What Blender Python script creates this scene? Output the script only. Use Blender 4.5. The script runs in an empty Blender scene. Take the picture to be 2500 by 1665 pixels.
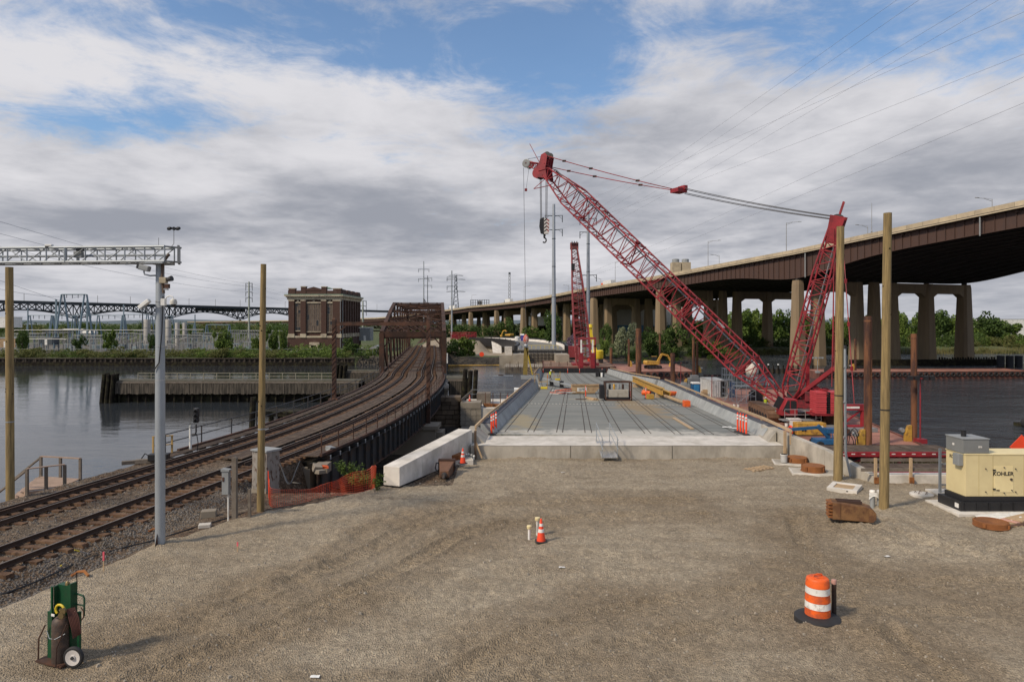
import bpy,math,random
import numpy as np
from mathutils import Vector as V,Matrix,noise as NZ
S=bpy.context.scene
COL=S.collection
random.seed(7)
PI=math.pi
F,HZ,CX,CH=1667.0,788.0,1250.0,7.0
cd=bpy.data.cameras.new('camera');cam=bpy.data.objects.new('camera',cd);COL.objects.link(cam)
cd.sensor_width=36;cd.lens=F/2500*36;cd.shift_y=-(832.5-HZ)/2500
cam.location=(0,0,CH);cam.rotation_euler=(PI/2,0,0)
cd.clip_start=0.5;cd.clip_end=20000
S.camera=cam
SUN=V((-0.60,-0.42,0.68)).normalized()
sl=bpy.data.lights.new('sun','SUN');sl.energy=3.2;sl.angle=math.radians(6.5);sl.color=(1.0,0.85,0.66)
so=bpy.data.objects.new('sun',sl);COL.objects.link(so);so.location=(-40,-30,60)
so.rotation_euler=SUN.to_track_quat('Z','Y').to_euler()
W=bpy.data.worlds.new('World');S.world=W;W.use_nodes=True
def build_world():
 nt=W.node_tree;nt.nodes.clear();N=nt.nodes.new;L=nt.links.new
 def math_(op,a,b=None,c=None):
  n=N('ShaderNodeMath');n.operation=op
  for i,x in enumerate((a,b,c)):
   if x is None:continue
   if isinstance(x,(int,float)):n.inputs[i].default_value=x
   else:L(x,n.inputs[i])
  return n.outputs[0]
 def ramp(x,lo,hi):
  n=N('ShaderNodeMapRange');n.interpolation_type='SMOOTHSTEP'
  L(x,n.inputs['Value']);n.inputs['From Min'].default_value=lo;n.inputs['From Max'].default_value=hi
  return n.outputs[0]
 def noise(vec,scale,detail,rough,dist=0.0,w=0.0):
  n=N('ShaderNodeTexNoise');n.noise_dimensions='4D';L(vec,n.inputs['Vector']);n.inputs['W'].default_value=w
  n.inputs['Scale'].default_value=scale;n.inputs['Detail'].default_value=detail
  n.inputs['Roughness'].default_value=rough;n.inputs['Distortion'].default_value=dist
  return n.outputs[0]
 def mix(f,a,b):
  n=N('ShaderNodeMix');n.data_type='RGBA'
  L(f,n.inputs[0])
  for s,x in((n.inputs[6],a),(n.inputs[7],b)):
   if isinstance(x,tuple):s.default_value=(*x,1)
   else:L(x,s)
  return n.outputs[2]
 tc=N('ShaderNodeTexCoord');sep=N('ShaderNodeSeparateXYZ');L(tc.outputs['Generated'],sep.inputs[0])
 x,y,z=sep.outputs
 zc=math_('MAXIMUM',z,0.0)
 inv=math_('DIVIDE',1.0,math_('ADD',zc,0.10))
 cmb=N('ShaderNodeCombineXYZ');L(math_('MULTIPLY',x,inv),cmb.inputs[0]);L(math_('MULTIPLY',y,inv),cmb.inputs[1])
 P=cmb.outputs[0]
 cmb2=N('ShaderNodeCombineXYZ');L(math_('MULTIPLY',x,inv),cmb2.inputs[0]);L(math_('MULTIPLY',math_('MULTIPLY',y,inv),0.8),cmb2.inputs[1])
 P2=cmb2.outputs[0]
 sky=N('ShaderNodeTexSky');sky.sky_type='NISHITA';sky.sun_disc=False
 sky.sun_elevation=math.asin(SUN.z);sky.sun_rotation=math.atan2(SUN.x,SUN.y)
 sky.air_density=1.0;sky.dust_density=0.8;sky.ozone_density=1.6
 yp=math_('MAXIMUM',y,0.05)
 az=math_('DIVIDE',x,yp);el=math_('DIVIDE',z,yp)
 fwd=ramp(y,0.05,0.4)
 def blob(u,v,ru,rv,rot=0.0):
  du=math_('MULTIPLY',math_('SUBTRACT',az,(u-CX)/F),F/ru);dv=math_('MULTIPLY',math_('SUBTRACT',el,(HZ-v)/F),F/rv)
  q=math_('ADD',math_('MULTIPLY',du,math.cos(rot)),math_('MULTIPLY',dv,math.sin(rot)));w=math_('SUBTRACT',math_('MULTIPLY',dv,math.cos(rot)),math_('MULTIPLY',du,math.sin(rot)))
  r2=math_('ADD',math_('MULTIPLY',q,q),math_('MULTIPLY',w,w))
  return math_('MULTIPLY',math_('POWER',2.718,math_('MULTIPLY',r2,-1.0)),fwd)
 def total(L_):
  t=None
  for k,*g in L_:
   q=math_('MULTIPLY',blob(*g),k);t=q if t is None else math_('ADD',t,q)
  return t
 big=noise(P2,0.8,3,0.5,0.3,3.1)
 fine=noise(P,3.0,12,0.66,0.8,1.7)
 puff=noise(P,8.5,9,0.62,0.35,6.4)
 dens=math_('ADD',math_('MULTIPLY',big,0.30),math_('MULTIPLY',fine,0.48))
 dens=math_('ADD',dens,math_('MULTIPLY',puff,0.27))
 lowc=math_('SUBTRACT',1.0,ramp(z,0.10,0.34))
 dens=math_('ADD',dens,math_('MULTIPLY',lowc,0.20))
 dens=math_('ADD',dens,total([(-.15,270,300,300,70),(-.15,640,50,400,80),(-.15,1370,190,260,90),(-.10,1300,70,300,60),(-.12,2150,80,420,90),(-.08,1750,60,200,60),(-.11,1000,140,200,60),(-.09,1250,330,260,40),(.12,100,150,330,110),(.12,800,220,260,70),(.11,1690,180,220,150),(.12,480,400,500,70),(.10,1000,300,300,60),(.14,2000,330,500,130)]))
 cover=math_('MULTIPLY_ADD',ramp(dens,0.41,0.64),0.95,0.05)
 thick=noise(P2,1.0,5,0.50,0.4,8.3)
 ripple=noise(P,3.4,7,0.55,0.4,5.0)
 th=math_('ADD',math_('MULTIPLY',thick,0.60),math_('ADD',math_('MULTIPLY',ripple,0.30),math_('MULTIPLY',puff,0.12)))
 th=math_('ADD',th,math_('MULTIPLY',lowc,0.07))
 th=math_('ADD',th,total([(.13,330,540,330,45),(.09,930,520,240,45),(.08,700,460,120,40),(.08,1150,570,200,50),(.10,2250,420,420,110),(.06,1650,330,300,50),(-.15,150,150,420,130),(-.12,800,180,330,110),(-.08,1600,180,350,150),(-.10,800,390,260,40),(-.07,1500,640,400,60),(-.07,500,650,450,60)]))
 grey=ramp(th,0.38,0.76)
 ccol=mix(grey,(8.7,8.6,8.95),(3.85,4.05,4.65))
 hor=math_('SUBTRACT',1.0,ramp(z,0.0,0.09))
 ccol=mix(math_('MULTIPLY',hor,0.55),ccol,(5.3,5.5,6.1))
 skyb=N('ShaderNodeMix');skyb.data_type='RGBA';skyb.blend_type='MULTIPLY';skyb.inputs[0].default_value=1
 L(sky.outputs[0],skyb.inputs[6]);skyb.inputs[7].default_value=(1.30,1.55,1.72,1)
 col=mix(cover,skyb.outputs[2],ccol)
 bg=N('ShaderNodeBackground');bg.inputs['Strength'].default_value=0.085;L(col,bg.inputs['Color'])
 out=N('ShaderNodeOutputWorld');L(bg.outputs[0],out.inputs[0])
build_world()
S.view_settings.view_transform='Standard';S.view_settings.look='None'
S.view_settings.exposure=0.0;S.view_settings.gamma=1.0;S.view_settings.use_curve_mapping=False
S.render.engine='CYCLES'
S.cycles.max_bounces=5;S.cycles.diffuse_bounces=3;S.cycles.glossy_bounces=3;S.cycles.transparent_max_bounces=8
S.cycles.use_denoising=True
def gp(u,v,z=0.0):
 Y=F*(CH-z)/(v-HZ);return V(((u-CX)*Y/F,Y,z))
def dp(u,v,Y):
 return V(((u-CX)*Y/F,Y,CH-(v-HZ)*Y/F))
def tag(o,label=None,cat=None,group=None,kind=None):
 if label:o['label']=label
 if cat:o['category']=cat
 if group:o['group']=group
 if kind:o['kind']=kind
 return o
def thing(name,label,cat,loc=(0,0,0),group=None,rz=0.0):
 o=bpy.data.objects.new(name,None);COL.objects.link(o);o.empty_display_size=0.3
 o.location=loc;o.rotation_euler=(0,0,rz)
 return tag(o,label,cat,group)
def kids(o):return[c for c in KIDS.get(o,[])]
KIDS={}
def setp(c,p):
 c.parent=p;KIDS.setdefault(p,[]).append(c)
def dup(o,loc=None,rz=None,label=None,group=None,parent=None,scale=None):
 c=o.copy();COL.objects.link(c)
 if parent:setp(c,parent)
 if loc is not None:c.location=loc
 if rz is not None:c.rotation_euler=(o.rotation_euler.x,o.rotation_euler.y,rz)
 if scale is not None:c.scale=scale if not isinstance(scale,(int,float))else(scale,)*3
 if label:c['label']=label
 if group:c['group']=group
 for k in list(KIDS.get(o,[])):dup(k,parent=c)
 return c
def frame(p):
 m=Matrix.Translation(p.location)@p.rotation_euler.to_matrix().to_4x4()
 q=p.parent
 return frame(q)@m if q else m
Z=V((0,0,1))
class MB:
 def __init__(s):s.v=[];s.f=[]
 def add(s,vs,fs):
  n=len(s.v);s.v+=[tuple(q)for q in vs];s.f+=[tuple(i+n for i in f)for f in fs];return s
 def box(s,c,d,rz=0.0,R=None):
  if R is None:R=Matrix.Rotation(rz,3,'Z')
  c=V(c);a,b,e=d[0]/2,d[1]/2,d[2]/2
  vs=[c+R@V((x*a,y*b,z*e))for z in(-1,1)for x,y in((-1,-1),(1,-1),(1,1),(-1,1))]
  return s.add(vs,[(3,2,1,0),(4,5,6,7),(0,1,5,4),(1,2,6,5),(2,3,7,6),(3,0,4,7)])
 def slab(s,x0,x1,y0,y1,z0,z1):return s.box(((x0+x1)/2,(y0+y1)/2,(z0+z1)/2),(abs(x1-x0),abs(y1-y0),abs(z1-z0)))
 def bar(s,a,b,w,h=None,up=Z):
  a,b=V(a),V(b);h=h or w;d=(b-a)
  if d.length<1e-6:return s
  d.normalize();up=V(up)
  if abs(d.dot(up))>0.98:up=V((1,0,0))if abs(d.x)<.9 else V((0,1,0))
  sx=d.cross(up).normalized();sz=sx.cross(d)
  o=[(-w/2,-h/2),(w/2,-h/2),(w/2,h/2),(-w/2,h/2)]
  vs=[p+sx*i+sz*j for p in(a,b)for i,j in o]
  return s.add(vs,[(3,2,1,0),(4,5,6,7),(0,1,5,4),(1,2,6,5),(2,3,7,6),(3,0,4,7)])
 def tube(s,a,b,r,r2=None,n=8,cap=True):
  a,b=V(a),V(b);r2=r if r2 is None else r2;d=(b-a)
  if d.length<1e-6:return s
  d.normalize();up=Z if abs(d.z)<.95 else V((1,0,0))
  sx=d.cross(up).normalized();sy=sx.cross(d)
  vs=[p+(sx*math.cos(2*PI*i/n)+sy*math.sin(2*PI*i/n))*q for p,q in((a,r),(b,r2))for i in range(n)]
  fs=[(i,(i+1)%n,n+(i+1)%n,n+i)for i in range(n)]
  if cap:fs+=[tuple(range(n))[::-1],tuple(range(n,2*n))]
  return s.add(vs,fs)
 def path(s,pts,r,n=6,closed=False):
  pts=[V(p)for p in pts];m=len(pts);vs=[]
  ref=None
  for i,p in enumerate(pts):
   if closed:d=pts[(i+1)%m]-pts[i-1]
   else:d=pts[min(i+1,m-1)]-pts[max(i-1,0)]
   d.normalize()
   if ref is None:ref=Z if abs(d.z)<.9 else V((1,0,0))
   sx=d.cross(ref)
   if sx.length<1e-4:sx=d.cross(V((.3,.9,.1)))
   sx.normalize();sy=sx.cross(d);ref=sy
   vs+=[p+(sx*math.cos(2*PI*k/n)+sy*math.sin(2*PI*k/n))*r for k in range(n)]
  fs=[]
  for i in range(m if closed else m-1):
   j=(i+1)%m
   fs+=[(i*n+k,i*n+(k+1)%n,j*n+(k+1)%n,j*n+k)for k in range(n)]
  if not closed:fs+=[tuple(range(n))[::-1],tuple(range((m-1)*n,m*n))]
  return s.add(vs,fs)
 def lathe(s,prof,n=16,c=(0,0,0),ax=Z,cap=True,arc=1.0):
  c=V(c);ax=V(ax).normalized();u=ax.orthogonal().normalized();w=ax.cross(u);vs=[]
  for r,h in prof:
   vs+=[c+ax*h+(u*math.cos(2*PI*k/n)+w*math.sin(2*PI*k/n))*r for k in range(n)]
  fs=[]
  for i in range(len(prof)-1):
   fs+=[(i*n+k,i*n+(k+1)%n,(i+1)*n+(k+1)%n,(i+1)*n+k)for k in range(n)]
  if cap:fs+=[tuple(range(n))[::-1],tuple(range((len(prof)-1)*n,len(prof)*n))]
  return s.add(vs,fs)
 def prism(s,pts,vec):
  vec=V(vec);n=len(pts);vs=[V(p)for p in pts]+[V(p)+vec for p in pts]
  return s.add(vs,[tuple(range(n))[::-1],tuple(range(n,2*n))]+[(i,(i+1)%n,n+(i+1)%n,n+i)for i in range(n)])
 def sweep(s,prof,stations,close=True):
  """prof: list of (side, up); stations: list of (point, side vector)"""
  n=len(prof);vs=[]
  for p,sd in stations:vs+=[V(p)+V(sd)*a+Z*b for a,b in prof]
  fs=[]
  for i in range(len(stations)-1):
   for k in range(n if close else n-1):
    fs.append((i*n+k,i*n+(k+1)%n,(i+1)*n+(k+1)%n,(i+1)*n+k))
  if close:fs+=[tuple(range(n))[::-1],tuple(range((len(stations)-1)*n,len(stations)*n))]
  return s.add(vs,fs)
 def grid(s,X,Y,fz):
  n=len(X);vs=[(x,y,fz(x,y))for y in Y for x in X]
  return s.add(vs,[(j*n+i,j*n+i+1,(j+1)*n+i+1,(j+1)*n+i)for j in range(len(Y)-1)for i in range(n-1)])
 def mesh(s,name):
  me=bpy.data.meshes.new(name);me.from_pydata(s.v,[],s.f);me.update();return me
 def build(s,name,m,parent=None,world=False,smooth=False,bevel=0,label=None,kind=None,fix=True):
  me=bpy.data.meshes.new(name)
  if world and parent is not None:
   iv=frame(parent).inverted();vs=[tuple(iv@V(q))for q in s.v]
  else:vs=s.v
  me.from_pydata(vs,[],s.f)
  if fix:
   import bmesh
   b=bmesh.new();b.from_mesh(me);bmesh.ops.recalc_face_normals(b,faces=b.faces);b.to_mesh(me);b.free()
  me.update()
  if m:me.materials.append(m)
  if smooth:
   me.shade_smooth();me.set_sharp_from_angle(angle=math.radians(40))
  o=bpy.data.objects.new(name,me);COL.objects.link(o)
  if parent is not None:setp(o,parent)
  if bevel:
   bm=o.modifiers.new('bevel','BEVEL');bm.width=bevel;bm.segments=2;bm.limit_method='ANGLE'
  if label:o['label']=label
  if kind:o['kind']=kind
  return o
def single(mb,name,m,label,cat,group=None,loc=None,**k):
 """a thing that is one mesh; mb is in local metres round loc"""
 o=mb.build(name,m,None,**k)
 if loc is not None:o.location=loc
 return tag(o,label,cat,group)
def letters(txt,size,m,parent,M4,name='lettering',depth=0.006):
 c=bpy.data.curves.new(name,'FONT');c.body=txt;c.size=size;c.extrude=depth;c.offset=size*.022;c.align_x='CENTER';c.align_y='CENTER'
 t=bpy.data.objects.new(name,c);COL.objects.link(t)
 bpy.context.view_layer.update()
 me=bpy.data.meshes.new_from_object(t.evaluated_get(bpy.context.evaluated_depsgraph_get()))
 bpy.data.objects.remove(t)
 me.transform(M4);me.materials.clear();me.materials.append(m)
 o=bpy.data.objects.new(name,me);COL.objects.link(o);setp(o,parent);return o
MATS={}
def mat(name,col,rough=.75,metal=0.0,var=.18,sc=2.0,bump=0.0,bsc=12.0,col2=None,amt=.5,sc2=1.5,detail=5,rand=.10,stretch=None,spec=None,edge=.12,aniso=None):
 """procedural surface: base colour with mottling, a second colour (rust, moss, dirt) in patches, fine relief"""
 if name in MATS:return MATS[name]
 m=bpy.data.materials.new(name);m.use_nodes=True;nt=m.node_tree;N=nt.nodes.new;L=nt.links.new
 b=nt.nodes['Principled BSDF'];b.inputs['Roughness'].default_value=rough;b.inputs['Metallic'].default_value=metal
 if spec is not None:b.inputs['Specular IOR Level'].default_value=spec
 tc=N('ShaderNodeTexCoord');co=tc.outputs['Object']
 if stretch:
  mp=N('ShaderNodeMapping');mp.inputs['Scale'].default_value=stretch;L(co,mp.inputs[0]);co=mp.outputs[0]
 oi=N('ShaderNodeObjectInfo')
 off=N('ShaderNodeVectorMath');off.operation='ADD';L(co,off.inputs[0])
 mo=N('ShaderNodeMath');mo.operation='MULTIPLY';mo.inputs[1].default_value=37.0;L(oi.outputs['Random'],mo.inputs[0]);L(mo.outputs[0],off.inputs[1])
 co=off.outputs[0]
 n1=N('ShaderNodeTexNoise');n1.inputs['Scale'].default_value=sc;n1.inputs['Detail'].default_value=detail;n1.inputs['Roughness'].default_value=.6;L(co,n1.inputs[0])
 mr=N('ShaderNodeMapRange');L(n1.outputs[0],mr.inputs[0]);mr.inputs[1].default_value=.3;mr.inputs[2].default_value=.7
 mr.inputs[3].default_value=1-var;mr.inputs[4].default_value=1+var
 rr=N('ShaderNodeMapRange');L(oi.outputs['Random'],rr.inputs[0]);rr.inputs[3].default_value=1-rand;rr.inputs[4].default_value=1+rand
 mm=N('ShaderNodeMath');mm.operation='MULTIPLY';L(mr.outputs[0],mm.inputs[0]);L(rr.outputs[0],mm.inputs[1])
 if col2 is not None:
  n2=N('ShaderNodeTexNoise');n2.inputs['Scale'].default_value=sc2;n2.inputs['Detail'].default_value=6;n2.inputs['Roughness'].default_value=.65;L(co,n2.inputs[0])
  r2=N('ShaderNodeMapRange');L(n2.outputs[0],r2.inputs[0]);t=.72-.44*amt
  r2.inputs[1].default_value=t-edge/2;r2.inputs[2].default_value=t+edge/2
  mx=N('ShaderNodeMix');mx.data_type='RGBA';L(r2.outputs[0],mx.inputs[0])
  mx.inputs[6].default_value=(*col,1);mx.inputs[7].default_value=(*col2,1);base=mx.outputs[2]
 else:
  rgb=N('ShaderNodeRGB');rgb.outputs[0].default_value=(*col,1);base=rgb.outputs[0]
 sc_=N('ShaderNodeVectorMath');sc_.operation='SCALE';L(base,sc_.inputs[0]);L(mm.outputs[0],sc_.inputs['Scale'])
 L(sc_.outputs[0],b.inputs['Base Color'])
 if bump:
  n3=N('ShaderNodeTexNoise');n3.inputs['Scale'].default_value=bsc;n3.inputs['Detail'].default_value=4;L(co,n3.inputs[0])
  bp=N('ShaderNodeBump');bp.inputs['Strength'].default_value=bump;bp.inputs['Distance'].default_value=.02;L(n3.outputs[0],bp.inputs['Height']);L(bp.outputs[0],b.inputs['Normal'])
 MATS[name]=m;return m
RUSTBR=mat('rusty brown steel',(.045,.024,.018),.85,var=.35,sc=1.2,col2=(.085,.038,.022),amt=.5,sc2=.8,bump=.3)
RUSTOR=mat('orange rust',(.27,.105,.030),.9,var=.3,sc=3,col2=(.15,.055,.02),amt=.45,sc2=4,bump=.4,bsc=30)
PILEST=mat('pile steel',(.060,.026,.018),.8,var=.3,sc=.9,col2=(.17,.07,.03),amt=.5,sc2=.7,stretch=(2,2,.35))
DARKST=mat('dark painted steel',(.040,.042,.045),.6,var=.25,col2=(.07,.045,.03),amt=.35,sc2=1.2)
BLACK=mat('black steel',(.014,.014,.016),.5,var=.2)
RUBBER=mat('black rubber',(.022,.022,.024),.7,var=.25)
GALV=mat('galvanised steel',(.33,.36,.385),.6,.45,var=.10,sc=3,stretch=(1,1,.4))
ALU=mat('aluminium',(.55,.54,.52),.4,.7,var=.1)
GREYP=mat('grey paint',(.26,.275,.28),.6,var=.12)
GREYB=mat('grey box paint',(.20,.21,.21),.5,var=.08)
WHITEP=mat('white paint',(.74,.74,.71),.6,var=.1,col2=(.5,.48,.43),amt=.3)
CRED=mat('crane red',(.30,.020,.028),.55,var=.32,sc=1.8,col2=(.17,.013,.019),amt=.42,sc2=.9)
CRED2=mat('faded crane red',(.29,.042,.048),.55,var=.25,sc=1.5,col2=(.19,.03,.035),amt=.4)
YEL=mat('yellow paint',(.50,.29,.045),.55,var=.2,col2=(.26,.14,.04),amt=.33,sc2=2.5)
YELB=mat('bright yellow paint',(.72,.55,.03),.5,var=.12)
BLUEP=mat('blue paint',(.018,.095,.22),.45,var=.15)
ORANGE=mat('orange plastic',(.82,.125,.014),.55,var=.16,sc=4,col2=(.52,.095,.03),amt=.4,sc2=3)
ORGRED=mat('orange red plastic',(.85,.07,.02),.5,var=.08,rand=.05)
REFL=mat('white reflective band',(.74,.73,.70),.4,var=.1,col2=(.45,.42,.38),amt=.33,sc2=6)
CREAM=mat('cream enamel',(.74,.63,.35),.5,var=.05,sc=1.2,col2=(.66,.55,.30),amt=.3,sc2=1.4,edge=.3)
CONC=mat('new concrete',(.43,.395,.335),.85,var=.16,sc=1.4,col2=(.30,.275,.232),amt=.45,sc2=1.1,bump=.2,bsc=30,edge=.2,stretch=(1,1,.5))
RUSTM=mat('manhole rust',(.25,.095,.028),.9,var=.18,sc=2.2,col2=(.16,.06,.022),amt=.35,sc2=1.6,edge=.3,bump=.15,bsc=25)
CONCW=mat('white concrete',(.64,.605,.55),.85,var=.12,sc=1.6,col2=(.47,.44,.385),amt=.42,sc2=.9,edge=.2,bump=.12,bsc=25)
CONCD=mat('old concrete',(.27,.235,.185),.9,var=.2,sc=.5,col2=(.17,.145,.115),amt=.4,sc2=.5,edge=.3)
PIERC=mat('viaduct pier concrete',(.32,.238,.145),.9,var=.22,sc=.5,col2=(.185,.135,.088),amt=.45,sc2=.5,edge=.25,stretch=(1.6,1.6,.16))
PARAC=mat('viaduct parapet concrete',(.46,.38,.26),.9,var=.12,sc=.3,col2=(.34,.28,.2),amt=.35,sc2=.4,edge=.3)
GIRD=mat('brown girder paint',(.082,.042,.030),.75,var=.28,sc=.5,col2=(.050,.029,.024),amt=.45,sc2=.5,edge=.25,stretch=(1,1,.35))
WOODP=mat('treated pole wood',(.285,.205,.088),.9,var=.32,sc=3.5,col2=(.17,.125,.060),amt=.45,sc2=2.2,stretch=(5,5,.30),bump=.6,bsc=9,edge=.25)
WOODN=mat('new lumber',(.44,.315,.19),.8,var=.15,sc=2,stretch=(2,2,2))
WOODG=mat('weathered timber',(.20,.17,.14),.9,var=.3,sc=2,col2=(.12,.10,.08),amt=.5,sc2=2,bump=.3)
WOODB=mat('brown walkway timber',(.062,.040,.026),.9,var=.34,sc=2,col2=(.098,.068,.046),amt=.45,sc2=1.2,bump=.3)
TIEM=mat('old sleeper timber',(.092,.048,.026),.92,var=.4,sc=4,col2=(.145,.084,.046),amt=.45,sc2=5,bump=.5,bsc=18)
WETW=mat('wet black timber',(.018,.015,.012),.9,var=.4,sc=1.5,col2=(.032,.030,.016),amt=.4,spec=.15)
RAILM=mat('rail steel',(.058,.032,.020),.8,.0,var=.3)
RAILT=mat('worn rail head',(.20,.165,.135),.5,.5,var=.2)
GLASS=mat('dark glass',(.02,.025,.03),.12,var=.1)
TANB=mat('tan paint',(.36,.25,.14),.7,var=.15,col2=(.22,.13,.07),amt=.35)
BARGE=mat('barge deck red oxide',(.36,.165,.12),.85,var=.28,sc=.5,col2=(.21,.105,.08),amt=.45,sc2=.3,edge=.3,bump=.2)
BARGH=mat('barge hull',(.20,.075,.055),.8,var=.3,sc=.5,col2=(.09,.045,.035),amt=.45,sc2=.6,edge=.3)
# ================================================================ track line (needed by the ground)
TRP=[(-24.5,-10),(-21.5,5),(-17.4,26),(-14.1,45),(-12.95,59),(-12.75,76),(-13.6,92),(-15.2,105),(-20.6,157),(-26.8,210),(-38,310),(-50,420)]
def catmull(P,n=24):
 out=[]
 P=[V((*p,0))if len(p)==2 else V(p)for p in P]
 for i in range(len(P)-1):
  a,b,c,d=P[max(i-1,0)],P[i],P[i+1],P[min(i+2,len(P)-1)]
  for k in range(n):
   t=k/n
   out.append(.5*((2*b)+(c-a)*t+(2*a-5*b+4*c-d)*t*t+(3*b-a-3*c+d)*t**3))
 return out+[P[-1]]
class Line:
 def __init__(s,P,smooth=True):
  s.p=catmull(P)if smooth else[V(q)for q in P]
  s.s=[0.0]
  for a,b in zip(s.p,s.p[1:]):s.s.append(s.s[-1]+(b-a).length)
  s.len=s.s[-1];s.ys=[q.y for q in s.p]
 def at(s,d,off=0.0,z=0.0):
  import bisect
  i=min(max(bisect.bisect_right(s.s,d)-1,0),len(s.p)-2)
  a,b=s.p[i],s.p[i+1];t=(d-s.s[i])/max(s.s[i+1]-s.s[i],1e-6)
  q=a.lerp(b,t);n=s.side(d)
  return q+n*off+Z*z
 def tan(s,d):
  import bisect
  def tg(i):i=min(max(i,0),len(s.p)-2);return(s.p[i+1]-s.p[i]).normalized()
  i=min(max(bisect.bisect_right(s.s,d)-1,0),len(s.p)-2)
  t=(d-s.s[i])/max(s.s[i+1]-s.s[i],1e-6)
  return(tg(i).lerp(tg(i+1),t-.5)if t>.5 else tg(i-1).lerp(tg(i),t+.5)).normalized()
 def side(s,d):t=s.tan(d);return V((t.y,-t.x,0)).normalized()
 def s_at_y(s,y):return float(np.interp(y,s.ys,s.s))
TRK=Line(TRP)
def trk_x(y):return float(np.interp(y,TRK.ys,[q.x for q in TRK.p]))
def sm(a,b,x):
 t=min(max((x-a)/(b-a),0.0),1.0);return t*t*(3-2*t)
def lerp(a,b,t):return a+(b-a)*t
WATER_Z=-5.5
# ================================================================ near ground
RUTS=[]
for pts in([(-9.0,14.5),(-6.3,18.0),(-4.6,21.0),(-3.2,24.1),(-1.5,26.0),(2.4,26.9),(7,27.2)],[(-7.4,13.5),(-4.6,17.2),(-2.9,20.2),(-1.6,22.7),(.2,24.1),(3.0,24.8),(7,25.0)],[(9.5,9.0),(8.6,14.5),(8.9,20),(10.3,25.0)],[(-3,9),(0,13.2),(4.2,15.6),(10,16.6),(16,16.4)],[(-3,11),(0,15.0),(4.2,17.4),(10,18.5),(16,18.4)],[(-10,10),(-6,12.0),(0,12.4),(6,12),(12,11.2)]):
 RUTS.append(np.array([(q.x,q.y)for q in catmull(pts,40)]))
RUTM=np.concatenate(RUTS)
def yard_edge(y):return float(np.interp(y,[-5,17,21.7,24.5,27,29.4,36,60],[-13.6,-12.6,-11.3,-10.1,-7.6,-5.75,-2.6,-2.6]))
def near_h(x,y):
 xe=yard_edge(y);d=x-trk_x(y)
 n1=NZ.noise((x*.35,y*.35,0));n2=NZ.noise((x*1.3,y*1.3,3));n3=NZ.noise((x*4.1,y*4.1,7))
 yard=.08*n1+.055*n2+.036*n3+.022*NZ.noise((x*8,y*8,9))-.05
 if y<33 and x>-13:
  q=np.abs(RUTM-(x,y));near=q[(q[:,0]<.6)&(q[:,1]<.6)]
  if len(near):
   r=math.sqrt(float((near**2).sum(1).min()))
   k=.6+.5*NZ.noise((x*.4,y*.4,21))
   yard+=k*(-.07*math.exp(-(r/.26)**4)+.085*math.exp(-((r-.38)/.07)**2))
   if r<.29:yard+=.03*k*(1 if math.sin((x*.45+y)*21)>0 else-1)
 wl=abs((x-10.5)*.50+(y-24.2)*.62);yard+=(.16+.12*n2+.10*n3)*math.exp(-(wl/1.0)**2)*sm(9.5,12,x)
 wl2=abs(x+6.0-.3*(y-20));yard+=(.05+.09*n2)*math.exp(-(wl2/.8)**2)*sm(12,16,y)*(1-sm(24,27,y))
 yard+=(.13+.05*n3)*math.exp(-(((x-8.35)/.9)**2+((y-15.7)/.5)**2))+(.16+.1*n2)*math.exp(-(((x-13.6)/1.6)**2+((y-24.6)/1.1)**2))+.10*math.exp(-(((x+3.4)/1.2)**2+((y-17.6)/.5)**2))
 for px_,py_ in((14.57,30.6),(14.1,25.9),(-9.4,25.5),(-11.2,21.7)):yard+=(.07+.05*n3)*math.exp(-((x-px_)**2+(y-py_)**2)/.5)
 ball=-.56+.03*n2+.035*n3
 e=xe+.25*n1-x
 ditch=-.30*math.exp(-((d-4.6)/.8)**2)*(1-sm(22,30,y))
 z=lerp(yard,ball+ditch,sm(-.25,1.1,e))
 if d<-4.7:z-=(-4.7-d)*.75+.15*n2*sm(0,2,-4.7-d)
 if x<-2.4 and(y>36.2 or x<xe-.05):
  if d>3.2:z-=max(0,y-(30.2+sm(3.2,7,d)*.2))*.30*sm(3.2,4.2,d)
  if d>3.4 and 29.5<y<38:z-=.55*math.exp(-((d-5.4)/1.2)**2-((y-33.0)/1.6)**2)
  if y>38.6:z-=(y-38.6)*(.75 if d<4 else .35)+.1*n1
  if y>46:z-=(y-46)*.5
 elif x<15.2 and x>=-2.6:
  if y>35.95:z=-1.6-(y-36)*.35
 if x>14.0:
  wx=14.3+(36-y)*.31
  if x>wx+.15 and y>30.45:z=lerp(z,-2.35+.08*n2-max(0,y-47)*.35,sm(30.45,30.9,y))
 return max(z,-8.5)
def spaced(a,b,h0,h1):
 out=[a];t=a
 while t<b:t+=lerp(h0,h1,(t-a)/(b-a));out.append(min(t,b))
 return out
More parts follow.
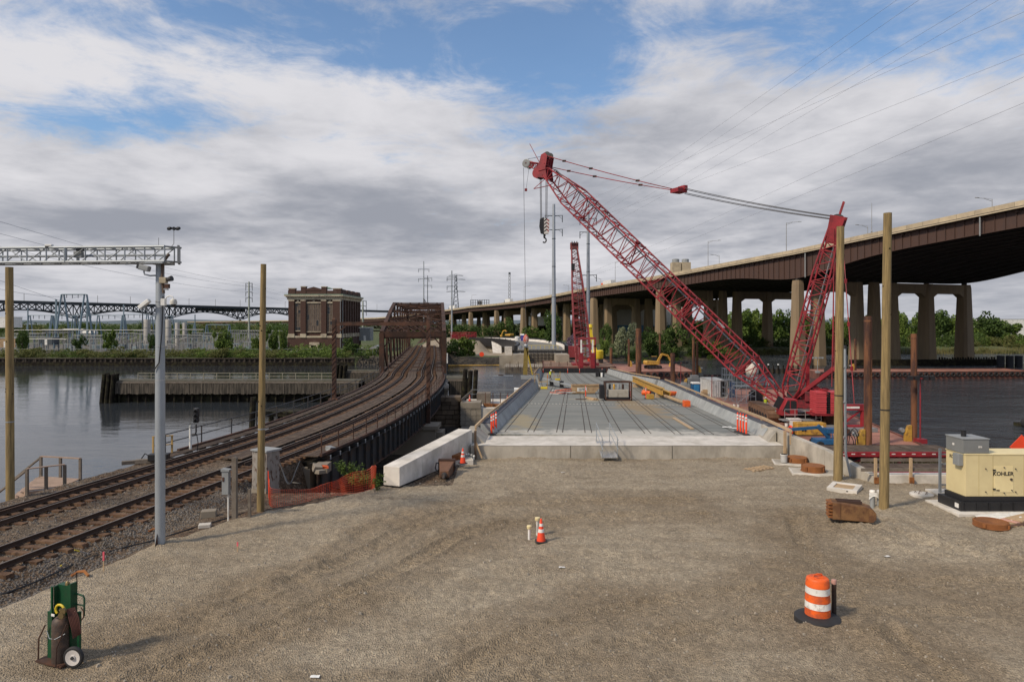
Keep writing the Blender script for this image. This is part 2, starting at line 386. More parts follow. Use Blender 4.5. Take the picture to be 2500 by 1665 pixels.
def ground_mat(name,c_a,c_b,c_c,cell,speck,bump,patch=.35,tracks=False):
 m=bpy.data.materials.new(name);m.use_nodes=True;nt=m.node_tree;N=nt.nodes.new;L=nt.links.new
 b=nt.nodes['Principled BSDF'];b.inputs['Roughness'].default_value=.95;b.inputs['Specular IOR Level'].default_value=.25
 tc=N('ShaderNodeTexCoord');co=tc.outputs['Object']
 def nz(scale,det,rough=.6,vec=co):
  n=N('ShaderNodeTexNoise');n.inputs['Scale'].default_value=scale;n.inputs['Detail'].default_value=det;n.inputs['Roughness'].default_value=rough;L(vec,n.inputs[0]);return n.outputs[0]
 def rng(x,a,b_,lo=0.,hi=1.):
  n=N('ShaderNodeMapRange');L(x,n.inputs[0]);n.inputs[1].default_value=a;n.inputs[2].default_value=b_;n.inputs[3].default_value=lo;n.inputs[4].default_value=hi;return n.outputs[0]
 def mix(f,a,c):
  n=N('ShaderNodeMix');n.data_type='RGBA';L(f,n.inputs[0])
  for s,q in((n.inputs[6],a),(n.inputs[7],c)):
   if isinstance(q,tuple):s.default_value=(*q,1)
   else:L(q,s)
  return n.outputs[2]
 mp=N('ShaderNodeMapping');mp.inputs['Rotation'].default_value=(0,0,.5);mp.inputs['Scale'].default_value=(.45,1.5,1);L(co,mp.inputs[0])
 f1=rng(nz(patch,5,.62),.40,.62);f2=rng(nz(.9,6,.65,mp.outputs[0]),.46,.72,0.,.7)
 if tracks:
  at=N('ShaderNodeAttribute');at.attribute_name='packed'
  ad=N('ShaderNodeMath');ad.operation='MULTIPLY_ADD';L(f1,ad.inputs[0]);ad.inputs[1].default_value=.55;L(at.outputs['Fac'],ad.inputs[2]);ad2=N('ShaderNodeMath');ad2.operation='SUBTRACT';L(ad.outputs[0],ad2.inputs[0]);ad2.inputs[1].default_value=.15;ad2.use_clamp=True;f1=ad2.outputs[0]
 c=mix(f1,c_a,c_b);c=mix(f2,c,c_c)
 vo=N('ShaderNodeTexVoronoi');vo.inputs['Scale'].default_value=cell;L(co,vo.inputs[0])
 sp=N('ShaderNodeSeparateColor');L(vo.outputs['Color'],sp.inputs[0])
 vo2=N('ShaderNodeTexVoronoi');vo2.inputs['Scale'].default_value=cell*.42;L(co,vo2.inputs[0])
 sp2=N('ShaderNodeSeparateColor');L(vo2.outputs['Color'],sp2.inputs[0])
 a1=rng(sp.outputs[0],0,1,1-speck,1+speck);a2=rng(sp2.outputs[1],0,1,1-speck*.55,1+speck*.55)
 mid=rng(nz(3.2,6,.7),.3,.7,.86,1.14)
 k=N('ShaderNodeMath');k.operation='MULTIPLY';L(a1,k.inputs[0]);L(a2,k.inputs[1])
 k2=N('ShaderNodeMath');k2.operation='MULTIPLY';L(k.outputs[0],k2.inputs[0]);L(mid,k2.inputs[1])
 s=N('ShaderNodeVectorMath');s.operation='SCALE';L(c,s.inputs[0]);L(k2.outputs[0],s.inputs['Scale']);L(s.outputs[0],b.inputs['Base Color'])
 hsum=N('ShaderNodeMath');hsum.operation='ADD';L(vo.outputs['Distance'],hsum.inputs[0]);L(nz(9,5,.7),hsum.inputs[1])
 bp=N('ShaderNodeBump');bp.inputs['Strength'].default_value=bump;bp.inputs['Distance'].default_value=.055;L(hsum.outputs[0],bp.inputs['Height']);L(bp.outputs[0],b.inputs['Normal'])
 return m
GRAVEL=ground_mat('crushed stone yard',(.370,.312,.230),(.248,.195,.132),(.222,.176,.121),26,.25,.85,patch=.16,tracks=True)
BALLAST=ground_mat('railway ballast',(.140,.108,.078),(.105,.068,.042),(.165,.138,.108),15,.6,1.0,patch=.5)
EARTH=ground_mat('bank soil and weeds',(.085,.095,.04),(.055,.085,.028),(.12,.11,.065),3,.4,.6,patch=.06)
MUD=ground_mat('tidal mud',(.045,.04,.034),(.07,.06,.045),(.035,.03,.026),4,.5,.6,patch=.2)
def build_ground():
 xs=[-46,-40,-36,-33,-31]+list(np.arange(-30,-14,.22))+list(np.arange(-14,-8,.13))+list(np.arange(-8,4,.065))+list(np.arange(4,18,.12))+list(np.arange(18,24.01,.25))+[26,29,33,38,44,52]
 ys=list(np.arange(3,8,.4))+list(np.arange(8,17,.1))+list(np.arange(17,28,.06))+list(np.arange(28,29,.12))+list(np.arange(29,40,.22))+list(np.arange(40,60,.8))
 xs=[float(q)for q in xs];ys=[float(q)for q in ys]
 mb=MB().grid(xs,ys,near_h)
 o=mb.build('gravel_yard',GRAVEL,fix=False,smooth=False,kind='structure');o.data.shade_smooth()
 o.data.materials.append(BALLAST)
 idx=[]
 n=len(xs)-1
 for j in range(len(ys)-1):
  for i in range(n):
   x,y=(xs[i]+xs[i+1])/2,(ys[j]+ys[j+1])/2
   w=.30*NZ.noise((x*1.1,y*1.1,5))+.2*NZ.noise((x*3.3,y*3.3,5))
   idx.append(1 if x<yard_edge(y)-.55+w or(x<-2.6 and y>29.6)else 0)
 o.data.polygons.foreach_set('material_index',idx);o.data.update()
 at=o.data.attributes.new('packed','FLOAT','POINT');vals=[]
 for v in o.data.vertices:
  q=RUTM[::6]-(v.co.x,v.co.y);r=math.sqrt(float((q**2).sum(1).min()))+.8*NZ.noise((v.co.x*.5,v.co.y*.5,11))+.5*NZ.noise((v.co.x*1.6,v.co.y*1.6,12));vals.append(.68*(1-sm(.7,2.2,r)))
 at.data.foreach_set('value',vals)
 rnd=random.Random(3)
 def stones(name,m,count,pos,smin,smax):
  v,f=[],[]
  base=[(-1,-1,-1),(1,-1,-1),(1,1,-1),(-1,1,-1),(-.6,-.6,1),(.6,-.6,1),(.6,.6,1),(-.6,.6,1)]
  fs=[(4,5,6,7),(0,1,5,4),(1,2,6,5),(2,3,7,6),(3,0,4,7)]
  for _ in range(count):
   x,y=pos();z=near_h(x,y);s=rnd.uniform(smin,smax);a=rnd.random()*PI;ca,sa=math.cos(a),math.sin(a)
   k=len(v)
   for bx,by,bz in base:
    bx*=s*rnd.uniform(.7,1.2);by*=s*rnd.uniform(.6,1.1);bz*=s*rnd.uniform(.4,.8)
    v.append((x+bx*ca-by*sa,y+bx*sa+by*ca,z+bz+s*.3))
   f+=[tuple(i+k for i in q)for q in fs]
  mb=MB();mb.v=v;mb.f=f
  return tag(mb.build(name,m,fix=False),kind='stuff')
 STN=mat('pale stone',(.30,.265,.215),.9,var=.45,sc=14,rand=0);STB=mat('dark ballast stone',(.15,.135,.12),.9,var=.6,sc=7,rand=0)
 def py():
  while True:
   y=8.5+27*rnd.random()**1.5;x=rnd.uniform(-.78,.78)*y+rnd.gauss(0,.4)
   if x>yard_edge(y)and y<35.6 and x<17.5:return x,y
 stones('loose_gravel',STN,5200,py,.007,.024);stones('scattered_stones',STN,520,py,.016,.042)
 def pb():
  while True:
   y=14+21*rnd.random()**1.4;x=trk_x(y)+rnd.choice((rnd.uniform(-4.6,5.4),rnd.uniform(2.9,5.2)))
   if x<yard_edge(y)-.3:return x,y
 stones('ballast_stones',STB,9000,pb,.018,.045)
build_ground()
def water_mat():
 m=bpy.data.materials.new('river water');m.use_nodes=True;nt=m.node_tree;N=nt.nodes.new;L=nt.links.new
 b=nt.nodes['Principled BSDF'];b.inputs['Base Color'].default_value=(.034,.040,.046,1);b.inputs['Roughness'].default_value=.05;b.inputs['IOR'].default_value=1.33
 tc=N('ShaderNodeTexCoord')
 def nz(sc,det,stretch,w=0):
  mp=N('ShaderNodeMapping');mp.inputs['Scale'].default_value=stretch;mp.inputs['Rotation'].default_value=(0,0,w);L(tc.outputs['Object'],mp.inputs[0])
  n=N('ShaderNodeTexNoise');n.inputs['Scale'].default_value=sc;n.inputs['Detail'].default_value=det;n.inputs['Roughness'].default_value=.6;L(mp.outputs[0],n.inputs[0]);return n.outputs[0]
 gust=N('ShaderNodeMapRange');L(nz(.018,3,(1,2.4,1),.15),gust.inputs[0]);gust.inputs[1].default_value=.38;gust.inputs[2].default_value=.66;gust.inputs[3].default_value=.25;gust.inputs[4].default_value=1.0
 sp=N('ShaderNodeSeparateXYZ');L(tc.outputs['Object'],sp.inputs[0])
 rt=N('ShaderNodeMapRange');rt.interpolation_type='SMOOTHSTEP';L(sp.outputs[0],rt.inputs[0]);rt.inputs[1].default_value=-25;rt.inputs[2].default_value=30;rt.inputs[3].default_value=.06;rt.inputs[4].default_value=2.2
 k=N('ShaderNodeMath');k.operation='MULTIPLY';L(gust.outputs[0],k.inputs[0]);L(rt.outputs[0],k.inputs[1])
 b1=N('ShaderNodeBump');b1.inputs['Distance'].default_value=1.5;L(k.outputs[0],b1.inputs['Strength']);hm=N('ShaderNodeMath');hm.operation='MULTIPLY_ADD';L(nz(.75,5,(.5,1.4,1),.2),hm.inputs[0]);hm.inputs[1].default_value=.45;L(nz(.21,4,(.55,1.2,1),.1),hm.inputs[2]);L(hm.outputs[0],b1.inputs['Height'])
 L(b1.outputs[0],b.inputs['Normal'])
 return m
WATERM=water_mat()
w=MB();w.grid([-3000,-600,-200,0,200,600,3000],[-200,0,100,250,500,900],lambda x,y:WATER_Z)
w.build('river',WATERM,kind='structure',fix=False)
def bank_y(x):return float(np.interp(x,[-3000,-46,-40,-22,-8,4,19,76,84,120,300,3000],[199.6,199.6,203,204,199,203,216,230,262,266,285,600]))
def far_h(x,y):
 by=bank_y(x);t=y-by
 top=-3.35 if x<10 else-3.0
 n=NZ.noise((x*.06,y*.06,2));n2=NZ.noise((x*.4,y*.4,2))
 if x<-46:z=top if t>=-.05 else-7.0
 else:z=min(top,-6.2+t*(.45 if x<0 else .30))
 z+=.12*n2*sm(0,6,t)+.25*n*sm(4,25,t)
 d=abs(x-trk_x(y))if y<420 else 99
 if y>207:z=lerp(z,-.75,(1-sm(5.0,11,d))*sm(207,213,y))
 e=sm(216,246,y)*sm(-36,-28,x)*(1-sm(-11.5,-8.5,x)if y<256 else 1-sm(4,26,x))*(1-sm(300,360,y))
 z=lerp(z,.45,e)
 return z
xs=[-3000,-1200,-700,-450]+list(np.arange(-360,-60,12))+list(np.arange(-60,90,2.0))+list(np.arange(90,330,10))+[420,700,1200,3000]
ys=list(np.arange(196,212,1.0))+list(np.arange(212,300,2.0))+list(np.arange(300,420,10))+[450,600,900,1500,3000,7000]
xs=[float(q)for q in xs];ys=[float(q)for q in ys]
fl=MB().grid(xs,ys,far_h)
fl.v=[((x,199.55,z)if(x<-46 and abs(y-199)<.01)else(x,199.6,-3.35)if(x<-46 and abs(y-200)<.01)else(x,y,z))for x,y,z in fl.v]
land=fl.build('far_bank',EARTH,kind='structure',fix=False);land.data.shade_smooth()
land.data.materials.append(GRAVEL);land.data.materials.append(MUD);land.data.materials.append(ground_mat('substation stone',(.16,.15,.135),(.12,.11,.095),(.10,.10,.08),6,.3,.4,patch=.06))
idx=[]
for p in land.data.polygons:
 c=p.center;t=c.y-bank_y(c.x)
 g=(-30<c.x<6 and 214<c.y<330)
 idx.append(2 if(-46<c.x and t<7)else 1 if g else 3 if(c.x<-86 and 215<c.y<330)else 0)
land.data.polygons.foreach_set('material_index',idx);land.data.update()
HILLM=mat('hazy hills',(.085,.115,.135),1.0,var=.2,sc=.004,rand=0)  # distance haze is put into the dull blue-green colour, no air volume
hb=MB();pts=[]
xs=[float(q)for q in np.arange(-6500,6501,100)]
def hill_h(x,y):return-4+max(0,(y-5600)/900)*(34+16*NZ.noise((x*.0011,3,0))+5*NZ.noise((x*.008,1,0)))if y<=6500 else 18
hb.grid(xs,[5600.,5900.,6200.,6500.,7400.],hill_h)
hb.build('hills',HILLM,kind='structure',fix=False).data.shade_smooth()
# ================================================================ railway
RZ0=-.30
S0,S1,SB,ST0,ST1,SEND=TRK.s_at_y(4),TRK.s_at_y(38.8),TRK.s_at_y(38.8),TRK.s_at_y(105),TRK.s_at_y(210),TRK.s_at_y(330)
def track(off,label,guard_from):
 t=thing('railway_track',label,'railway track',TRK.at(S0,off,-.5))
 me=None
 rnd=random.Random(int(off*10))
 protos=[]
 for k in range(5):
  b=MB().box((0,0,0),(2.6,.24,.16))
  b.v=[(x+rnd.uniform(-.05,.05),y+rnd.uniform(-.02,.02),z+rnd.uniform(-.008,.008))for x,y,z in b.v]
  p=b.mesh('tie');p.materials.append(TIEM);protos.append(p)
 d=S0;n=0;far=MB()
 while d<SEND:
  p=TRK.at(d,off,RZ0-.17-.08-.012);tg=TRK.tan(d)
  rz=math.atan2(tg.y,tg.x)-PI/2
  if n<215 and d<S0+92:
   o=bpy.data.objects.new('tie',rnd.choice(protos));COL.objects.link(o);setp(o,t)
   o.location=p-t.location+Z*rnd.uniform(-.02,.012)+TRK.side(d)*rnd.uniform(-.08,.08);o.rotation_euler=(0,0,rz+rnd.uniform(-.03,.03));n+=1
  else:far.box(p,(2.6,.24,.16),rz)
  d+=(.56 if d<SB else .42)if d<S0+92 else .9
 far.build('ties',TIEM,t,world=True,kind='stuff')
 prof=[(-.07,-.17),(.07,-.17),(.07,-.155),(.014,-.13),(.014,-.05),(.037,-.035),(.037,-.004),(-.037,-.004),(-.037,-.035),(-.014,-.05),(-.014,-.13),(-.07,-.155)]
 head=[(-.034,-.004),(.034,-.004),(.030,.003),(-.030,.003)]
 for sd in(-1,1):
  ds=[S0+(SEND-S0)*(i/170)**1.35 for i in range(171)]
  st=[(TRK.at(q,off+sd*.755,RZ0),TRK.side(q))for q in ds]
  r=MB().sweep(prof,st).build('rail',RAILM,t,world=True)
  MB().sweep(head,st).build('rail_head',RAILT,r,world=True)
  ds=[guard_from+(ST1-guard_from)*(i/120)**1.3 for i in range(121)]
  st=[(TRK.at(q,off+sd*.50,RZ0-.02),TRK.side(q))for q in ds]
  MB().sweep(prof,st).build('guard_rail',RAILM,t,world=True)
 return t
track(-2.08,'rusty railway track farther from the gravel yard, beside the river',S0)
track(2.08,'rusty railway track nearer to the gravel yard, with bare sleeper ends',TRK.s_at_y(36))
def railing(parent,pts,h,m,rails=(1.0,.55),r=.03,post='post',rail_r=None):
 for p in pts:MB().tube(p,V(p)+Z*h,r,n=6).build(post,m,parent,world=True)
 for k in rails:
  b=MB()
  for a,c in zip(pts,pts[1:]):b.tube(V(a)+Z*h*k,V(c)+Z*h*k,rail_r or r*.8,n=6)
  b.build('handrail',m,parent,world=True)
def rail_bridge():
 t=thing('railway_bridge','low plate girder railway bridge carrying two tracks from the yard to the truss span','bridge',TRK.at(SB,0,-.6))
 end=TRK.s_at_y(103.5)
 def ds(n,a=SB,b=end):return[a+(b-a)*i/n for i in range(n+1)]
 MB().sweep([(-4.35,-.95),(4.35,-.95),(4.35,-.80),(-4.35,-.80)],[(TRK.at(q,0),TRK.side(q))for q in ds(30)]).build('deck',WETW,t,world=True)
 for o1,o2,nm in((-4.45,-3.55,'walkway_plank'),(3.5,4.4,'walkway_plank'),(-.62,.62,'walkway_plank')):
  d=SB-(1.5 if o1<0 else .2);k=0;far=MB()
  while d<end:
   ln=3.2
   for j in range(3):
    a=o1+(o2-o1)*j/3+.012;b=o1+(o2-o1)*(j+1)/3-.012
    zz=RZ0-.10+random.uniform(-.012,.012)
    st=[(TRK.at(q,0,zz),TRK.side(q))for q in(d+.01,d+ln*.5,min(d+ln-.015,end))]
    bb=MB().sweep([(a,-.05),(b,-.05),(b,0),(a,0)],st)
    if d<SB+30:bb.build(nm,WOODB,t,world=True)
    else:
     n0=len(far.v);far.add(bb.v,bb.f)
   d+=ln
  far.build('walkway_planks',WOODB,t,world=True,kind='stuff')
 for sd in(-1,1):
  o=sd*4.25
  g=MB().sweep([(o-.03,-2.7),(o+.03,-2.7),(o+.03,-.84),(o-.03,-.84)],[(TRK.at(q,0),TRK.side(q))for q in ds(40)]).build('girder',DARKST,t,world=True)
  for zz in(-2.72,-.86):
   MB().sweep([(o-.2,zz-.03),(o+.2,zz-.03),(o+.2,zz+.03),(o-.2,zz+.03)],[(TRK.at(q,0),TRK.side(q))for q in ds(40)]).build('flange',RUSTBR if zz<-2 else DARKST,g,world=True)
  MB().sweep([(sd*4.4,-.46),(sd*4.4+.16,-.46),(sd*4.4+.16,-.30),(sd*4.4,-.30)],[(TRK.at(q,0),TRK.side(q))for q in ds(40)]).build('edge_beam',RUSTBR,t,world=True)
  d=SB+.3
  while d<end:
   if sd>0 or d<SB+8:
    b=MB();sdv=TRK.side(d);p=TRK.at(d,o)
    b.bar(p+sdv*sd*.11+Z*-2.68,p+sdv*sd*.11+Z*-.9,.05,.16,up=sdv)
    b.build('stiffener',DARKST,g,world=True)
    c=MB();c.bar(TRK.at(d+.4,sd*3.9,-.62),TRK.at(d+.4,sd*4.72,-.62),.12,.22);c.build('outrigger',DARKST,t,world=True)
    e=MB();e.bar(TRK.at(d+.4,sd*4.735,-.74),TRK.at(d+.4,sd*4.735,-.50),.16,.03);e.build('bracket_plate',GALV,t,world=True)
   d+=1.32
 n=30
 railing(t,[TRK.at(SB+.2+2.25*i,4.42,RZ0-.08)for i in range(28)],1.07,RUSTBR,r=.035)
 railing(t,[TRK.at(SB-1.0+3.4*i,-4.42,RZ0-.08)for i in range(19)],1.07,DARKST,r=.04)
 a=TRK.at(SB,0);tg=TRK.tan(SB);rz=math.atan2(tg.y,tg.x)-PI/2
 MB().box(a+V((-.3,.6,-4.1)),(8.6,1.4,6.1),rz).build('abutment',CONCD,t,world=True)
 MB().box(TRK.at(SB-.2,4.7,-1.0),(.7,.8,.5),rz+.15).build('bearing_block',CONCD,t,world=True)
 for y in(66,81,103):
  d=TRK.s_at_y(y);tg=TRK.tan(d);rz=math.atan2(tg.y,tg.x)-PI/2;c=TRK.at(d,0)
  if y==81:continue
  w=11 if y==66 else 10.5
  pr=MB().box(c+Z*-4.9,(w,2.4,4.0),rz).build('pier',CONCD,t,world=True)
  MB().box(c+Z*-2.95,(w+.5,2.9,.35),rz).build('pier_cap',CONCD,pr,world=True)
 d=TRK.s_at_y(83);tg=TRK.tan(d);rz=math.atan2(tg.y,tg.x)-PI/2;c=TRK.at(d,1.2);sdv=TRK.side(d)
 stm=mat('brown pier stone',(.115,.085,.058),.9,var=.35,sc=1.2,bump=.6,bsc=5,rand=.3)
 rnd=random.Random(4)
 core=MB().box(c+Z*-4.5,(10.2,1.7,4.4),rz).build('pier',WETW,t,world=True)
 for k in range(7):
  zz=-6.3+k*.56+.28
  x=-5.3
  while x<5.2:
   w=rnd.uniform(.8,1.5);w=min(w,5.3-x)
   MB().box(c+sdv*(x+w/2)-tg*1.0+Z*zz,(w-.06,.36+rnd.uniform(-.12,.22),.49),rz).build('stone_block',stm,core,world=True)
   x+=w
  for yy in(-.62,.30):
   MB().box(c+sdv*5.2+tg*(yy+.1)+Z*zz,(.40+rnd.uniform(-.12,.25),.86,.49),rz).build('stone_block',stm,core,world=True)
 for k in range(6):MB().box(c+sdv*(-4.6+k*1.85)+Z*-2.2,(1.78+rnd.uniform(-.1,.05),2.7+rnd.uniform(-.2,.2),.5),rz).build('cap_stone',stm,core,world=True)
 return t
rail_bridge()
def gantry():
 bl,br=dp(816,977,66),dp(1046,1051,66.5)
 t=thing('railway_gantry','rust brown steel portal frame over the tracks in front of the truss','gantry',(bl.x,bl.y,bl.z))
 for p,top in((bl,7.25),(br,7.3)):
  b=MB();b.box((p.x,p.y,(p.z+top)/2),(.36,.36,top-p.z));po=b.build('post',RUSTBR,t,world=True)
  MB().box((p.x,p.y,p.z+.1),(.9,.9,.2)).build('base_plate',RUSTBR,po,world=True)
  b=MB()
  for k in range(14):
   z0=p.z+.5+k*(top-p.z-1)/14
   b.bar((p.x-.2,p.y-.2,z0),(p.x+.2,p.y-.2,z0+.5),.05,.03)
  b.build('lacing',RUSTBR,po,world=True)
  MB().lathe([(.26,0),(.26,.06),(.02,.3)],4,(p.x,p.y,top)).build('post_cap',RUSTBR,po,world=True)
 MB().bar((bl.x,bl.y,6.9),(br.x,br.y,6.9),.3,.36).build('cross_beam',RUSTBR,t,world=True)
 b=MB();b.bar((bl.x+.1,bl.y,5.9),(bl.x+1.3,bl.y,6.8),.12);b.bar((br.x-.1,br.y,5.9),(br.x-1.3,br.y,6.8),.12);b.build('knee_brace',RUSTBR,t,world=True)
 MB().box((br.x,br.y,br.z-1.6),(3.0,2.4,3.2)).build('footing',CONCD,t,world=True)
gantry()
def truss_bridge():
 t=thing('truss_bridge','old rusty brown through truss swing bridge carrying both tracks over the river','bridge',TRK.at(ST0,0,-.8))
 n=10;L=ST1-ST0
 dirv=(TRK.at(ST1)-TRK.at(ST0)).normalized();sd=V((dirv.y,-dirv.x,0));o0=TRK.at(ST0)
 c0=o0+(TRK.at((ST0+ST1)/2)-TRK.at((ST0+ST1)/2))
 def P(k,s,z):return o0+dirv*(L*k/n)+sd*s+Z*z
 hts=[5.45,7.4,9.2,10.75,10.9,11.0,11.0,10.9,10.75,8.2,5.45]
 ML={}
 lac=mat('truss rust',(.062,.027,.0155),.9,var=.35,sc=.8,col2=(.036,.018,.012),amt=.5,sc2=.5)
 for s in(-4.75,4.75):
  for k in range(n):
   MB().bar(P(k,s,-.55),P(k+1,s,-.55),.45,.5).build('bottom_chord',lac,t,world=True)
   MB().bar(P(k,s,hts[k]),P(k+1,s,hts[k+1]),.6,.62).build('top_chord',lac,t,world=True)
  for k in range(n+1):
   if k in(0,n):
    MB().bar(P(k,s,-.8),P(k,s,hts[k]),.62,.7).build('end_post',lac,t,world=True)
   else:
    vb=MB()
    for e in(-.22,.22):vb.bar(P(k,s,-.5)+dirv*e,P(k,s,hts[k])+dirv*e,.34,.10,up=dirv)
    v=vb.build('vertical',lac,t,world=True)
    lb=MB();m=int(hts[k]/.55)
    for j in range(m):
     z0=.1+j*hts[k]/m;lb.bar(P(k,s,z0)+dirv*(-.2 if j%2 else .2),P(k,s,z0+hts[k]/m)+dirv*(.2 if j%2 else-.2),.05,.03,up=sd)
    lb.build('lacing',lac,v,world=True,kind='stuff')
  for k in range(n):
   a,b=(P(k,s,-.4),P(k+1,s,hts[k+1]))if k>=n/2 else(P(k,s,hts[k]),P(k+1,s,-.4))
   MB().bar(a,b,.22,.34).build('diagonal',lac,t,world=True)
   if 2<=k<=7:
    MB().bar(P(k,s,hts[k]*.5),P(k+1,s,hts[k+1]*.5),.12,.2).build('strut',lac,t,world=True)
 for k in range(n+1):
  if 0<k<n:
   h=hts[k];b=MB()
   b.bar(P(k,-4.6,h),P(k,4.6,h),.14);b.bar(P(k,-4.6,h-1.5),P(k,4.6,h-1.5),.14)
   for j in range(8):
    x0=-4.6+j*1.15;b.bar(P(k,x0,h if j%2 else h-1.5),P(k,x0+1.15,h-1.5 if j%2 else h),.10)
   b.build('sway_frame',lac,t,world=True)
  if k<n:
   b=MB();b.bar(P(k,-4.6,hts[k]),P(k+1,4.6,hts[k+1]),.16);b.bar(P(k,4.6,hts[k]),P(k+1,-4.6,hts[k+1]),.16);b.build('lateral_brace',lac,t,world=True)
   b=MB()
   for j in range(10):
    x0=-4.6+j*.92
    b.bar(P(k+.5,x0,(hts[k]+hts[k+1])/2+(.25 if j%2 else-.25)),P(k+.5,x0+.92,(hts[k]+hts[k+1])/2+(-.25 if j%2 else .25)),.10)
   b.bar(P(k+.5,-4.6,(hts[k]+hts[k+1])/2+.3),P(k+.5,4.6,(hts[k]+hts[k+1])/2+.3),.12);b.bar(P(k+.5,-4.6,(hts[k]+hts[k+1])/2-.3),P(k+.5,4.6,(hts[k]+hts[k+1])/2-.3),.12)
   b.build('lateral_strut',lac,t,world=True)
 for k,q in((0,-.02),(n,.02)):
  po=MB();po.bar(P(k,-4.7,5.5),P(k,4.7,5.5),.3,.3);po.bar(P(k,-4.7,4.7),P(k,4.7,4.7),.3,.24)
  po.box(P(k+q,0,5.1),(9.4,.06,.6),math.atan2(dirv.y,dirv.x)-PI/2)
  for e in(-1,1):po.bar(P(k,e*4.5,3.2),P(k,e*3.2,4.7),.2)
  po.build('portal',lac,t,world=True)
 for k0 in(0,n-1):
  b=MB();N_=7
  def Q(u,w):return P(k0+w,-4.4+8.8*u,lerp(hts[k0],hts[k0+1],w))
  for j in range(N_):
   for r_ in range(3):
    w0,w1=r_/3,(r_+1)/3
    b.bar(Q(j/N_,w0),Q((j+1)/N_,w1),.10);b.bar(Q((j+1)/N_,w0),Q(j/N_,w1),.10)
  for r_ in range(4):b.bar(Q(0,r_/3),Q(1,r_/3),.16)
  b.build('portal_lattice',lac,t,world=True,kind='stuff')
 for k in range(n+1):MB().bar(P(k,-4.6,-.9),P(k,4.6,-.9),.4,.9).build('floor_beam',RUSTBR,t,world=True)
 for s in(-4.0,-3.1,-2.0,-1.0,0,1.0,2.0,3.1,4.0):MB().bar(P(0,s,-.62),P(n,s,-.62),.9,.08).build('floor_plank',WOODB,t,world=True)
 for s in(-3.7,3.7):
  railing(t,[P(k*.5,s,-.5)for k in range(21)],1.1,RUSTBR,r=.04)
 rail_top=MB()
 for k in range(3,8):rail_top.tube(P(k,1.0,hts[k]),P(k,1.0,hts[k]+1.1),.05,n=5)
 for k in range(3,7):rail_top.tube(P(k,1.0,hts[k]+1.1),P(k+1,1.0,hts[k+1]+1.1),.05,n=5)
 rail_top.build('top_handrail',RUSTBR,t,world=True)
 for k,r_ in((5,6.0),):MB().lathe([(r_,-8),(r_,-2.0),(r_-.3,-1.6)],20,P(k,0,0)).build('centre_pier',CONCD,t,world=True)
 MB().box(P(10.15,0,-4),(11,3,6.2),math.atan2(dirv.y,dirv.x)-PI/2).build('end_pier',CONCD,t,world=True)
 MB().box(P(.4,5.15,1.3),(.45,.3,1.6)).build('signal_cabinet',WHITEP,t,world=True)
 return P
TP=truss_bridge()
def plank_wall(parent,a,b,z0,z1,m,w=.26,name='planks'):
 a,b=V(a),V(b);d=b-a;L=d.length;d.normalize();nrm=V((d.y,-d.x,0));bb=MB();x=0;rnd=random.Random(11)
 while x<L:
  q=min(w,L-x)
  c=a+d*(x+q/2);c.z=(z0+z1)/2+rnd.uniform(-.08,.08)
  bb.box(c+nrm*rnd.uniform(-.02,.03),(q-.025,.09,z1-z0),math.atan2(d.y,d.x));x+=q
 return bb.build(name,m,parent,world=True,kind='stuff')
PLANKG=mat('grey fender planks',(.095,.080,.063),.95,var=.5,sc=1.6,col2=(.035,.031,.025),amt=.5,sc2=1.2,stretch=(3.5,3.5,.25))
def fender(name,label,x0,x1,y,ztop,zbot,width=4.0,dolphins=(True,False),rail=True):
 t=thing(name,label,'timber fender',(x0,y,WATER_Z))
 plank_wall(t,(x0+.8,y,0),(x1,y,0),zbot,ztop,PLANKG)
 for k in range(4):
  pl=MB().slab(x0,x1,y+.35+k*width/4,y+.35+(k+1)*width/4-.08,ztop+.30,ztop+.40).build('deck_plank',mat('mossy deck plank',(.085,.078,.045),.95,var=.35,sc=1.5,col2=(.08,.075,.06),amt=.5),t,world=True)
 MB().slab(x0+.6,x1,y+.9,y+1.0,-6.5,ztop).build('inner_planking',WETW,t,world=True)  # wet back planking, kept dark to fill in the shadow below the wall too
 for zz in(zbot+.3,ztop-.2):MB().slab(x0+.5,x1,y+.06,y+.34,zz-.14,zz+.14).build('wale',WETW,t,world=True)
 MB().slab(x0+.5,x1,y+.1,y+.45,ztop+.02,ztop+.28).build('cap_beam',WOODG,t,world=True)
 x=x0+1.2;rnd=random.Random(5)
 while x<x1:
  for yy in(.45,width-.2):
   MB().tube((x+rnd.uniform(-.2,.2),y+yy,-7),(x,y+yy,ztop+.1),.17,n=7).build('pile',WETW,t,world=True)
  x+=1.45
 rnd=random.Random(9)
 if rail:
  pp=[(x0+3.2+i*2.1,y+width*.55,ztop+.40)for i in range(int((x1-x0-4)/2.1))]
  railing(t,pp,1.05,mat('pale grey rail timber',(.27,.25,.19),.9,var=.2),r=.065,rails=(1.0,.5))
 for e,xx in((dolphins[0],x0),(dolphins[1],x1)):
  if e:
   for k in range(9):
    MB().tube((xx-.9+.75*(k%3)-.25,y-.6+.7*(k//3),-7),(xx-.7+.72*(k%3),y-.4+.6*(k//3),ztop+1.55+rnd.uniform(-.2,.1)),.3,.27,n=8).build('dolphin_pile',WETW,t,world=True)
 return t
L0=dp(268,983,107)
fender('timber_fender','long grey plank fender pier with walkway and handrail in front of the far river bank',-63.0,-24.0,107,-2.5,-4.15,dolphins=(True,False))
fd=fender('timber_fender','short dark timber fender behind the long plank fender, left of the truss',-32.0,-23.0,128,-2.4,-4.4,width=3,dolphins=(True,False),rail=False)
fender('timber_fender','dark timber fender with pile cluster right of the truss bridge',-9.2,-5.6,92,-.9,-3.6,width=5,dolphins=(False,True),rail=False)
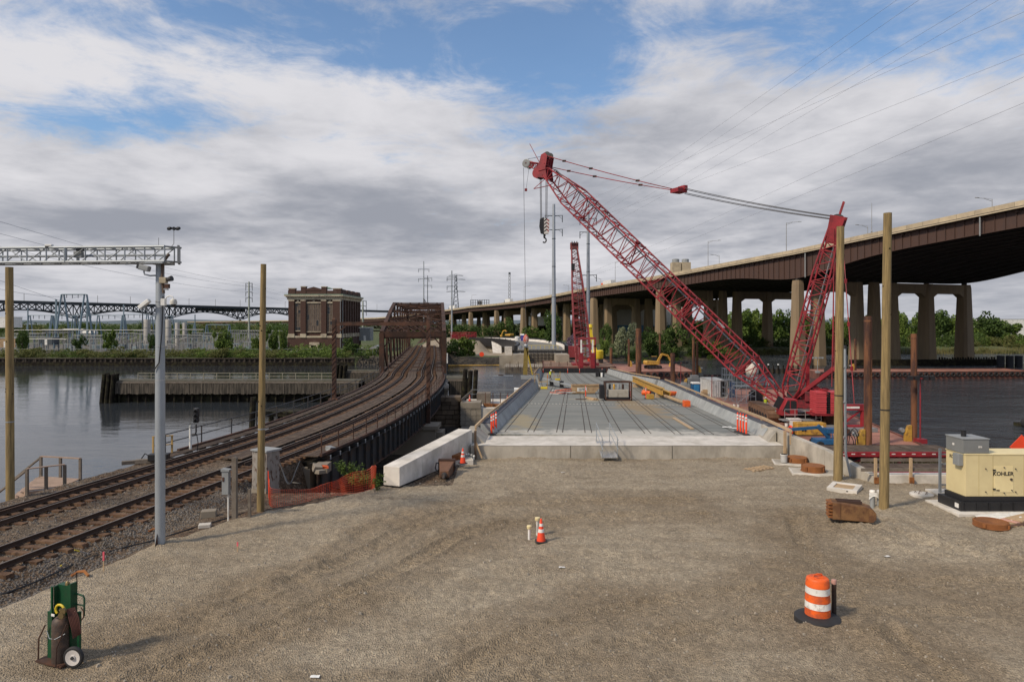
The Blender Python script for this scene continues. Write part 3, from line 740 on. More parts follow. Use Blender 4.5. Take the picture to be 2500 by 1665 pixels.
tr=thing('timber_trestle','black timber pile trestle below the left railing of the railway bridge','trestle',(-24,70,WATER_Z))
rnd=random.Random(2)
for i in range(9):
 for j in range(2):
  MB().tube((-25.2+i*.95,69+j*2.2,-7),(-25.2+i*.95,69+j*2.2,-2.1+rnd.uniform(-.3,.2)),.18,n=7).build('pile',WETW,tr,world=True)
for z_ in(-2.3,-3.4,-4.4):MB().slab(-25.8,-16.5,68.75,68.95,z_-.13,z_+.13).build('wale',WETW,tr,world=True)
MB().slab(-25.6,-16.6,68.7,71.6,-2.1,-1.95).build('deck',WETW,tr,world=True)
MB().tube((-25.9,67.6,-7),(-25.7,67.8,-.4),.30,n=8).build('dolphin_pile',WETW,tr,world=True)
# ================================================================ new road bridge
DKX=[(35.6,6.2),(39.7,6.57),(88,10.95),(112,11.7),(156,14.2)]
DKZ=[(30,.60),(39.7,.60),(60,-.20),(88,-1.30),(112,-2.5),(156,-4.45)]
def dk_x(y):return float(np.interp(y,*zip(*DKX)))
def dk_z(y):return float(np.interp(y,*zip(*DKZ)))
def dk(u,v):
 lo,hi=30.0,156.0
 for _ in range(50):
  y=(lo+hi)/2
  if HZ+F*(CH-dk_z(y))/y>v:lo=y
  else:hi=y
 return V(((u-CX)*y/F,y,dk_z(y)))
def dst(y,off=0,dz=0):
 a,b=dk_x(y-.5),dk_x(y+.5);s=V((1,-(b-a),0)).normalized()
 return(V((dk_x(y),y,dk_z(y)+dz))+s*off,s)
DECKM=mat('fresh deck concrete',(.225,.226,.205),.8,var=.18,sc=.9,col2=(.168,.180,.168),amt=.5,sc2=.35,edge=.35,bump=.15,bsc=18,stretch=(.35,1.6,1))
def stain(m,c,r,col,sc,thr):
 """a stain of spilt soil with a ragged edge, lying at c (local metres)"""
 nt=m.node_tree;N=nt.nodes.new;L=nt.links.new;b=nt.nodes['Principled BSDF'];src=b.inputs['Base Color'].links[0].from_socket
 tc=N('ShaderNodeTexCoord');s1=N('ShaderNodeVectorMath');s1.operation='SUBTRACT';L(tc.outputs['Object'],s1.inputs[0]);s1.inputs[1].default_value=c
 s2=N('ShaderNodeVectorMath');s2.operation='DIVIDE';L(s1.outputs[0],s2.inputs[0]);s2.inputs[1].default_value=r;ln=N('ShaderNodeVectorMath');ln.operation='LENGTH';L(s2.outputs[0],ln.inputs[0])
 n=N('ShaderNodeTexNoise');n.inputs['Scale'].default_value=sc;n.inputs['Detail'].default_value=7;n.inputs['Roughness'].default_value=.65;L(tc.outputs['Object'],n.inputs[0])
 a=N('ShaderNodeMath');a.operation='SUBTRACT';L(n.outputs[0],a.inputs[0]);ml=N('ShaderNodeMath');ml.operation='MULTIPLY';L(ln.outputs['Value'],ml.inputs[0]);ml.inputs[1].default_value=.35;L(ml.outputs[0],a.inputs[1])
 mr=N('ShaderNodeMapRange');L(a.outputs[0],mr.inputs[0]);mr.inputs[1].default_value=thr;mr.inputs[2].default_value=thr+.16;mr.inputs[4].default_value=.8
 mx=N('ShaderNodeMix');mx.data_type='RGBA';L(mr.outputs[0],mx.inputs[0]);L(src,mx.inputs[6]);mx.inputs[7].default_value=(*col,1);L(mx.outputs[2],b.inputs['Base Color'])
stain(DECKM,(4.6,22,-.3),(2.6,13,3),(.26,.19,.10),.55,.20)
stain(DECKM,(0,3.4,.6),(9,2.4,3),(.50,.48,.43),.8,.18)
stain(DECKM,(-5.5,10,0),(1.5,9,3),(.30,.25,.15),.6,.24)
stain(DECKM,(1.5,30,-1),(4,5,3),(.30,.27,.20),.5,.28)
BARRM=mat('barrier concrete',(.33,.345,.34),.85,var=.12,sc=1.2,col2=(.25,.265,.27),amt=.4,sc2=1.0,rand=.08,edge=.3)
MEMB=mat('blue black membrane',(.055,.060,.078),.75,var=.3,sc=3,rand=.12)
rb=thing('road_bridge','new concrete road bridge approach with bare grey deck and sloped barriers','bridge',(6.2,36,0))
ap=MB().prism([(-2.15,35.6,-2.2),(14.25,35.6,-2.2),(14.25,35.6,.60),(-2.15,35.6,.60)],(0,.35,0)).build('approach_wall',CONC,rb,world=True,bevel=.012)
for x in(3.05,8.35):MB().slab(x-.008,x+.008,35.585,35.6,-.2,.59).build('wall_joint',WETW,ap,world=True)
MB().prism([(-2.12,35.956,.604),(14.22,35.956,.604),(14.24,38.62,.604),(-1.9,38.62,.604)],(0,0,-.4)).build('approach_slab',CONCW,rb,world=True)
MB().prism([(-2.14,35.585,.606),(14.24,35.585,.606),(14.24,35.952,.606),(-2.14,35.952,.606)],(0,0,-.004)).build('slab_edge',CONCW,rb,world=True)
yy=[38.68+(88-38.68)*i/40 for i in range(41)]
dkp=MB().sweep([(-7.46,-.5),(7.46,-.5),(7.46,0),(-7.46,0)],[dst(y)for y in yy]).build('deck',DECKM,rb,world=True)
yf=[88.05+(156-88.05)*i/20 for i in range(21)]
dkf=MB().sweep([(-7.3,-.5),(7.3,-.5),(7.3,0),(-7.3,0)],[dst(y)for y in yf]).build('deck',DECKM,rb,world=True)
LINEM=mat('rusty reinforcement',(.045,.032,.022),.8,var=.3)
o=-7.0
offs=[-7.0,-5.67,-5.31,-3.97,-3.62,-2.31,-1.93,-.62,-.21,1.13,1.48,2.83,3.19,4.53,5.03,6.4,6.75]
for k,o in enumerate(offs):
 a=39.6+(1.6 if k==7 else 0)
 ys_=[a+(87.5-a)*i/14 for i in range(15)]
 MB().sweep([(o-.022,0),(o+.022,0),(o+.022,.014),(o-.022,.014)],[dst(y)for y in ys_]).build('reinforcing_bar',LINEM,dkp,world=True)
 ys_=[90+(154-90)*i/8 for i in range(9)]
 MB().sweep([(o-.04,0),(o+.04,0),(o+.04,.014),(o-.04,.014)],[dst(y)for y in ys_]).build('reinforcing_bar',LINEM,dkf,world=True)
b=MB()
for i in range(46):
 p,s=dst(60.2,-7.0+i*.31,.02);b.box(p,(.12,.05,.03))
b.build('joint_dowels',CONCW,dkp,world=True,kind='stuff')
def barrier(sd,y0,y1,base,step,cap=True):
 root=MB()
 def hb(y):return lerp(.58,1.0,sm(38.7,95,y))
 def pts_(y,pr):h=hb(y);p,s_=dst(y);return[p+s_*(base+a)+Z*(b if b<0 else h*b if b<=1 else h+b-1)for a,b in pr]
 def seg(pr,ya,yb):
  A_,B_=pts_(ya,pr),pts_(yb,pr);n_=len(pr)
  return MB().add(A_+B_,[(i,(i+1)%n_,n_+(i+1)%n_,n_+i)for i in range(n_)]+[tuple(range(n_))[::-1],tuple(range(n_,2*n_))])
 prof=[(0,0),(sd*.36,1),(sd*.88,1),(sd*.88,-.6),(0,-.6)]
 y=y0
 grp=thing('bridge_barrier',f'sloped concrete {"left" if sd < 0 else "right"} barrier of the new road bridge, {"near the front slab" if y0 < 60 else "on its far lower span"}','barrier',dst(y0,base)[0])
 while y<y1-.1:
  y2=min(y+step,y1)
  seg(prof,y+.007,y2-.007).build('barrier_segment',BARRM,grp,world=True)
  if cap:seg([(sd*.375,1.005),(sd*.87,1.005),(sd*.87,1.045),(sd*.375,1.045)],y+.007,y2-.007).build('membrane_strip',MEMB,grp,world=True)
  y=y2
 ys2=[y0-(2.6 if y0<60 else 0)+(y1-y0)*i/9 for i in range(10)]
 for a,c in zip(ys2,ys2[1:]):
  p,q=dst(a,base+sd*.80,hb(a)+.22)[0],dst(c-.03,base+sd*.80,hb(c)+.22)[0]
  MB().bar(p,q,.09,.14).build('timber_rail',WOODN,grp,world=True)
  p=dst(a+.1,base+sd*.80,hb(a))[0]
  MB().bar(p-Z*(.5 if a<39 else 0),p+Z*.16,.09).build('rail_post',WOODN,grp,world=True)
 return grp
barrier(-1,38.7,87.8,-7.45,1.25);barrier(1,38.7,87.8,7.45,1.25)
barrier(-1,108,155,-7.3,3.0);barrier(1,88.4,155,7.3,2.6)
def wall(name,label,pts,w,m,bot=-2.3,groups=None):
 """pts: (x, y, top) along the wall"""
 t=thing(name,label,'wall',(pts[0][0],pts[0][1],0))
 for(x0,y0,z0),(x1,y1,z1)in zip(pts,pts[1:]):
  d=V((x1-x0,y1-y0,0)).normalized();s=V((d.y,-d.x,0))*w/2;a=V((x0,y0,0))+d*.004;b=V((x1,y1,0))-d*.004
  MB().add([a-s+Z*bot,a+s+Z*bot,b+s+Z*bot,b-s+Z*bot,a-s+Z*z0,a+s+Z*z0,b+s+Z*z1,b-s+Z*z1],[(3,2,1,0),(4,5,6,7),(0,1,5,4),(1,2,6,5),(2,3,7,6),(3,0,4,7)]).build('wall_panel',m,t,world=True,bevel=.012)
 return t
P0,P1=V((-5.2,29.45,0)),V((-2.48,36.3,0))
pts=[tuple(P0.lerp(P1,q))[:2]+(lerp(.80,1.36,q),)for q in(0,.27,.53,.78,1)]
lw=wall('wing_wall','thick white concrete wing wall stepping up to the left corner of the new bridge',pts,.80,CONCW,bot=-.02)
d_=(P1-P0).normalized();s_=V((d_.y,-d_.x,0))
MB().bar(P0-d_*-.01+Z*-.36,P1+Z*-.36,.79,.66).build('bitumen_base',BLACK,lw,world=True)
MB().prism([(-2.0,36.3,.6),(-1.42,36.3,.6),(-2.05,36.3,1.16),(-2.45,36.3,1.16)],(.1,2.38,0)).build('end_block',CONC,lw,world=True)
rw=wall('wing_wall','thin grey concrete wing wall sloping down from the right corner of the new bridge to the gravel',[(14.42,39.0,1.22),(14.5,36.0,1.18),(15.3,33.1,.85),(16.15,30.2,.22)],.38,CONC)
MB().prism([(13.75,36.7,.6),(14.2,36.7,.6),(14.2,36.7,1.16)],(.2,2.0,0)).build('end_block',CONC,rw,world=True)
wall('curb_wall','low pale concrete curb wall beside the generator, below the timber guard rail',[(16.3,30.35,.30),(19.4,30.35,.30),(24,30.35,.30)],.5,CONCW)
gr=thing('guard_rail','brown timber guard rail with rusty post shoes on the low curb wall','railing',(16.6,30.0,0))
for x in(16.0,17.55,19.2):
 p=MB().slab(x-.05,x+.05,30.0,30.1,-.05,1.05).build('post',WOODN,gr,world=True)
 MB().slab(x-.09,x+.09,29.93,30.0,-.05,.22).build('post_shoe',RUSTOR,p,world=True)
for zz in(.95,.52):MB().slab(15.4,20.6,30.1,30.15,zz-.07,zz+.07).build('rail_board',WOODG,gr,world=True)
for px,py,side in((-1.9,35.4,'left'),(14.15,35.4,'right')):
 st=thing('timber_stanchion',f'timber post propped against the {side} corner of the white front slab','post',(px,py,0))
 MB().slab(px-.06,px+.06,py-.06,py+.06,-.05,1.4).build('post',WOODN if side=='right' else WOODB,st,world=True)
 MB().bar((px+.35*(1 if side=='left' else-.2),py-.05,0),(px,py,.9),.08).build('brace',WOODN,st,world=True)
ep=thing('closing_plate','black upright steel plate closing the far end of the new bridge deck','plate',dst(156.4)[0])
for i in range(6):
 p,s=dst(156.4,-7.4+14.8*(i+.5)/6);MB().box(p+Z*.42,(14.8/6-.03,.12,1.25)).build('plate',BLACK,ep,world=True)
gw=thing('gangway','short aluminium gangway with handrails from the gravel up to the front slab','ramp',(5.0,35.0,0))
a0,a1,b0,b1=V((4.62,34.95,.08)),V((5.40,34.95,.08)),V((4.50,36.55,.66)),V((5.20,36.55,.66))
for p,q in((a0,b0),(a1,b1)):
 MB().bar(p,q,.06,.12).build('stringer',ALU,gw,world=True)
 po=[]
 for t_ in(.02,.95):
  w_=p.lerp(q,t_);MB().tube(w_,w_+Z*1.05,.022,n=6).build('post',GALV,gw,world=True)
 for h in(1.0,.52):MB().tube(p.lerp(q,-.1)+Z*h,p.lerp(q,.98)+Z*h,.02,n=6).build('handrail',GALV,gw,world=True)
for i in range(9):
 f=(i+.5)/9;MB().bar(a0.lerp(a1,f),b0.lerp(b1,f),.072,.03).build('tread_plank',ALU,gw,world=True)
def delineator(loc,label,h=1.15,group='orange delineator posts on the new bridge'):
 t=thing('delineator_post',label,'delineator',loc,group)
 MB().lathe([(.22,0),(.22,.03),(.12,.07),(.06,.075)],10).build('base',RUBBER,t,smooth=True)
 MB().lathe([(.055,.07),(.052,h-.06),(.03,h-.05),(.045,h)],10).build('tube',ORGRED,t,smooth=True)
 for z0 in(h-.22,h-.40):MB().lathe([(.059,z0),(.059,z0+.10)],10).build('band',REFL,t,smooth=True)
 return t
proto_del=delineator(dk(1200,1060),'orange delineator post, leftmost of the three by the left barrier')
DEL=[(1205,1057,'orange delineator post, middle one of the three by the left barrier'),(1211,1052,'orange delineator post, rightmost of the three by the left barrier'),(1801,1054,'orange delineator post, leftmost of the four by the right barrier'),(1808,1056.5,'orange delineator post, second of the four by the right barrier'),(1814.5,1058.5,'orange delineator post, third of the four by the right barrier'),(1822,1061.5,'orange delineator post, nearest of the four by the right barrier'),(1430,969,'orange delineator post in front of the brown skip'),(1577,973,'orange delineator post beside the yellow beam and lying barrel'),(1538,971,'orange delineator post at the right corner of the caged generator'),(1337,927,'orange delineator post beside the worker on the deck'),(1326,911.5,'orange delineator post at the left end of the black closing plate'),(1386,911.5,'orange delineator post second from left at the black closing plate'),(1415,911.5,'orange delineator post before the far red crane, at the black closing plate'),(1470,911,'orange delineator post at the right end of the black closing plate')]
for u,v,lb in DEL:dup(proto_del,dk(u,v),label=lb)
def cone(loc,label,h=.74):
 t=thing('traffic_cone',label,'traffic cone',loc,'orange traffic cones')
 MB().prism([(-.19,-.19,0),(.19,-.19,0),(.19,.19,0),(-.19,.19,0)],(0,0,.035)).build('base',RUBBER,t,bevel=.02)
 def r(z):return lerp(.145,.028,(z-.035)/(h-.035))
 MB().lathe([(r(.035),.035),(r(h-.02),h-.02),(r(h)*.8,h),(.012,h)],18).build('cone_body',ORGRED,t,smooth=True)
 for z0,z1 in((h*.42,h*.56),(h*.68,h*.80)):
  MB().lathe([(r(z0)+.004,z0),(r(z1)+.004,z1)],18).build('collar',REFL,t,smooth=True)
 return t
c0=cone(gp(1321,1320),'orange traffic cone on the open gravel beside a white standpipe')
c0.location.z=near_h(c0.location.x,c0.location.y)+.03
dup(c0,(gp(1130,1131,.16)),label='orange traffic cone on the concrete slab with the rusty ring by the white wing wall',rz=.4)
def barrel_group():pass
sk=thing('skip','brown open steel tipping skip standing on the new bridge deck','skip',dk(1428,961))
b=MB();w,hgt=1.25,.95
pr=[(-1.45,.12),(1.0,.12),(1.75,hgt),(-1.45,hgt)]
b.prism([(x,-w/2,z)for x,z in pr],(0,.05,0));b.prism([(x,w/2-.05,z)for x,z in pr],(0,.05,0))
b.bar((-1.45,0,.15),(-1.45,0,hgt),w-.1,.05,up=(1,0,0));b.bar((1.0,0,.15),(1.75,0,hgt),w-.1,.05,up=(1,0,0));b.slab(-1.43,1.0,-w/2+.05,w/2-.05,.12,.16)
b.build('hopper',TANB,sk)
b=MB();b.bar((-1.5,-w/2-.03,hgt),(1.78,-w/2-.03,hgt),.08);b.bar((-1.5,w/2+.03,hgt),(1.78,w/2+.03,hgt),.08);b.build('rim',TANB,sk)
b=MB();b.slab(-1.3,.9,-.5,-.38,0,.12);b.slab(-1.3,.9,.38,.5,0,.12);b.build('skids',WETW,sk)
pl=MB().slab(-.9,.15,-w/2-.012,-w/2,.32,.72).build('notice',WHITEP,sk)
letters('DANGER',.19,BLACK,pl,Matrix.Translation((-.375,-w/2-.016,.60))@Matrix.Rotation(PI/2,4,'X'),depth=.003)
letters('KEEP OUT',.17,BLACK,pl,Matrix.Translation((-.375,-w/2-.016,.43))@Matrix.Rotation(PI/2,4,'X'),depth=.003)
gc=thing('caged_generator','grey generator inside a rusty steel lifting cage on the bridge deck','generator',dk(1508,977))
b=MB()
for x in(-1.22,1.22):
 for y in(-.55,.55):b.slab(x-.06,x+.06,y-.06,y+.06,0,1.8)
for y in(-.55,.55):b.slab(-1.28,1.28,y-.05,y+.05,1.72,1.82);b.slab(-1.28,1.28,y-.06,y+.06,.0,.14)
for x in(-1.22,1.22):b.slab(x-.05,x+.05,-.5,.5,1.72,1.82)
b.build('cage',RUSTBR,gc)
MB().slab(-.95,.95,-.45,.45,.32,1.05).build('housing',mat('generator grey',(.40,.37,.31),.6,var=.1,col2=(.25,.22,.18),amt=.25),gc,bevel=.03)
MB().slab(-1.0,1.0,-.48,.48,.15,.31).build('tank',BLACK,gc)
for k in range(4):MB().lathe([(.11,0),(.11,.4),(.05,.5)],8,(-.75+k*.42,.1,1.06)).build('cylinder',[BLACK,YEL,GREYP,RUSTBR][k],gc,smooth=True)
MB().slab(-1.75,-1.36,-.5,.3,.2,1.5).build('hose_rack',BLACK,gc)
yb=thing('yellow_beam','long yellow steel finishing beam lying on blocks by the right barrier','steel beam',dk(1612,972))
def ibeam(a,b_,h,w,m,par,name):
 q=MB();q.bar(V(a)+Z*h/2,V(b_)+Z*h/2,w,.06);q.bar(V(a)-Z*h/2,V(b_)-Z*h/2,w,.06);q.bar(a,b_,.05,h);return q.build(name,m,par,world=True)
pa,pb_=dk(1618,975),dk(1545,943)
ibeam(pa+Z*.75,pb_+Z*1.0,.62,.38,YEL,yb,'beam')
ibeam(pa+V((.75,.2,.45)),pb_+V((.75,.2,.75)),.4,.3,YEL,yb,'beam')
pc=dk(1676,992)
MB().tube(pa+V((.2,-.2,.35)),pc+Z*.22,.16,n=8).build('tube',TANB,yb,world=True)
MB().box(pc+Z*.25,(.5,.7,.5)).build('end_cap',ORANGE,yb,world=True)
for q in(pa.lerp(pb_,.12),pa.lerp(pb_,.5),pa.lerp(pb_,.9)):MB().box(q+V((.3,0,.2)),(1.1,.4,.42)).build('block',WOODN if q!=pa else YEL,yb,world=True)
MB().box(pa+V((-1.1,.6,.22)),(.7,.5,.44)).build('drive_unit',YEL,yb,world=True)
def barrel(loc,label,rz=0,tilt=PI/2):
 t=thing('barrel',label,'barrel',loc)
 t.rotation_euler=(tilt,0,rz)
 b=MB().lathe([(.28,0),(.26,.3),(.25,.32),(.24,.62),(.22,.64),(.2,.9)],14).build('body',ORANGE,t,smooth=True)
 return t
barrel(dk(1569,965)+Z*.3,'orange plastic barrel lying on its side beside the yellow beam',.9)
barrel(dk(1633,968)+Z*.3,'orange plastic barrel lying beyond the end of the yellow beam',2.0)
bp_=thing('barricade_pile','heap of folded orange and white barricade boards on the deck','barricades',dk(1373,962))
for i in range(9):
 a=random.uniform(-.9,.9);c=V((random.uniform(-.8,.8),random.uniform(-.5,.5),.06+.06*i))
 MB().box(c,(1.9,.16,.05),a).build('board',ORANGE if i%3 else REFL,bp_)
tp=thing('timber_stack','small stack of pale timber offcuts on the bridge deck near the skip','timber',dk(1447,976))
for i in range(5):MB().box((-.25+.2*(i%3),.1*(i%2),.06+.11*(i//3)),(.18,1.7,.1),.25+.05*i).build('plank',WOODN,tp)
MB().box((-1.1,.3,.03),(1.0,.5,.06),.05).build('plank',WOODB,tp)
q0,q1=dk(1645,1021),dk(1690,1048)
single(MB().bar(V((0,0,.03)),q1-q0+Z*.03,.22,.05),'plank',WOODN,'single long pale plank lying on the deck by the right barrier','plank',loc=q0)
for u,v,lb in((1774,1043,'flattened white sheet of litter on the deck, nearer the plank'),(1791,1046.5,'flattened white sheet of litter on the deck, beside the four orange posts')):
 q=MB().grid([-.3,-.1,.1,.3],[-.15,0,.15],lambda x,y:.03+.03*NZ.noise((x*9,y*9,u)))
 single(q,'litter_sheet',WHITEP,lb,'litter',loc=dk(u,v),fix=False)
for(u,v),w_ in zip(((1249,1017),(1262,999),(1277,978),(1291,964)),('nearest','second nearest','third nearest','farthest')):
 single(MB().box((0,0,.03),(.75,.1,.05)),'wood_strip',WOODN,f'thin pale wood strip on the deck at the left barrier, {w_} of four','timber',loc=dk(u,v))
bk=thing('bucket','black drum with a white bucket at the far end of the deck','bucket',dk(1470,920))
MB().lathe([(.5,0),(.55,1.3)],14,(0,.5,0)).build('drum',BLACK,bk,smooth=True);MB().lathe([(.2,0),(.24,.8)],12,(-.1,-.35,0)).build('pail',WHITEP,bk,smooth=True);MB().box((-.9,.2,.4),(.6,.6,.8)).build('crate',BLACK,bk)
for u,v,h,lb in((1318,951,1.9,'yellow tubular guard gate at the end of the left barrier'),(1354,929,1.5,'yellow tubular guard gate next to the worker')):
 t=thing('guard_gate',lb,'guard rail',dk(u,v))
 b=MB()
 for x in(-.6,-.1,.9):b.tube((x,0,0),(x,0,h),.032,n=6)
 b.build('upright',YEL,t)
 MB().tube((-.6,0,h),(-.1,0,h*.97),.032,n=6).tube((-.1,0,h*.5),(.9,0,h*.5),.032,n=6).build('rail',YEL,t)
 MB().box((.5,.2,.2),(.8,.4,.25)).build('foot',YELB,t)
sc=thing('screed_beam','long grey trestle beam lying across the deck behind the skip','beam',dk(1360,948))
pa,pb_=dk(1328,940),dk(1402,953)
MB().bar(pa+Z*.9,pb_+Z*.45,.5,.16).build('beam',GREYP,sc,world=True)
for f in(.28,.62):MB().box(pa.lerp(pb_,f)+Z*.45,(.5,.5,.9)).build('trestle',BLACK,sc,world=True)
MB().tube(pa+V((.3,-.8,.1)),pb_+V((0,-.6,.1)),.08,n=6).build('pipe',BLACK,sc,world=True)
pt=thing('pallet','yellowish timber pallet propped upright beyond the left deck edge','pallet',dst(118,-8.6,.5)[0])
for i in range(5):MB().bar((-.9,0,i*.42),(.8,0,i*.42-.7),.1,.05).build('slat',WOODN,pt)
for x in(-.8,.7):MB().bar((x,.06,-.3-(x>0)*.5),(x,.06,2.0-(x>0)*.6),.1,.05).build('runner',WOODN,pt)
SKIN=mat('skin',(.42,.25,.17),.6,var=.05);HIVIS=mat('high visibility yellow',(.62,.75,.02),.6,var=.08);JEAN=mat('dark trousers',(.055,.06,.075),.9,var=.15);BROWNT=mat('brown trousers',(.16,.12,.085),.9,var=.15);SHIRT=mat('grey shirt',(.35,.40,.44),.9,var=.1)
def skin_body(name,joints,edges,m,parent,mats=None):
 me=bpy.data.meshes.new(name);me.from_pydata([j[0]for j in joints],edges,[]);me.update()
 o=bpy.data.objects.new(name,me);COL.objects.link(o);setp(o,parent);me.materials.append(m)
 md=o.modifiers.new('skin','SKIN');me.skin_vertices or None
 if not me.skin_vertices:
  bpy.context.view_layer.objects.active=o;
 for i,j in enumerate(joints):me.skin_vertices[0].data[i].radius=(j[1],j[2]if len(j)>2 else j[1])
 me.skin_vertices[0].data[0].use_root=True
 sd=o.modifiers.new('smooth','SUBSURF');sd.levels=1;sd.render_levels=1
 return o
def person(loc,rz,label,step,arms,trouser,top):
 """step: stride, arms: list of (elbow, hand) for the two arms in local metres, facing +x"""
 t=thing('person',label,'person',loc,rz=rz)
 s=step
 J=[((0,0,.95),.13,.16),((.03,0,1.15),.12,.15),((.07,0,1.38),.13,.19),((.10,0,1.50),.06,.06),((.14,0,1.60),.085,.075),((.16,0,1.70),.085,.075),((0,.10,.90),.095),((s*.55,.11,.50),.065),((s,.11,.10),.045),((s+.16,.12,.05),.04),((0,-.10,.90),.095),((-s*.2,-.11,.50),.065),((-s,-.11,.10),.045),((-s+.16,-.12,.05),.04),((.06,.20,1.40),.065),(arms[0][0],.048),(arms[0][1],.038),((.06,-.20,1.40),.065),(arms[1][0],.048),(arms[1][1],.038)]
 E=[(0,1),(1,2),(2,3),(3,4),(4,5),(0,6),(6,7),(7,8),(8,9),(0,10),(10,11),(11,12),(12,13),(2,14),(14,15),(15,16),(2,17),(17,18),(18,19)]
 bd=skin_body('body',J,E,trouser,t)
 MB().lathe([(.17,.98),(.175,1.15),(.21,1.36),(.15,1.46),(.08,1.50)],12,(.05,0,0)).build('vest',top,t,smooth=True)
 MB().lathe([(.178,1.06),(.180,1.11)],12,(.05,0,0)).build('reflective_band',REFL,t)
 MB().lathe([(.085,1.52),(.09,1.62),(.08,1.72)],10,(.15,0,0)).build('head',SKIN,t,smooth=True)
 MB().box((.245,0,1.62),(.03,.03,.05)).build('nose',SKIN,t)
 MB().lathe([(.14,1.665),(.13,1.69),(.115,1.75),(.06,1.80),(.01,1.81)],12,(.155,0,0)).build('hard_hat',REFL,t,smooth=True)
 for(e,h)in arms:
  MB().tube(V(e),V(h),.05,.042,n=8).build('sleeve',SHIRT,t)
  hd=V(h)+(V(h)-V(e)).normalized()*.05;MB().box(hd,(.09,.05,.06)).build('hand',SKIN,t)
 return t
person(dk(1343,930),.15,'worker in yellow vest and hard hat walking on the bridge deck',.28,[((.28,.24,1.16),(.52,.18,1.12)),((.26,-.24,1.16),(.52,-.16,1.12))],BROWNT,HIVIS)
REBG=mat('formwork concrete',(.31,.275,.22),.9,var=.2,sc=.5,col2=(.25,.22,.18),amt=.4,sc2=.6,edge=.25)
pw=thing('bridge_pier','half built concrete pier with formwork and guard rails left of the new deck','bridge pier',(-2,86,WATER_Z))
MB().slab(-6.0,3.6,81,91,-7,-3.15).build('pier_cap',CONCW,pw,world=True)
for i in range(4):
 for j in range(4):MB().slab(-6.1+i*.62,-5.52+i*.62,80.85,80.98,-5.2+j*.62,-4.62+j*.62).build('form_panel',REBG,pw,world=True)
MB().slab(-6.1,-3.7,80.8,83.5,-3.13,-2.45).build('formwork_box',REBG,pw,world=True)
MB().slab(-4.4,-2.7,85,87.5,-3.13,-1.8).build('formwork_box',WOODG,pw,world=True)
MB().bar((-3.4,82.5,-2.9),(-.2,83.2,-3.1),.9,.3).build('steel_channel',RUSTOR,pw,world=True)
for i in range(6):MB().tube((-3.2+i*.9,82.2,-3.1),(-3.2+i*.9,82.2,-1.4),.05,n=5).build('guard_post',RUSTBR,pw,world=True)
MB().bar((-6.0,81.2,-2.2),(-5.2,90.8,-2.0),.08,.35).build('guard_board',WOODG,pw,world=True)
MB().bar((-5.5,90.9,-1.9),(3.0,90.9,-1.9),.05).bar((-5.5,90.9,-2.5),(3.0,90.9,-2.5),.05).build('guard_cable',GALV,pw,world=True)
for(x,y,lb)in((-5.1,82.3,'orange traffic cone on the formwork box of the half built pier'),(-.6,88.3,'orange traffic cone on the pale pier cap beside the water')):
 dup(c0,(x,y,-2.44 if x<-3 else-3.14),label=lb)
wf=thing('formwork','stack of white formwork units standing beside the left barrier','formwork',(1.6,97,-5))
for i in range(3):MB().slab(0+.15*i,4.3,96,99,-5.5+i*1.05,-4.5+i*1.05).build('form_unit',WHITEP,wf,world=True)
for x in(1.9,3.3):MB().slab(x,x+.8,96.4,98,-2.36,-1.85).build('form_lug',WHITEP,wf,world=True)
fp=thing('swing_pier','large stepped concrete pier with steel reinforcement carrying the dark swing span','bridge pier',(6,190,WATER_Z))
def pz(u0,u1,v0,v1,Y,dep,nm,m=REBG):
 a,b=dp(u0,v0,Y),dp(u1,v1,Y)
 return MB().slab(a.x,b.x,Y,Y+dep,min(a.z,b.z),max(a.z,b.z)).build(nm,m,fp,world=True)
pz(1219,1262,868,902,186,8,'side_block');pz(1232,1250,847,869,189,4,'side_block',CONCW)
pz(1252,1291,866,905,184,10,'pedestal');pz(1358,1390,866,905,184,10,'pedestal')
pz(1290,1359,893,912,183,12,'pedestal_beam');pz(1290,1359,862,894,193,2,'back_wall',CONCD)
pz(1232,1420,896,940,170,14,'footing',REBG);pz(1258,1330,917,925,165,5,'ledge',CONCW);pz(1258,1400,924,955,164,6,'footing',REBG)
rbm=mat('reinforcing mesh',(.10,.075,.055),.8,var=.2)
b=MB()
for i in range(34):
 p=dp(1234+i*5.4,0,169.8);b.bar((p.x,169.8,-6),(p.x,169.8,-3.5+.35*(i%5==0)),.07)
for k in range(8):b.bar((dp(1234,0,169.8).x,169.75,-6+k*.4),(dp(1415,0,169.8).x,169.75,-6+k*.4),.06)
b.build('reinforcing_mesh',rbm,fp,world=True,kind='stuff')
b=MB()
for k in range(5):b.bar((dp(1292,0,192.8).x,192.8,-3.6+k*.75),(dp(1358,0,192.8).x,192.8,-3.6+k*.75),.12)
for u in range(1294,1358,9):b.bar((dp(u,0,192.8).x,192.75,-4),(dp(u,0,192.8).x,192.75,-.7),.12)
b.build('scaffold',BLACK,fp,world=True)
for i in range(8):
 p=dp(1245+i*20,0,169.6);MB().bar((p.x,169.6,-4.6),(p.x,169.6,-2.6),.14).build('form_tie',RUSTBR,fp,world=True)
bf=thing('floating_platform','small blue grey floating platform moored at the swing pier','pontoon',dp(1228,925,160))
MB().box((0,0,.2),(4.8,3,1.1)).build('float',GREYB,bf);MB().box((-.5,.3,.8),(1.2,.8,.3)).build('locker',RUSTBR,bf)
SPL=Line([(8.4,198),(9.3,214),(8.0,229),(3.8,242),(-3.0,251),(-12,258),(-22,268),(-32,284)])
def spz(d):return lerp(-.75,.5,sm(0,70,d))
ss=thing('swing_span','new curved swing span with black plated parapets on the far side of the river','bridge',SPL.at(0,0,-1))
ds_=[72*i/26 for i in range(27)]
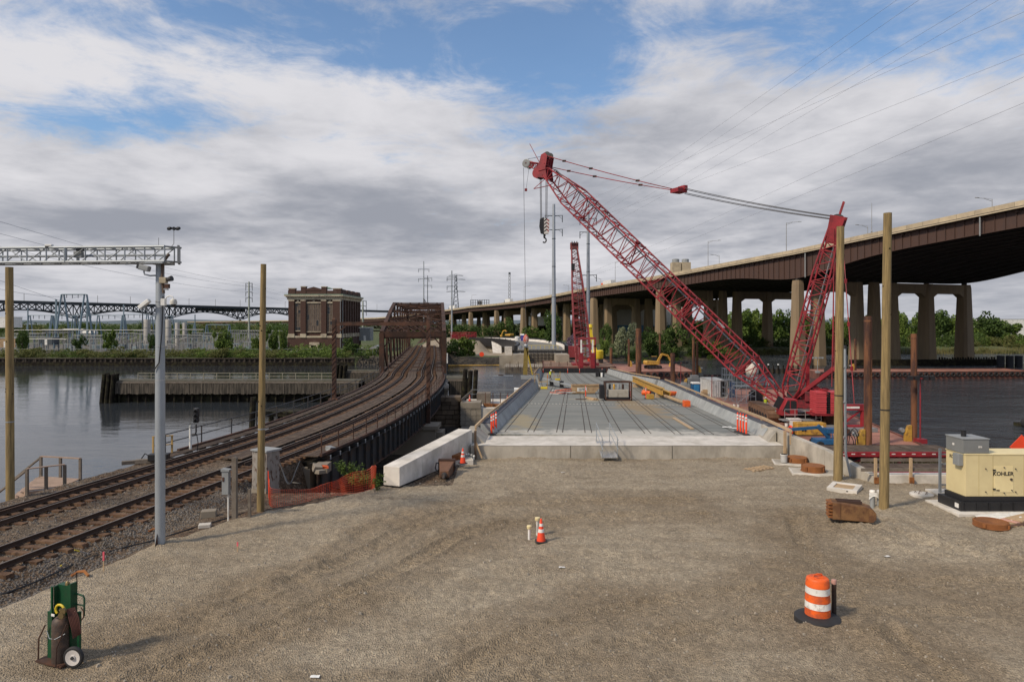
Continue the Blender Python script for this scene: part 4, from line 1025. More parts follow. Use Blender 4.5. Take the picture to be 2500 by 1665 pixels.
def sst(o,z):return[(SPL.at(d,0,spz(d)+z),SPL.side(d))for d in ds_]
MB().sweep([(-7,-.35),(7,-.35),(7,0),(-7,0)],sst(0,0)).build('deck',mat('grey road surface',(.20,.195,.18),.85,var=.1,sc=.3),ss,world=True)
MB().sweep([(-7.2,-1.6),(7.2,-1.6),(7.2,-.36),(-7.2,-.36)],sst(0,0)[:2]).build('end_girder',BLACK,ss,world=True)
for sd in(-1,1):
 n0=len(ds_)
 pr=[(sd*7.05,-1.9),(sd*7.75,-1.9),(sd*7.75,1.15),(sd*7.05,1.15)]
 for a,c in zip(range(0,n0-2,2),range(2,n0,2)):
  MB().sweep(pr,sst(0,0)[a:c+1]).build('parapet_panel',BLACK,ss,world=True)
  q=SPL.at(ds_[a],sd*6.95,spz(ds_[a]));MB().bar(q,q+Z*1.3,.25,.3).build('parapet_rib',BLACK,ss,world=True)
 MB().sweep([(sd*6.3,0),(sd*7.0,0),(sd*7.0,.75),(sd*6.75,.75)],sst(0,0)).build('concrete_kerb',CONCW,ss,world=True)
for i in range(7):MB().lathe([(.18,0),(.18,.12)],8,SPL.at(0,-6+i*2,-1.7),ax=(0,-1,0)).build('bolt_plate',GALV,ss,world=True)
b=MB()
for i in range(8):
 p=SPL.at(4,-4.2+i*1.3,spz(4));b.tube(p,p+Z*1.1,.05,n=5)
b.tube(SPL.at(4,-4.2,.3),SPL.at(4,4.9,.3),.05,n=5);b.build('guard_rail',YELB,ss,world=True)
ab=thing('abutment_wall','pale concrete abutment wall holding the gravel embankment at the swing span','wall',(-7,240,-3))
a,b_=dp(1199,826,244),dp(1214,872,232)
MB().prism([(a.x,246,1.0),(a.x+2.4,246,1.0),(b_.x+.6,226,-5.8),(b_.x-1.0,226,-5.8)],(1.1,.3,0)).build('wing',CONCW,ab,world=True)
MB().prism([(a.x-3.5,249,-5.8),(5.0,236,-5.8),(5.0,236,-2.0),(a.x-3.5,249,-.3)],(.4,1.2,0)).build('breast_wall',CONC,ab,world=True)
for k,(u0,u1)in enumerate(((1101,1119),(1121,1138),(1139,1163))):
 t=thing('red_fence_rack',['red steel rack of fence panels on the embankment, leftmost of three','red steel rack of fence panels on the embankment, middle of three','red steel rack of fence panels on the embankment, rightmost and longest of three'][k],'steel rack',dp((u0+u1)/2,828,252))
 w=(u1-u0)*252/F
 b=MB()
 for i in range(7):b.bar((-w/2+w*i/6,-.8,0),(-w/2+w*i/6,-.8,2.5),.16)
 b.build('upright',CRED,t)
 b=MB()
 for z_ in(.15,1.3,2.5):b.bar((-w/2,-.8,z_),(w/2,-.8,z_),.16);b.bar((-w/2,.8,z_),(w/2,.8,z_),.16)
 b.bar((-w/2,-.8,0),(w/2,-.8,2.5),.14);b.build('rail',CRED,t)
 b=MB()
 for i in range(5):b.slab(-w/2+.2,w/2-.2,-.5+i*.25,-.42+i*.25,.3,1.5+.15*(i%3))
 b.build('panel_stack',CRED2,t)
tl=thing('portable_toilet','blue and white portable toilet at the far end of the swing span','portable toilet',dp(1275,832,228))
MB().slab(-.6,.6,-.6,.6,0,1.9).build('cabin',mat('violet blue plastic',(.05,.045,.22),.5),tl);MB().prism([(-.65,-.65,1.9),(.65,-.65,1.9),(.65,0,2.25),(-.65,0,2.25)],(0,.65,0)).build('roof',WHITEP,tl);MB().slab(-.45,.45,-.64,-.6,.1,1.8).build('door',mat('violet door',(.08,.07,.3),.5),tl)
tk=thing('water_tank','white tank with pipes left of the portable toilet','tank',dp(1263,832,232));MB().lathe([(.9,0),(.9,1.3),(.4,1.5)],12).build('vessel',WHITEP,tk,smooth=True);MB().tube((.9,0,.4),(2.2,0,.4),.1,n=6).build('pipe',GREYP,tk)
def excavator(loc,rz,label,m,s=1.0,reach=1.0):
 t=thing('excavator',label,'excavator',loc,rz=rz);t.scale=(s,)*3
 for y in(-1.1,1.1):
  b=MB().prism([(-1.9,y-.28,.15),(-1.6,y-.28,0),(1.6,y-.28,0),(1.9,y-.28,.15),(1.9,y-.28,.65),(1.6,y-.28,.85),(-1.6,y-.28,.85),(-1.9,y-.28,.65)],(0,.56,0)).build('track',BLACK,t)
  for x in(-1.2,-.4,.4,1.2):MB().lathe([(.26,0),(.26,.06)],10,(x,y-.29,.42),ax=(0,-1,0)).build('roller',DARKST,t)
 MB().lathe([(.9,.8),(.9,1.05)],14).build('slew_ring',BLACK,t)
 MB().prism([(-2.1,-1.25,1.05),(1.3,-1.25,1.05),(1.3,-1.25,1.9),(-1.9,-1.25,2.1),(-2.2,-1.25,1.7)],(0,2.5,0)).build('house',m,t,bevel=.06)
 MB().prism([(.1,.3,1.9),(1.35,.3,1.9),(1.2,.3,3.0),(.1,.3,3.0)],(0,.95,0)).build('cab',GLASS,t);MB().slab(.05,1.25,.25,1.3,3.0,3.1).build('cab_roof',m,t)
 e=V((3.2*reach,0,3.6));h=V((4.9*reach,0,1.4))
 MB().bar((1.0,-.2,1.5),(2.3*reach,-.2,3.7),.38,.5).bar((2.3*reach,-.2,3.7),e+V((.6,-.2,-.3)),.38,.45).build('boom',m,t)
 MB().bar(e+V((.5,-.2,-.1)),h+V((0,-.2,0)),.3,.42).build('stick',m,t)
 MB().prism([h+V((-.3,-.7,.1)),h+V((.5,-.7,0)),h+V((.2,-.7,-1.0)),h+V((-.6,-.7,-.9))],(0,1.1,0)).build('bucket',m,t)
 return t
excavator(dp(1242,825,262),2.4,'yellow excavator far away on the embankment left of the portable toilet',YEL,.8)
sg=thing('warning_sign','round orange warning sign on the muddy far shore below the embankment','sign',dp(1176,879,208))
MB().lathe([(.72,0),(.72,.05)],18,(0,0,1.75),ax=(0,-1,0)).build('sign_plate',ORGRED,sg);MB().tube((0,.06,-.3),(0,.06,1.6),.06,n=6).build('post',GALV,sg)
bo=single(MB().tube((-13,0,0),(12.2,1.2,0),.22,n=7),'containment_boom',YEL,'long floating yellow containment boom along the muddy far shore','floating boom',loc=(-5.5,198.2,WATER_Z+.1))
b=MB();rnd=random.Random(8)
for k in range(420):
 x=rnd.uniform(-46,-22)if k<330 else rnd.uniform(-22,0);y=bank_y(x)+rnd.uniform(-1,7 if k<330 else 4);s=rnd.uniform(.25,.7)*(1 if k<330 else .55)
 b.box((x,y,far_h(x,y)+.1),(s,s*rnd.uniform(.6,1),s*.8),rnd.random()*3)
b.build('shore_rocks',mat('shore rock',(.11,.095,.078),.95,var=.45,sc=1),None,kind='stuff')
# ================================================================ highway viaduct
VP_=[(140.5,40,37.0),(119.0,100,34.0),(104.7,139.6,32.0),(83,200,28.4),(57.8,270,25.6),(38.8,330,24.4),(23,385,22.8),(6.6,440,21.4),(-11.9,495,20.8),(-34.6,560,20.6),(-55,610,19.2),(-108,720,15.8),(-160,800,13.0),(-330,990,10.5),(-600,1250,9)]
_vs=[0.0]
for a,b in zip(VP_,VP_[1:]):_vs.append(_vs[-1]+math.hypot(b[0]-a[0],b[1]-a[1]))
VL=Line([(x,y)for x,y,z in VP_]);
def vz(y):return float(np.interp(y,[p[1]for p in VP_],[p[2]for p in VP_]))
def vdepth(y):
 base=3.7 if y<262 else 3.4
 return base+3.1*math.exp(-((y-200)/19)**2)+3.4*math.exp(-((y-62)/24)**2)-.7*sm(300,420,y)
vi=thing('highway_viaduct','long elevated highway viaduct with tan parapet, brown girders and concrete columns','viaduct',(84,200,WATER_Z))
NSEG=110
sA,sB=VL.s_at_y(62),VL.s_at_y(1240)
DS=[sA+(sB-sA)*(i/NSEG)**1.5 for i in range(NSEG+1)]
DS2=[sA+3.0*i for i in range(int((VL.s_at_y(330)-sA)/3.0)+1)]
DSA=DS2+[d for d in DS if d>DS2[-1]+4]
def vst(off,dz,ds=DSA):return[(VL.at(d,off,vz(VL.at(d).y)+dz),VL.side(d))for d in ds]
def vsweep_girder(off,w,top,name,m,par,ds=DSA,k=1.0):
 b=MB();n=len(ds);vs=[]
 for d in ds:
  p=VL.at(d,off);s=VL.side(d);y=VL.at(d).y;z=vz(y);dep=vdepth(y)*k
  vs+=[p-s*w/2+Z*(z+top-dep),p+s*w/2+Z*(z+top-dep),p+s*w/2+Z*(z+top),p-s*w/2+Z*(z+top)]
 b.add(vs,[(i*4+a,i*4+(a+1)%4,(i+1)*4+(a+1)%4,(i+1)*4+a)for i in range(n-1)for a in range(4)]+[(0,1,2,3),tuple(range((n-1)*4,n*4))])
 return b.build(name,m,par,world=True)
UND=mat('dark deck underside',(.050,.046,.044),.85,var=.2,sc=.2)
for o0,o1 in((0,27.5),(29.0,71.5)):
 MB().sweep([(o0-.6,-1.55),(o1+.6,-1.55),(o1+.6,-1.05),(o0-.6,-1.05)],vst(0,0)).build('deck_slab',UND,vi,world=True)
 offs=[o0+.6+(o1-o0-1.2)*i/(5 if o1<28 else 7)for i in range(6 if o1<28 else 8)]
 for i,o in enumerate(offs):
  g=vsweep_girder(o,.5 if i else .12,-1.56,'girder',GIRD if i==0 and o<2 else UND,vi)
  b=MB();vs=[]
  fl=[]
  for d in DSA:
   p=VL.at(d,o);s=VL.side(d);y=VL.at(d).y;z=vz(y)-1.56-vdepth(y)
   vs+=[p-s*.45+Z*(z-.06),p+s*.45+Z*(z-.06),p+s*.45+Z*(z+.04),p-s*.45+Z*(z+.04)]
  n=len(DSA)
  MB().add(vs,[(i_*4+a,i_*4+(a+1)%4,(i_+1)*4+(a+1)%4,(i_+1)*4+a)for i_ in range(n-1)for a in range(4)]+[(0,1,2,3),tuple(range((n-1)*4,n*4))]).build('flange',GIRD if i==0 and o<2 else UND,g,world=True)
  if i==0 and o<2:front=g
d=sA+4;k=0
while d<VL.s_at_y(430):
 for o0,o1 in((.6,27),(29.6,71)):
  y=VL.at(d).y;z=vz(y)-1.6
  b=MB();b.bar(VL.at(d,o0,z-.8),VL.at(d,o1,z-.8),.2,.5);b.bar(VL.at(d,o0,z-vdepth(y)*.85),VL.at(d,o1,z-vdepth(y)*.85),.2,.3);b.build('cross_frame',UND,vi,world=True)
 d+=7.5
d=sA+1;k=0;far=MB()
while d<VL.s_at_y(640):
 y=VL.at(d).y;z=vz(y)-1.6;s=VL.side(d);p=VL.at(d,.6-.06-.12)
 q=MB()if y<335 else far
 w=.09 if k%4 else .16
 q.bar(p+Z*(z-vdepth(y)),p+Z*z,w,.24,up=s)
 if y<335:q.build('stiffener',GIRD,front,world=True)
 d+=2.25 if y<335 else 2.6;k+=1
far.build('stiffeners',GIRD,front,world=True,kind='stuff')
d=sA
while d<VL.s_at_y(345):
 e=d+4.2
 MB().sweep([(-.45,-1.2),(0,-1.2),(0,0),(-.38,0)],vst(-.15,0,[d+.03,(d+e)/2,e-.03])).build('parapet_panel',PARAC,vi,world=True)
 d=e
MB().sweep([(-.45,-1.2),(0,-1.2),(0,0),(-.38,0)],vst(-.15,0,[d]+[q for q in DSA if q>d])).build('parapet',PARAC,vi,world=True)
MB().sweep([(-.75,-1.5),(-.1,-1.5),(-.1,-1.22),(-.75,-1.22)],vst(0,0)).build('deck_edge',PARAC,vi,world=True)
for o in(27.6,29.0,71.6):MB().sweep([(-.2,-1.2),(.2,-1.2),(.2,0),(-.2,0)],vst(o,-.05)).build('parapet',PARAC,vi,world=True)
d=sA+3
while d<VL.s_at_y(330):
 y=VL.at(d).y;p=VL.at(d,.2);z=vz(y)-1.9
 MB().box(p+Z*z,(.5,.4,.6)).build('bracket',GIRD,vi,world=True);d+=9
for y in(148,196):
 d=VL.s_at_y(y);p=VL.at(d,-.35);MB().tube(p+Z*(vz(y)-1.2),p+Z*(vz(y)-1.6-vdepth(y)-.4),.16,n=7).build('drain_pipe',GREYP,vi,world=True)
def column(d,off,w,top_cut,m=PIERC):
 p=VL.at(d,off);y=VL.at(d).y;s=VL.side(d);t=VL.tan(d)
 zt=vz(y)-1.6-vdepth(y)-top_cut;x0=w*.5;x1=w*.74
 zb=-7 if y<290 else-3.5
 b=MB();vs=[]
 for z_,h in((zb,x1),(zt-1.2,x0),(zt-.4,x0*.93),(zt,x0*.9)):
  ch=h*.35
  vs+=[p+s*a+t*c+Z*z_ for a,c in((-h,-h+ch),(-h+ch,-h),(h-ch,-h),(h,-h+ch),(h,h-ch),(h-ch,h),(-h+ch,h),(-h,h-ch))]
 f=[(i*8+k,i*8+(k+1)%8,(i+1)*8+(k+1)%8,(i+1)*8+k)for i in range(3)for k in range(8)]+[tuple(range(8))[::-1],tuple(range(24,32))]
 c=b.add(vs,f).build('column',m,vi,world=True)
 MB().box(p+Z*(zt+top_cut/2+.0),(1.1,1.1,top_cut)).build('bearing',UND,c,world=True)
 return p,zt
def bent(d,offs,w,cut=.7,haunch=True):
 tops=[column(d,o,w,cut)for o in offs]
 t=VL.tan(d)
 for(p,zt),(q,z2)in zip(tops,tops[1:]):
  a=p.lerp(q,.0);L=(q-p).length;u=(q-p).normalized();z_=zt-.05;hw=w*.42
  dp_=3.0
  pts=[p+u*hw+Z*(z_-p.z),q-u*hw+Z*(z_-p.z),q-u*hw+Z*(z_-dp_-1.4-p.z),q-u*(hw+2.2)+Z*(z_-dp_-p.z),p+u*(hw+2.2)+Z*(z_-dp_-p.z),p+u*hw+Z*(z_-dp_-1.4-p.z)]
  MB().prism([x-t*w*.36 for x in pts],t*w*.72).build('cross_beam',PIERC,vi,world=True)
for y in(128,200,270,330,385,440,495,560,610,665,720,770):
 d=VL.s_at_y(y);w=2.9 if y<320 else 3.3
 if y==128:d=VL.s_at_y(88)
 column(d,.9,w*.95,.6)
 if y<520:
  bent(d,[8.2,23.4],w);column(d,30.2,w*.95,.6);bent(d,[37.0,52.2,69.0],w*(1.15 if y<250 else 1))
 else:
  column(d,13,w,.6);column(d,36,w,.6);column(d,52,w,.6)
ft=thing('pier_fender','low dark timber fender round the viaduct columns in the river','timber fender',dp(2300,900,196))
a,b_=dp(2075,897,198),dp(2432,893,201)
MB().bar((a.x,a.y,-4.7),(b_.x,b_.y,-4.7),.8,2.0).build('wale_wall',WETW,ft,world=True)
rnd=random.Random(6)
for i in range(22):
 q=V((a.x,a.y,0)).lerp(V((b_.x,b_.y,0)),.62+.38*i/21);MB().tube(q+Z*-7,q+V((0,.8,-3.2+rnd.uniform(-.3,.2))),.25,n=7).build('pile',WETW,ft,world=True)
for i,u in enumerate((2443,2465,2487)):
 p=dp(u,902,193);single(MB().lathe([(.95,-6.9),(.95,-2.35),(.88,-2.3)],12,(0,0,5.5)),'mooring_dolphin',mat('dark dolphin',(.028,.03,.036),.7),['dark round mooring dolphin beyond the long barge, nearest to the viaduct fender','dark round mooring dolphin beyond the long barge, middle of three','dark round mooring dolphin beyond the long barge, farthest to the right'][i],'mooring post','mooring dolphins at the right',loc=(p.x,p.y,WATER_Z))
LM=mat('lamp grey',(.33,.33,.32),.5,.3)
def vlamp(u,off,arm,h,label):
 """stand the mast on the deck at the place seen in direction u"""
 best=min((abs(CX+F*VL.at(d,off).x/VL.at(d,off).y-u),d)for d in np.arange(sA,sB,1.0))
 d=best[1];p=VL.at(d,off);z=vz(VL.at(d).y)-.9
 t=thing('street_lamp',label,'street lamp',(p.x,p.y,z),'lamps along the viaduct')
 MB().tube((0,0,0),(0,0,h),.12,.08,n=6).build('mast',LM,t)
 MB().path([(0,0,h-.6),(arm*.5,0,h+.15),(arm,0,h+.3)],.06,n=5).path([(0,0,h-.1),(arm*.5,0,h+.25)],.04,n=5).build('arm',LM,t)
 MB().prism([(arm-.1,-.15,h+.22),(arm+.9,-.12,h+.30),(arm+.9,-.12,h+.40),(arm-.1,-.15,h+.42)],(0,.3,0)).build('lamp_head',LM,t)
for u,off,arm,h,lb in((1917,-.3,3.6,9.3,'viaduct street lamp directly left of the red mast head'),(1728,-.3,3.6,9.5,'viaduct street lamp right of the twin concrete towers'),(1503,-.3,3.4,10.2,'viaduct street lamp behind the leaning red boom beside the white truck'),(1343,-.3,3.2,9.5,'viaduct street lamp just left of the nearer tall monopole'),(1280,-.3,3.0,9.5,'viaduct street lamp near the thin hoist line'),(1152,-.3,3.0,9.5,'viaduct street lamp beside the billboard frame'),(1757,27,-3.4,9.5,'double carriageway lamp with only head and arm showing, right of the twin towers'),(2119,27,-3.6,9.0,'lamp arm showing over the parapet right of the red mast head'),(2419,27,-4.2,8.6,'lamp arm showing over the parapet at the highest part of the viaduct'),(1467,27,-3.4,10,'lamp behind the parapet next to the top of the white truck'),(1388,27,-3.4,10,'lamp behind the parapet between the far crane and the nearer monopole')):
 vlamp(u,off,arm,h,lb)
d=VL.s_at_y(174.5);p=VL.at(d,-.3);t=thing('antenna_mast','thin pale mast rising from the parapet behind the right wooden pole','mast',(p.x,p.y,vz(174.5)-1));MB().tube((0,0,0),(0,0,8.6),.09,.05,n=6).build('mast',LM,t);MB().box((0,0,1.0),(.3,.3,.9)).build('base_box',LM,t)
def truck(u,off,L,hgt,label,cab):
 best=min((abs(CX+F*VL.at(d,off).x/VL.at(d,off).y-u),d)for d in np.arange(sA,sB,1.0))
 d=best[1];p=VL.at(d,off);tg=VL.tan(d);z=vz(VL.at(d).y)-1.05
 t=thing('truck',label,'truck',(p.x,p.y,z),'trucks on the viaduct',rz=math.atan2(tg.y,tg.x))
 MB().slab(-L/2,L/2,-1.25,1.25,1.1,hgt).build('cargo_box',WHITEP,t);MB().slab(L/2+.3,L/2+2.4,-1.2,1.2,.7,3.1).build('cab',cab,t,bevel=.1)
 MB().slab(L/2+2.4,L/2+2.43,-1.0,1.0,1.8,2.8).build('windscreen',GLASS,t)
 for x in(-L/2+1,-L/2+2.2,L/2+1.4):
  for y in(-1.1,1.1):MB().lathe([(.5,-.15),(.5,.15)],12,(x,y,.5),ax=(0,1,0)).build('wheel',RUBBER,t)
truck(1487,8,9,4.0,'white box truck on the viaduct behind the leaning red boom',ORANGE)
truck(1243,8,11,4.2,'white lorry on the viaduct left of the thin hoist line',GREYB)
truck(1106,6,14,4.6,'white lorry with dark cab on the far left of the viaduct',BLACK)
bb=thing('billboard','back frame of a billboard standing behind the far viaduct','billboard',dp(1172,752,660))
b=MB()
for i in range(9):b.bar((-9+i*2.2,0,2),(-9+i*2.2,0,8),.5)
for z_ in(2.5,5,7.8):b.bar((-9,0,z_),(9,0,z_),.3)
b.build('frame',BLACK,bb);MB().slab(-2.5,2,.4,.8,3,7).build('panel',mat('faded panel',(.35,.34,.33),.8),bb);MB().tube((0,0,-20),(0,0,3),.6,n=8).build('post',BLACK,bb)
# ================================================================ foliage
def leafm(name,c1,c2,c3):
 m=bpy.data.materials.new(name);m.use_nodes=True;nt=m.node_tree;N=nt.nodes.new;L=nt.links.new
 b=nt.nodes['Principled BSDF'];b.inputs['Roughness'].default_value=.7;b.inputs['Specular IOR Level'].default_value=.25
 g=N('ShaderNodeNewGeometry');oi=N('ShaderNodeObjectInfo');ad=N('ShaderNodeMath');ad.operation='ADD'
 ml=N('ShaderNodeMath');ml.operation='MULTIPLY';ml.inputs[1].default_value=.45;L(oi.outputs['Random'],ml.inputs[0])
 m2=N('ShaderNodeMath');m2.operation='MULTIPLY';m2.inputs[1].default_value=.65;L(g.outputs['Random Per Island'],m2.inputs[0])
 L(ml.outputs[0],ad.inputs[0]);L(m2.outputs[0],ad.inputs[1])
 r=N('ShaderNodeValToRGB');L(ad.outputs[0],r.inputs[0]);e=r.color_ramp.elements
 e[0].color=(*c1,1);e[1].color=(*c3,1);k=e.new(.5);k.color=(*c2,1)
 L(r.outputs[0],b.inputs['Base Color'])
 tr=N('ShaderNodeBsdfTranslucent');L(r.outputs[0],tr.inputs[0]);mx=N('ShaderNodeMixShader');mx.inputs[0].default_value=.25
 L(b.outputs[0],mx.inputs[1]);L(tr.outputs[0],mx.inputs[2]);L(mx.outputs[0],nt.nodes['Material Output'].inputs[0]);return m
LEAF_A=leafm('spring green leaves',(.06,.10,.02),(.10,.155,.03),(.155,.215,.046))
LEAF_B=leafm('deep green leaves',(.038,.068,.017),(.063,.107,.025),(.10,.15,.038))
LEAF_C=leafm('pale flowering leaves',(.12,.15,.07),(.20,.23,.12),(.33,.35,.22))
LEAF_D=leafm('dull scrub leaves',(.08,.09,.026),(.12,.135,.04),(.17,.17,.06))
LEAF_P=leafm('mauve blossom',(.12,.08,.12),(.20,.14,.20),(.28,.20,.27))
BARK=mat('bark',(.08,.06,.045),.9,var=.3)
def crown_mesh(name,n,seed,leaf,m,flat=1.0,lobes=14,base=0.0):
 r=np.random.default_rng(seed);v=[];f=[]
 cs=r.normal(size=(lobes,3));cs/=np.linalg.norm(cs,axis=1)[:,None];cs*=r.uniform(.30,.88,(lobes,1));rad=r.uniform(.14,.42,lobes)
 cs[:,2]=cs[:,2]*.85
 for i in range(n):
  k=r.integers(lobes);d=r.normal(size=3);d/=np.linalg.norm(d);p=cs[k]+d*rad[k]*r.uniform(.55,1.05)
  if p[2]<-.9:continue
  a=r.normal(size=3)+d*.8+np.array([0,0,.5]);a/=np.linalg.norm(a);u=np.cross(a,r.normal(size=3));u/=np.linalg.norm(u)+1e-9;w=np.cross(a,u);s=leaf*r.uniform(.6,1.4)
  q=len(v);p[2]*=flat
  for x,y in((-1,-.5),(.1,-.75),(1.0,.1),(0,.75)):v.append(tuple(p+u*s*x+w*s*y))
  f.append((q,q+1,q+2,q+3))
 me=bpy.data.meshes.new(name);me.from_pydata(v,[],f);me.update();me.materials.append(m);return me
CROWNS={}
for key,m,n,leaf in(('a',LEAF_A,3000,.062),('b',LEAF_B,3000,.062),('c',LEAF_C,2600,.06),('d',LEAF_D,1800,.075),('p',LEAF_P,1200,.07)):
 CROWNS[key]=[crown_mesh('crown',n,11*j+ord(key),leaf,m,lobes=12+3*j)for j in range(4)]
def trunk_mesh(seed):
 r=random.Random(seed);b=MB();b.tube((0,0,-.3),(.02,.01,.42),.035,.024,n=7)
 for k in range(7):
  a=r.random()*6.28;z0=r.uniform(.2,.5);b.tube((.01,0,z0),(math.cos(a)*.25,math.sin(a)*.25,z0+r.uniform(.18,.4)),.014,.006,n=5)
 b.tube((.02,.01,.42),(.0,0,.85),.024,.008,n=6)
 me=b.mesh('trunk');me.materials.append(BARK);return me
TRUNKS=[trunk_mesh(i)for i in range(3)]
_tr=random.Random(21)
def tree(x,y,z,h,w,key,label,group,low=False,name='tree',cat='tree'):
 t=thing(name,label,cat,(x,y,z),group,rz=_tr.random()*6.28)
 c=bpy.data.objects.new('crown',_tr.choice(CROWNS[key]));COL.objects.link(c);setp(c,t)
 ch=h*(.5 if low else .40);c.scale=(w/2/.95,w/2/.95,ch/.95);c.location=(0,0,h-ch*.97)
 k=bpy.data.objects.new('trunk',_tr.choice(TRUNKS));COL.objects.link(k);setp(k,t);k.scale=(h*.9,)*3
 if low:k.scale=(h*.5,h*.5,h*.9)
 return t
def tree_at(u,vb,vt,wpx,key,label,group,Y=None,z=-3.3,low=True,**k):
 if Y is None:p=gp(u,vb,z)
 else:p=dp(u,vb,Y)
 s=F/p.y
 zb=min(p.z,far_h(p.x,p.y))-.1
 return tree(p.x,p.y,zb,CH-(vt-HZ)/s-zb,wpx/s,key,label,group,low,**k)
for u,vb,vt,w,key,lb in((55,868,800,30,'b','narrow green tree on the left bank behind the leftmost wooden pole'),(195,866,818,34,'b','small green tree on the bank left of the steel camera pole, nearer the tall gantry'),(268,866,803,40,'a','taller bright green tree on the bank between the tall gantry and the steel camera pole'),(372,866,815,24,'b','slim green tree on the bank just left of the steel camera pole'),(545,862,795,58,'a','broad green tree on the bank between the steel camera pole and the bare wooden pole'),(665,862,795,44,'a','bright green tree touching the left corner of the brick building'),(692,864,790,24,'a','slender green tree directly against the left wall of the brick building'),(628,864,812,34,'a','green tree on the bank just left of the bare wooden pole'),(855,855,822,50,'b','dark green tree at the foot of the right side of the brick building')):
 tree_at(u,vb,vt,w,key,lb,None,Y=212+(u%7))
def bank_shrubs(seed,n,x0,x1,key,size,y0=1.5,y1=10):
 r=random.Random(seed);sh=CROWNS[key]
 me=bpy.data.meshes.new('shrub_mass');v,f=[],[]
 for _ in range(n):
  x=r.uniform(x0,x1);y=bank_y(x)+r.uniform(y0,y1);z=far_h(x,y);s=r.uniform(.6,1.25)*size;h=s*r.uniform(.45,.8);src=r.choice(sh);k=len(v);vs=[q.co for q in src.vertices];m_=420*4
  st=r.randrange(0,max(1,len(vs)//4-430))*4
  for q in vs[st:st+m_]:v.append((x+q.x*s,y+q.y*s*.7,z+(q.z+.55)*h))
  f+=[(k+i,k+i+1,k+i+2,k+i+3)for i in range(0,min(m_,len(vs)-st)//4*4,4)]
 me.from_pydata(v,[],f);me.update();me.materials.append(sh[0].materials[0]);o=bpy.data.objects.new('shrub_mass',me);COL.objects.link(o);o['kind']='stuff'
bank_shrubs(1,130,-190,-48,'d',2.6,.8,12);bank_shrubs(2,36,-190,-48,'a',2.4,.8,9);bank_shrubs(3,70,-100,-42,'a',3.2,.5,22);bank_shrubs(4,40,-90,-40,'b',2.6,3,16);bank_shrubs(5,16,-190,-100,'b',2.0,1,6)
bank_shrubs(6,40,20,78,'b',2.4,3,24);bank_shrubs(7,36,20,78,'a',2.2,1,9);bank_shrubs(8,60,84,240,'d',2.0,0.5,5)
for u,vb,vt,w,key,Y,lb in((1352,850,760,58,'b',236,'tall leafy tree behind the left monopole below the viaduct'),(1398,850,812,40,'p',226,'mauve flowering shrub left of the far red crane'),(1480,850,790,34,'b',240,'dark tree right of the far red crane behind the yellow boom'),(1527,866,784,62,'c',226,'pale blossoming tree in front of the viaduct columns'),(1476,862,822,34,'a',224,'small pale green shrub left of the pale blossoming tree'),(1590,872,800,64,'b',226,'dense dark tree right of the pale blossoming tree'),(1640,872,790,70,'b',230,'large dark tree behind the two thin piles under the red boom'),(1700,874,812,60,'b',232,'dark bushy tree close to the red boom at the water'),(1745,874,826,52,'a',232,'low green tree below the red boom at the river edge'),(1300,838,790,60,'a',262,'green tree behind the curved swing span'),(1240,825,775,50,'b',330,'dark tree among the far viaduct columns'),(1328,832,800,40,'a',250,'bright shrub beside the left monopole')):
 tree_at(u,vb,vt,w,key,lb,None,Y=Y)
tree_at(1128,880,818,74,'a','large round green bush on the slope right of the truss bridge',None,Y=214,name='bush',cat='bush')
tree_at(1105,880,834,50,'b','smaller green bush between the truss bridge and the round bush',None,Y=210,name='bush',cat='bush')
def wood_mass(name,items,seed,keep=900):
 """a far-off wood that reads as one mass"""
 r=random.Random(seed);V_,F_,M_=[],[],[];mats_=[LEAF_A,LEAF_B,LEAF_D];n0=0
 for u,vb,vt,wpx,key,Y in items:
  p=dp(u,vb,Y);s_=F/Y;h=(vb-vt)/s_;w=wpx/s_;src=r.choice(CROWNS[key]);n=min(len(src.vertices)//4,keep)
  co=np.empty(len(src.vertices)*3);src.vertices.foreach_get('co',co);co=co.reshape(-1,3)[:n*4]
  a=r.random()*6.28;c,q=math.cos(a),math.sin(a);x=(co[:,0]*c-co[:,1]*q)*w*.55+p.x;y=(co[:,0]*q+co[:,1]*c)*w*.55+Y
  z0=min(p.z,far_h(p.x,Y));z=z0+(co[:,2]+.9)/1.8*(CH-(vt-HZ)/s_-z0)
  V_.append(np.stack([x,y,z],1));F_.append(np.arange(n*4).reshape(-1,4)+n0);n0+=n*4;M_+=['abd'.index(key)]*n
 me=bpy.data.meshes.new(name);me.from_pydata(np.concatenate(V_).tolist(),[],np.concatenate(F_).tolist());me.update()
 for m in mats_:me.materials.append(m)
 me.polygons.foreach_set('material_index',M_);o=bpy.data.objects.new(name,me);COL.objects.link(o);o['kind']='stuff'
G='trees in the wood beyond the viaduct'
rnd=random.Random(31)
GAPS=[(1700,'left of the leaning red boom'),(1752,'between the boom and the close column pair'),(1838,'in the left arch of the middle bent'),(1930,'in the arch next to the red mast'),(2010,'behind the red mast'),(2075,'behind the wooden pole by the crane'),(2130,'between the two wooden poles'),(2190,'behind the wooden pole nearest the generator'),(2255,'in the left arch of the rightmost bent'),(2350,'in the right arch of the rightmost bent'),(2425,'just right of the last viaduct column'),(9999,'in front of the white warehouse')]
W_=[]
for i in range(34):
 u=1640+i*27+rnd.uniform(-9,9);Y=rnd.uniform(400,440)if u<1985 else rnd.uniform(318,350)
 vt=762+rnd.uniform(-12,16)-(10 if 1800<u<1900 or 2180<u<2420 else 0)+(18 if u<1740 else 0)+max(0,(u-2430))*.9
 W_.append((u,vt,rnd.uniform(62,96),rnd.choice('aab'),Y))
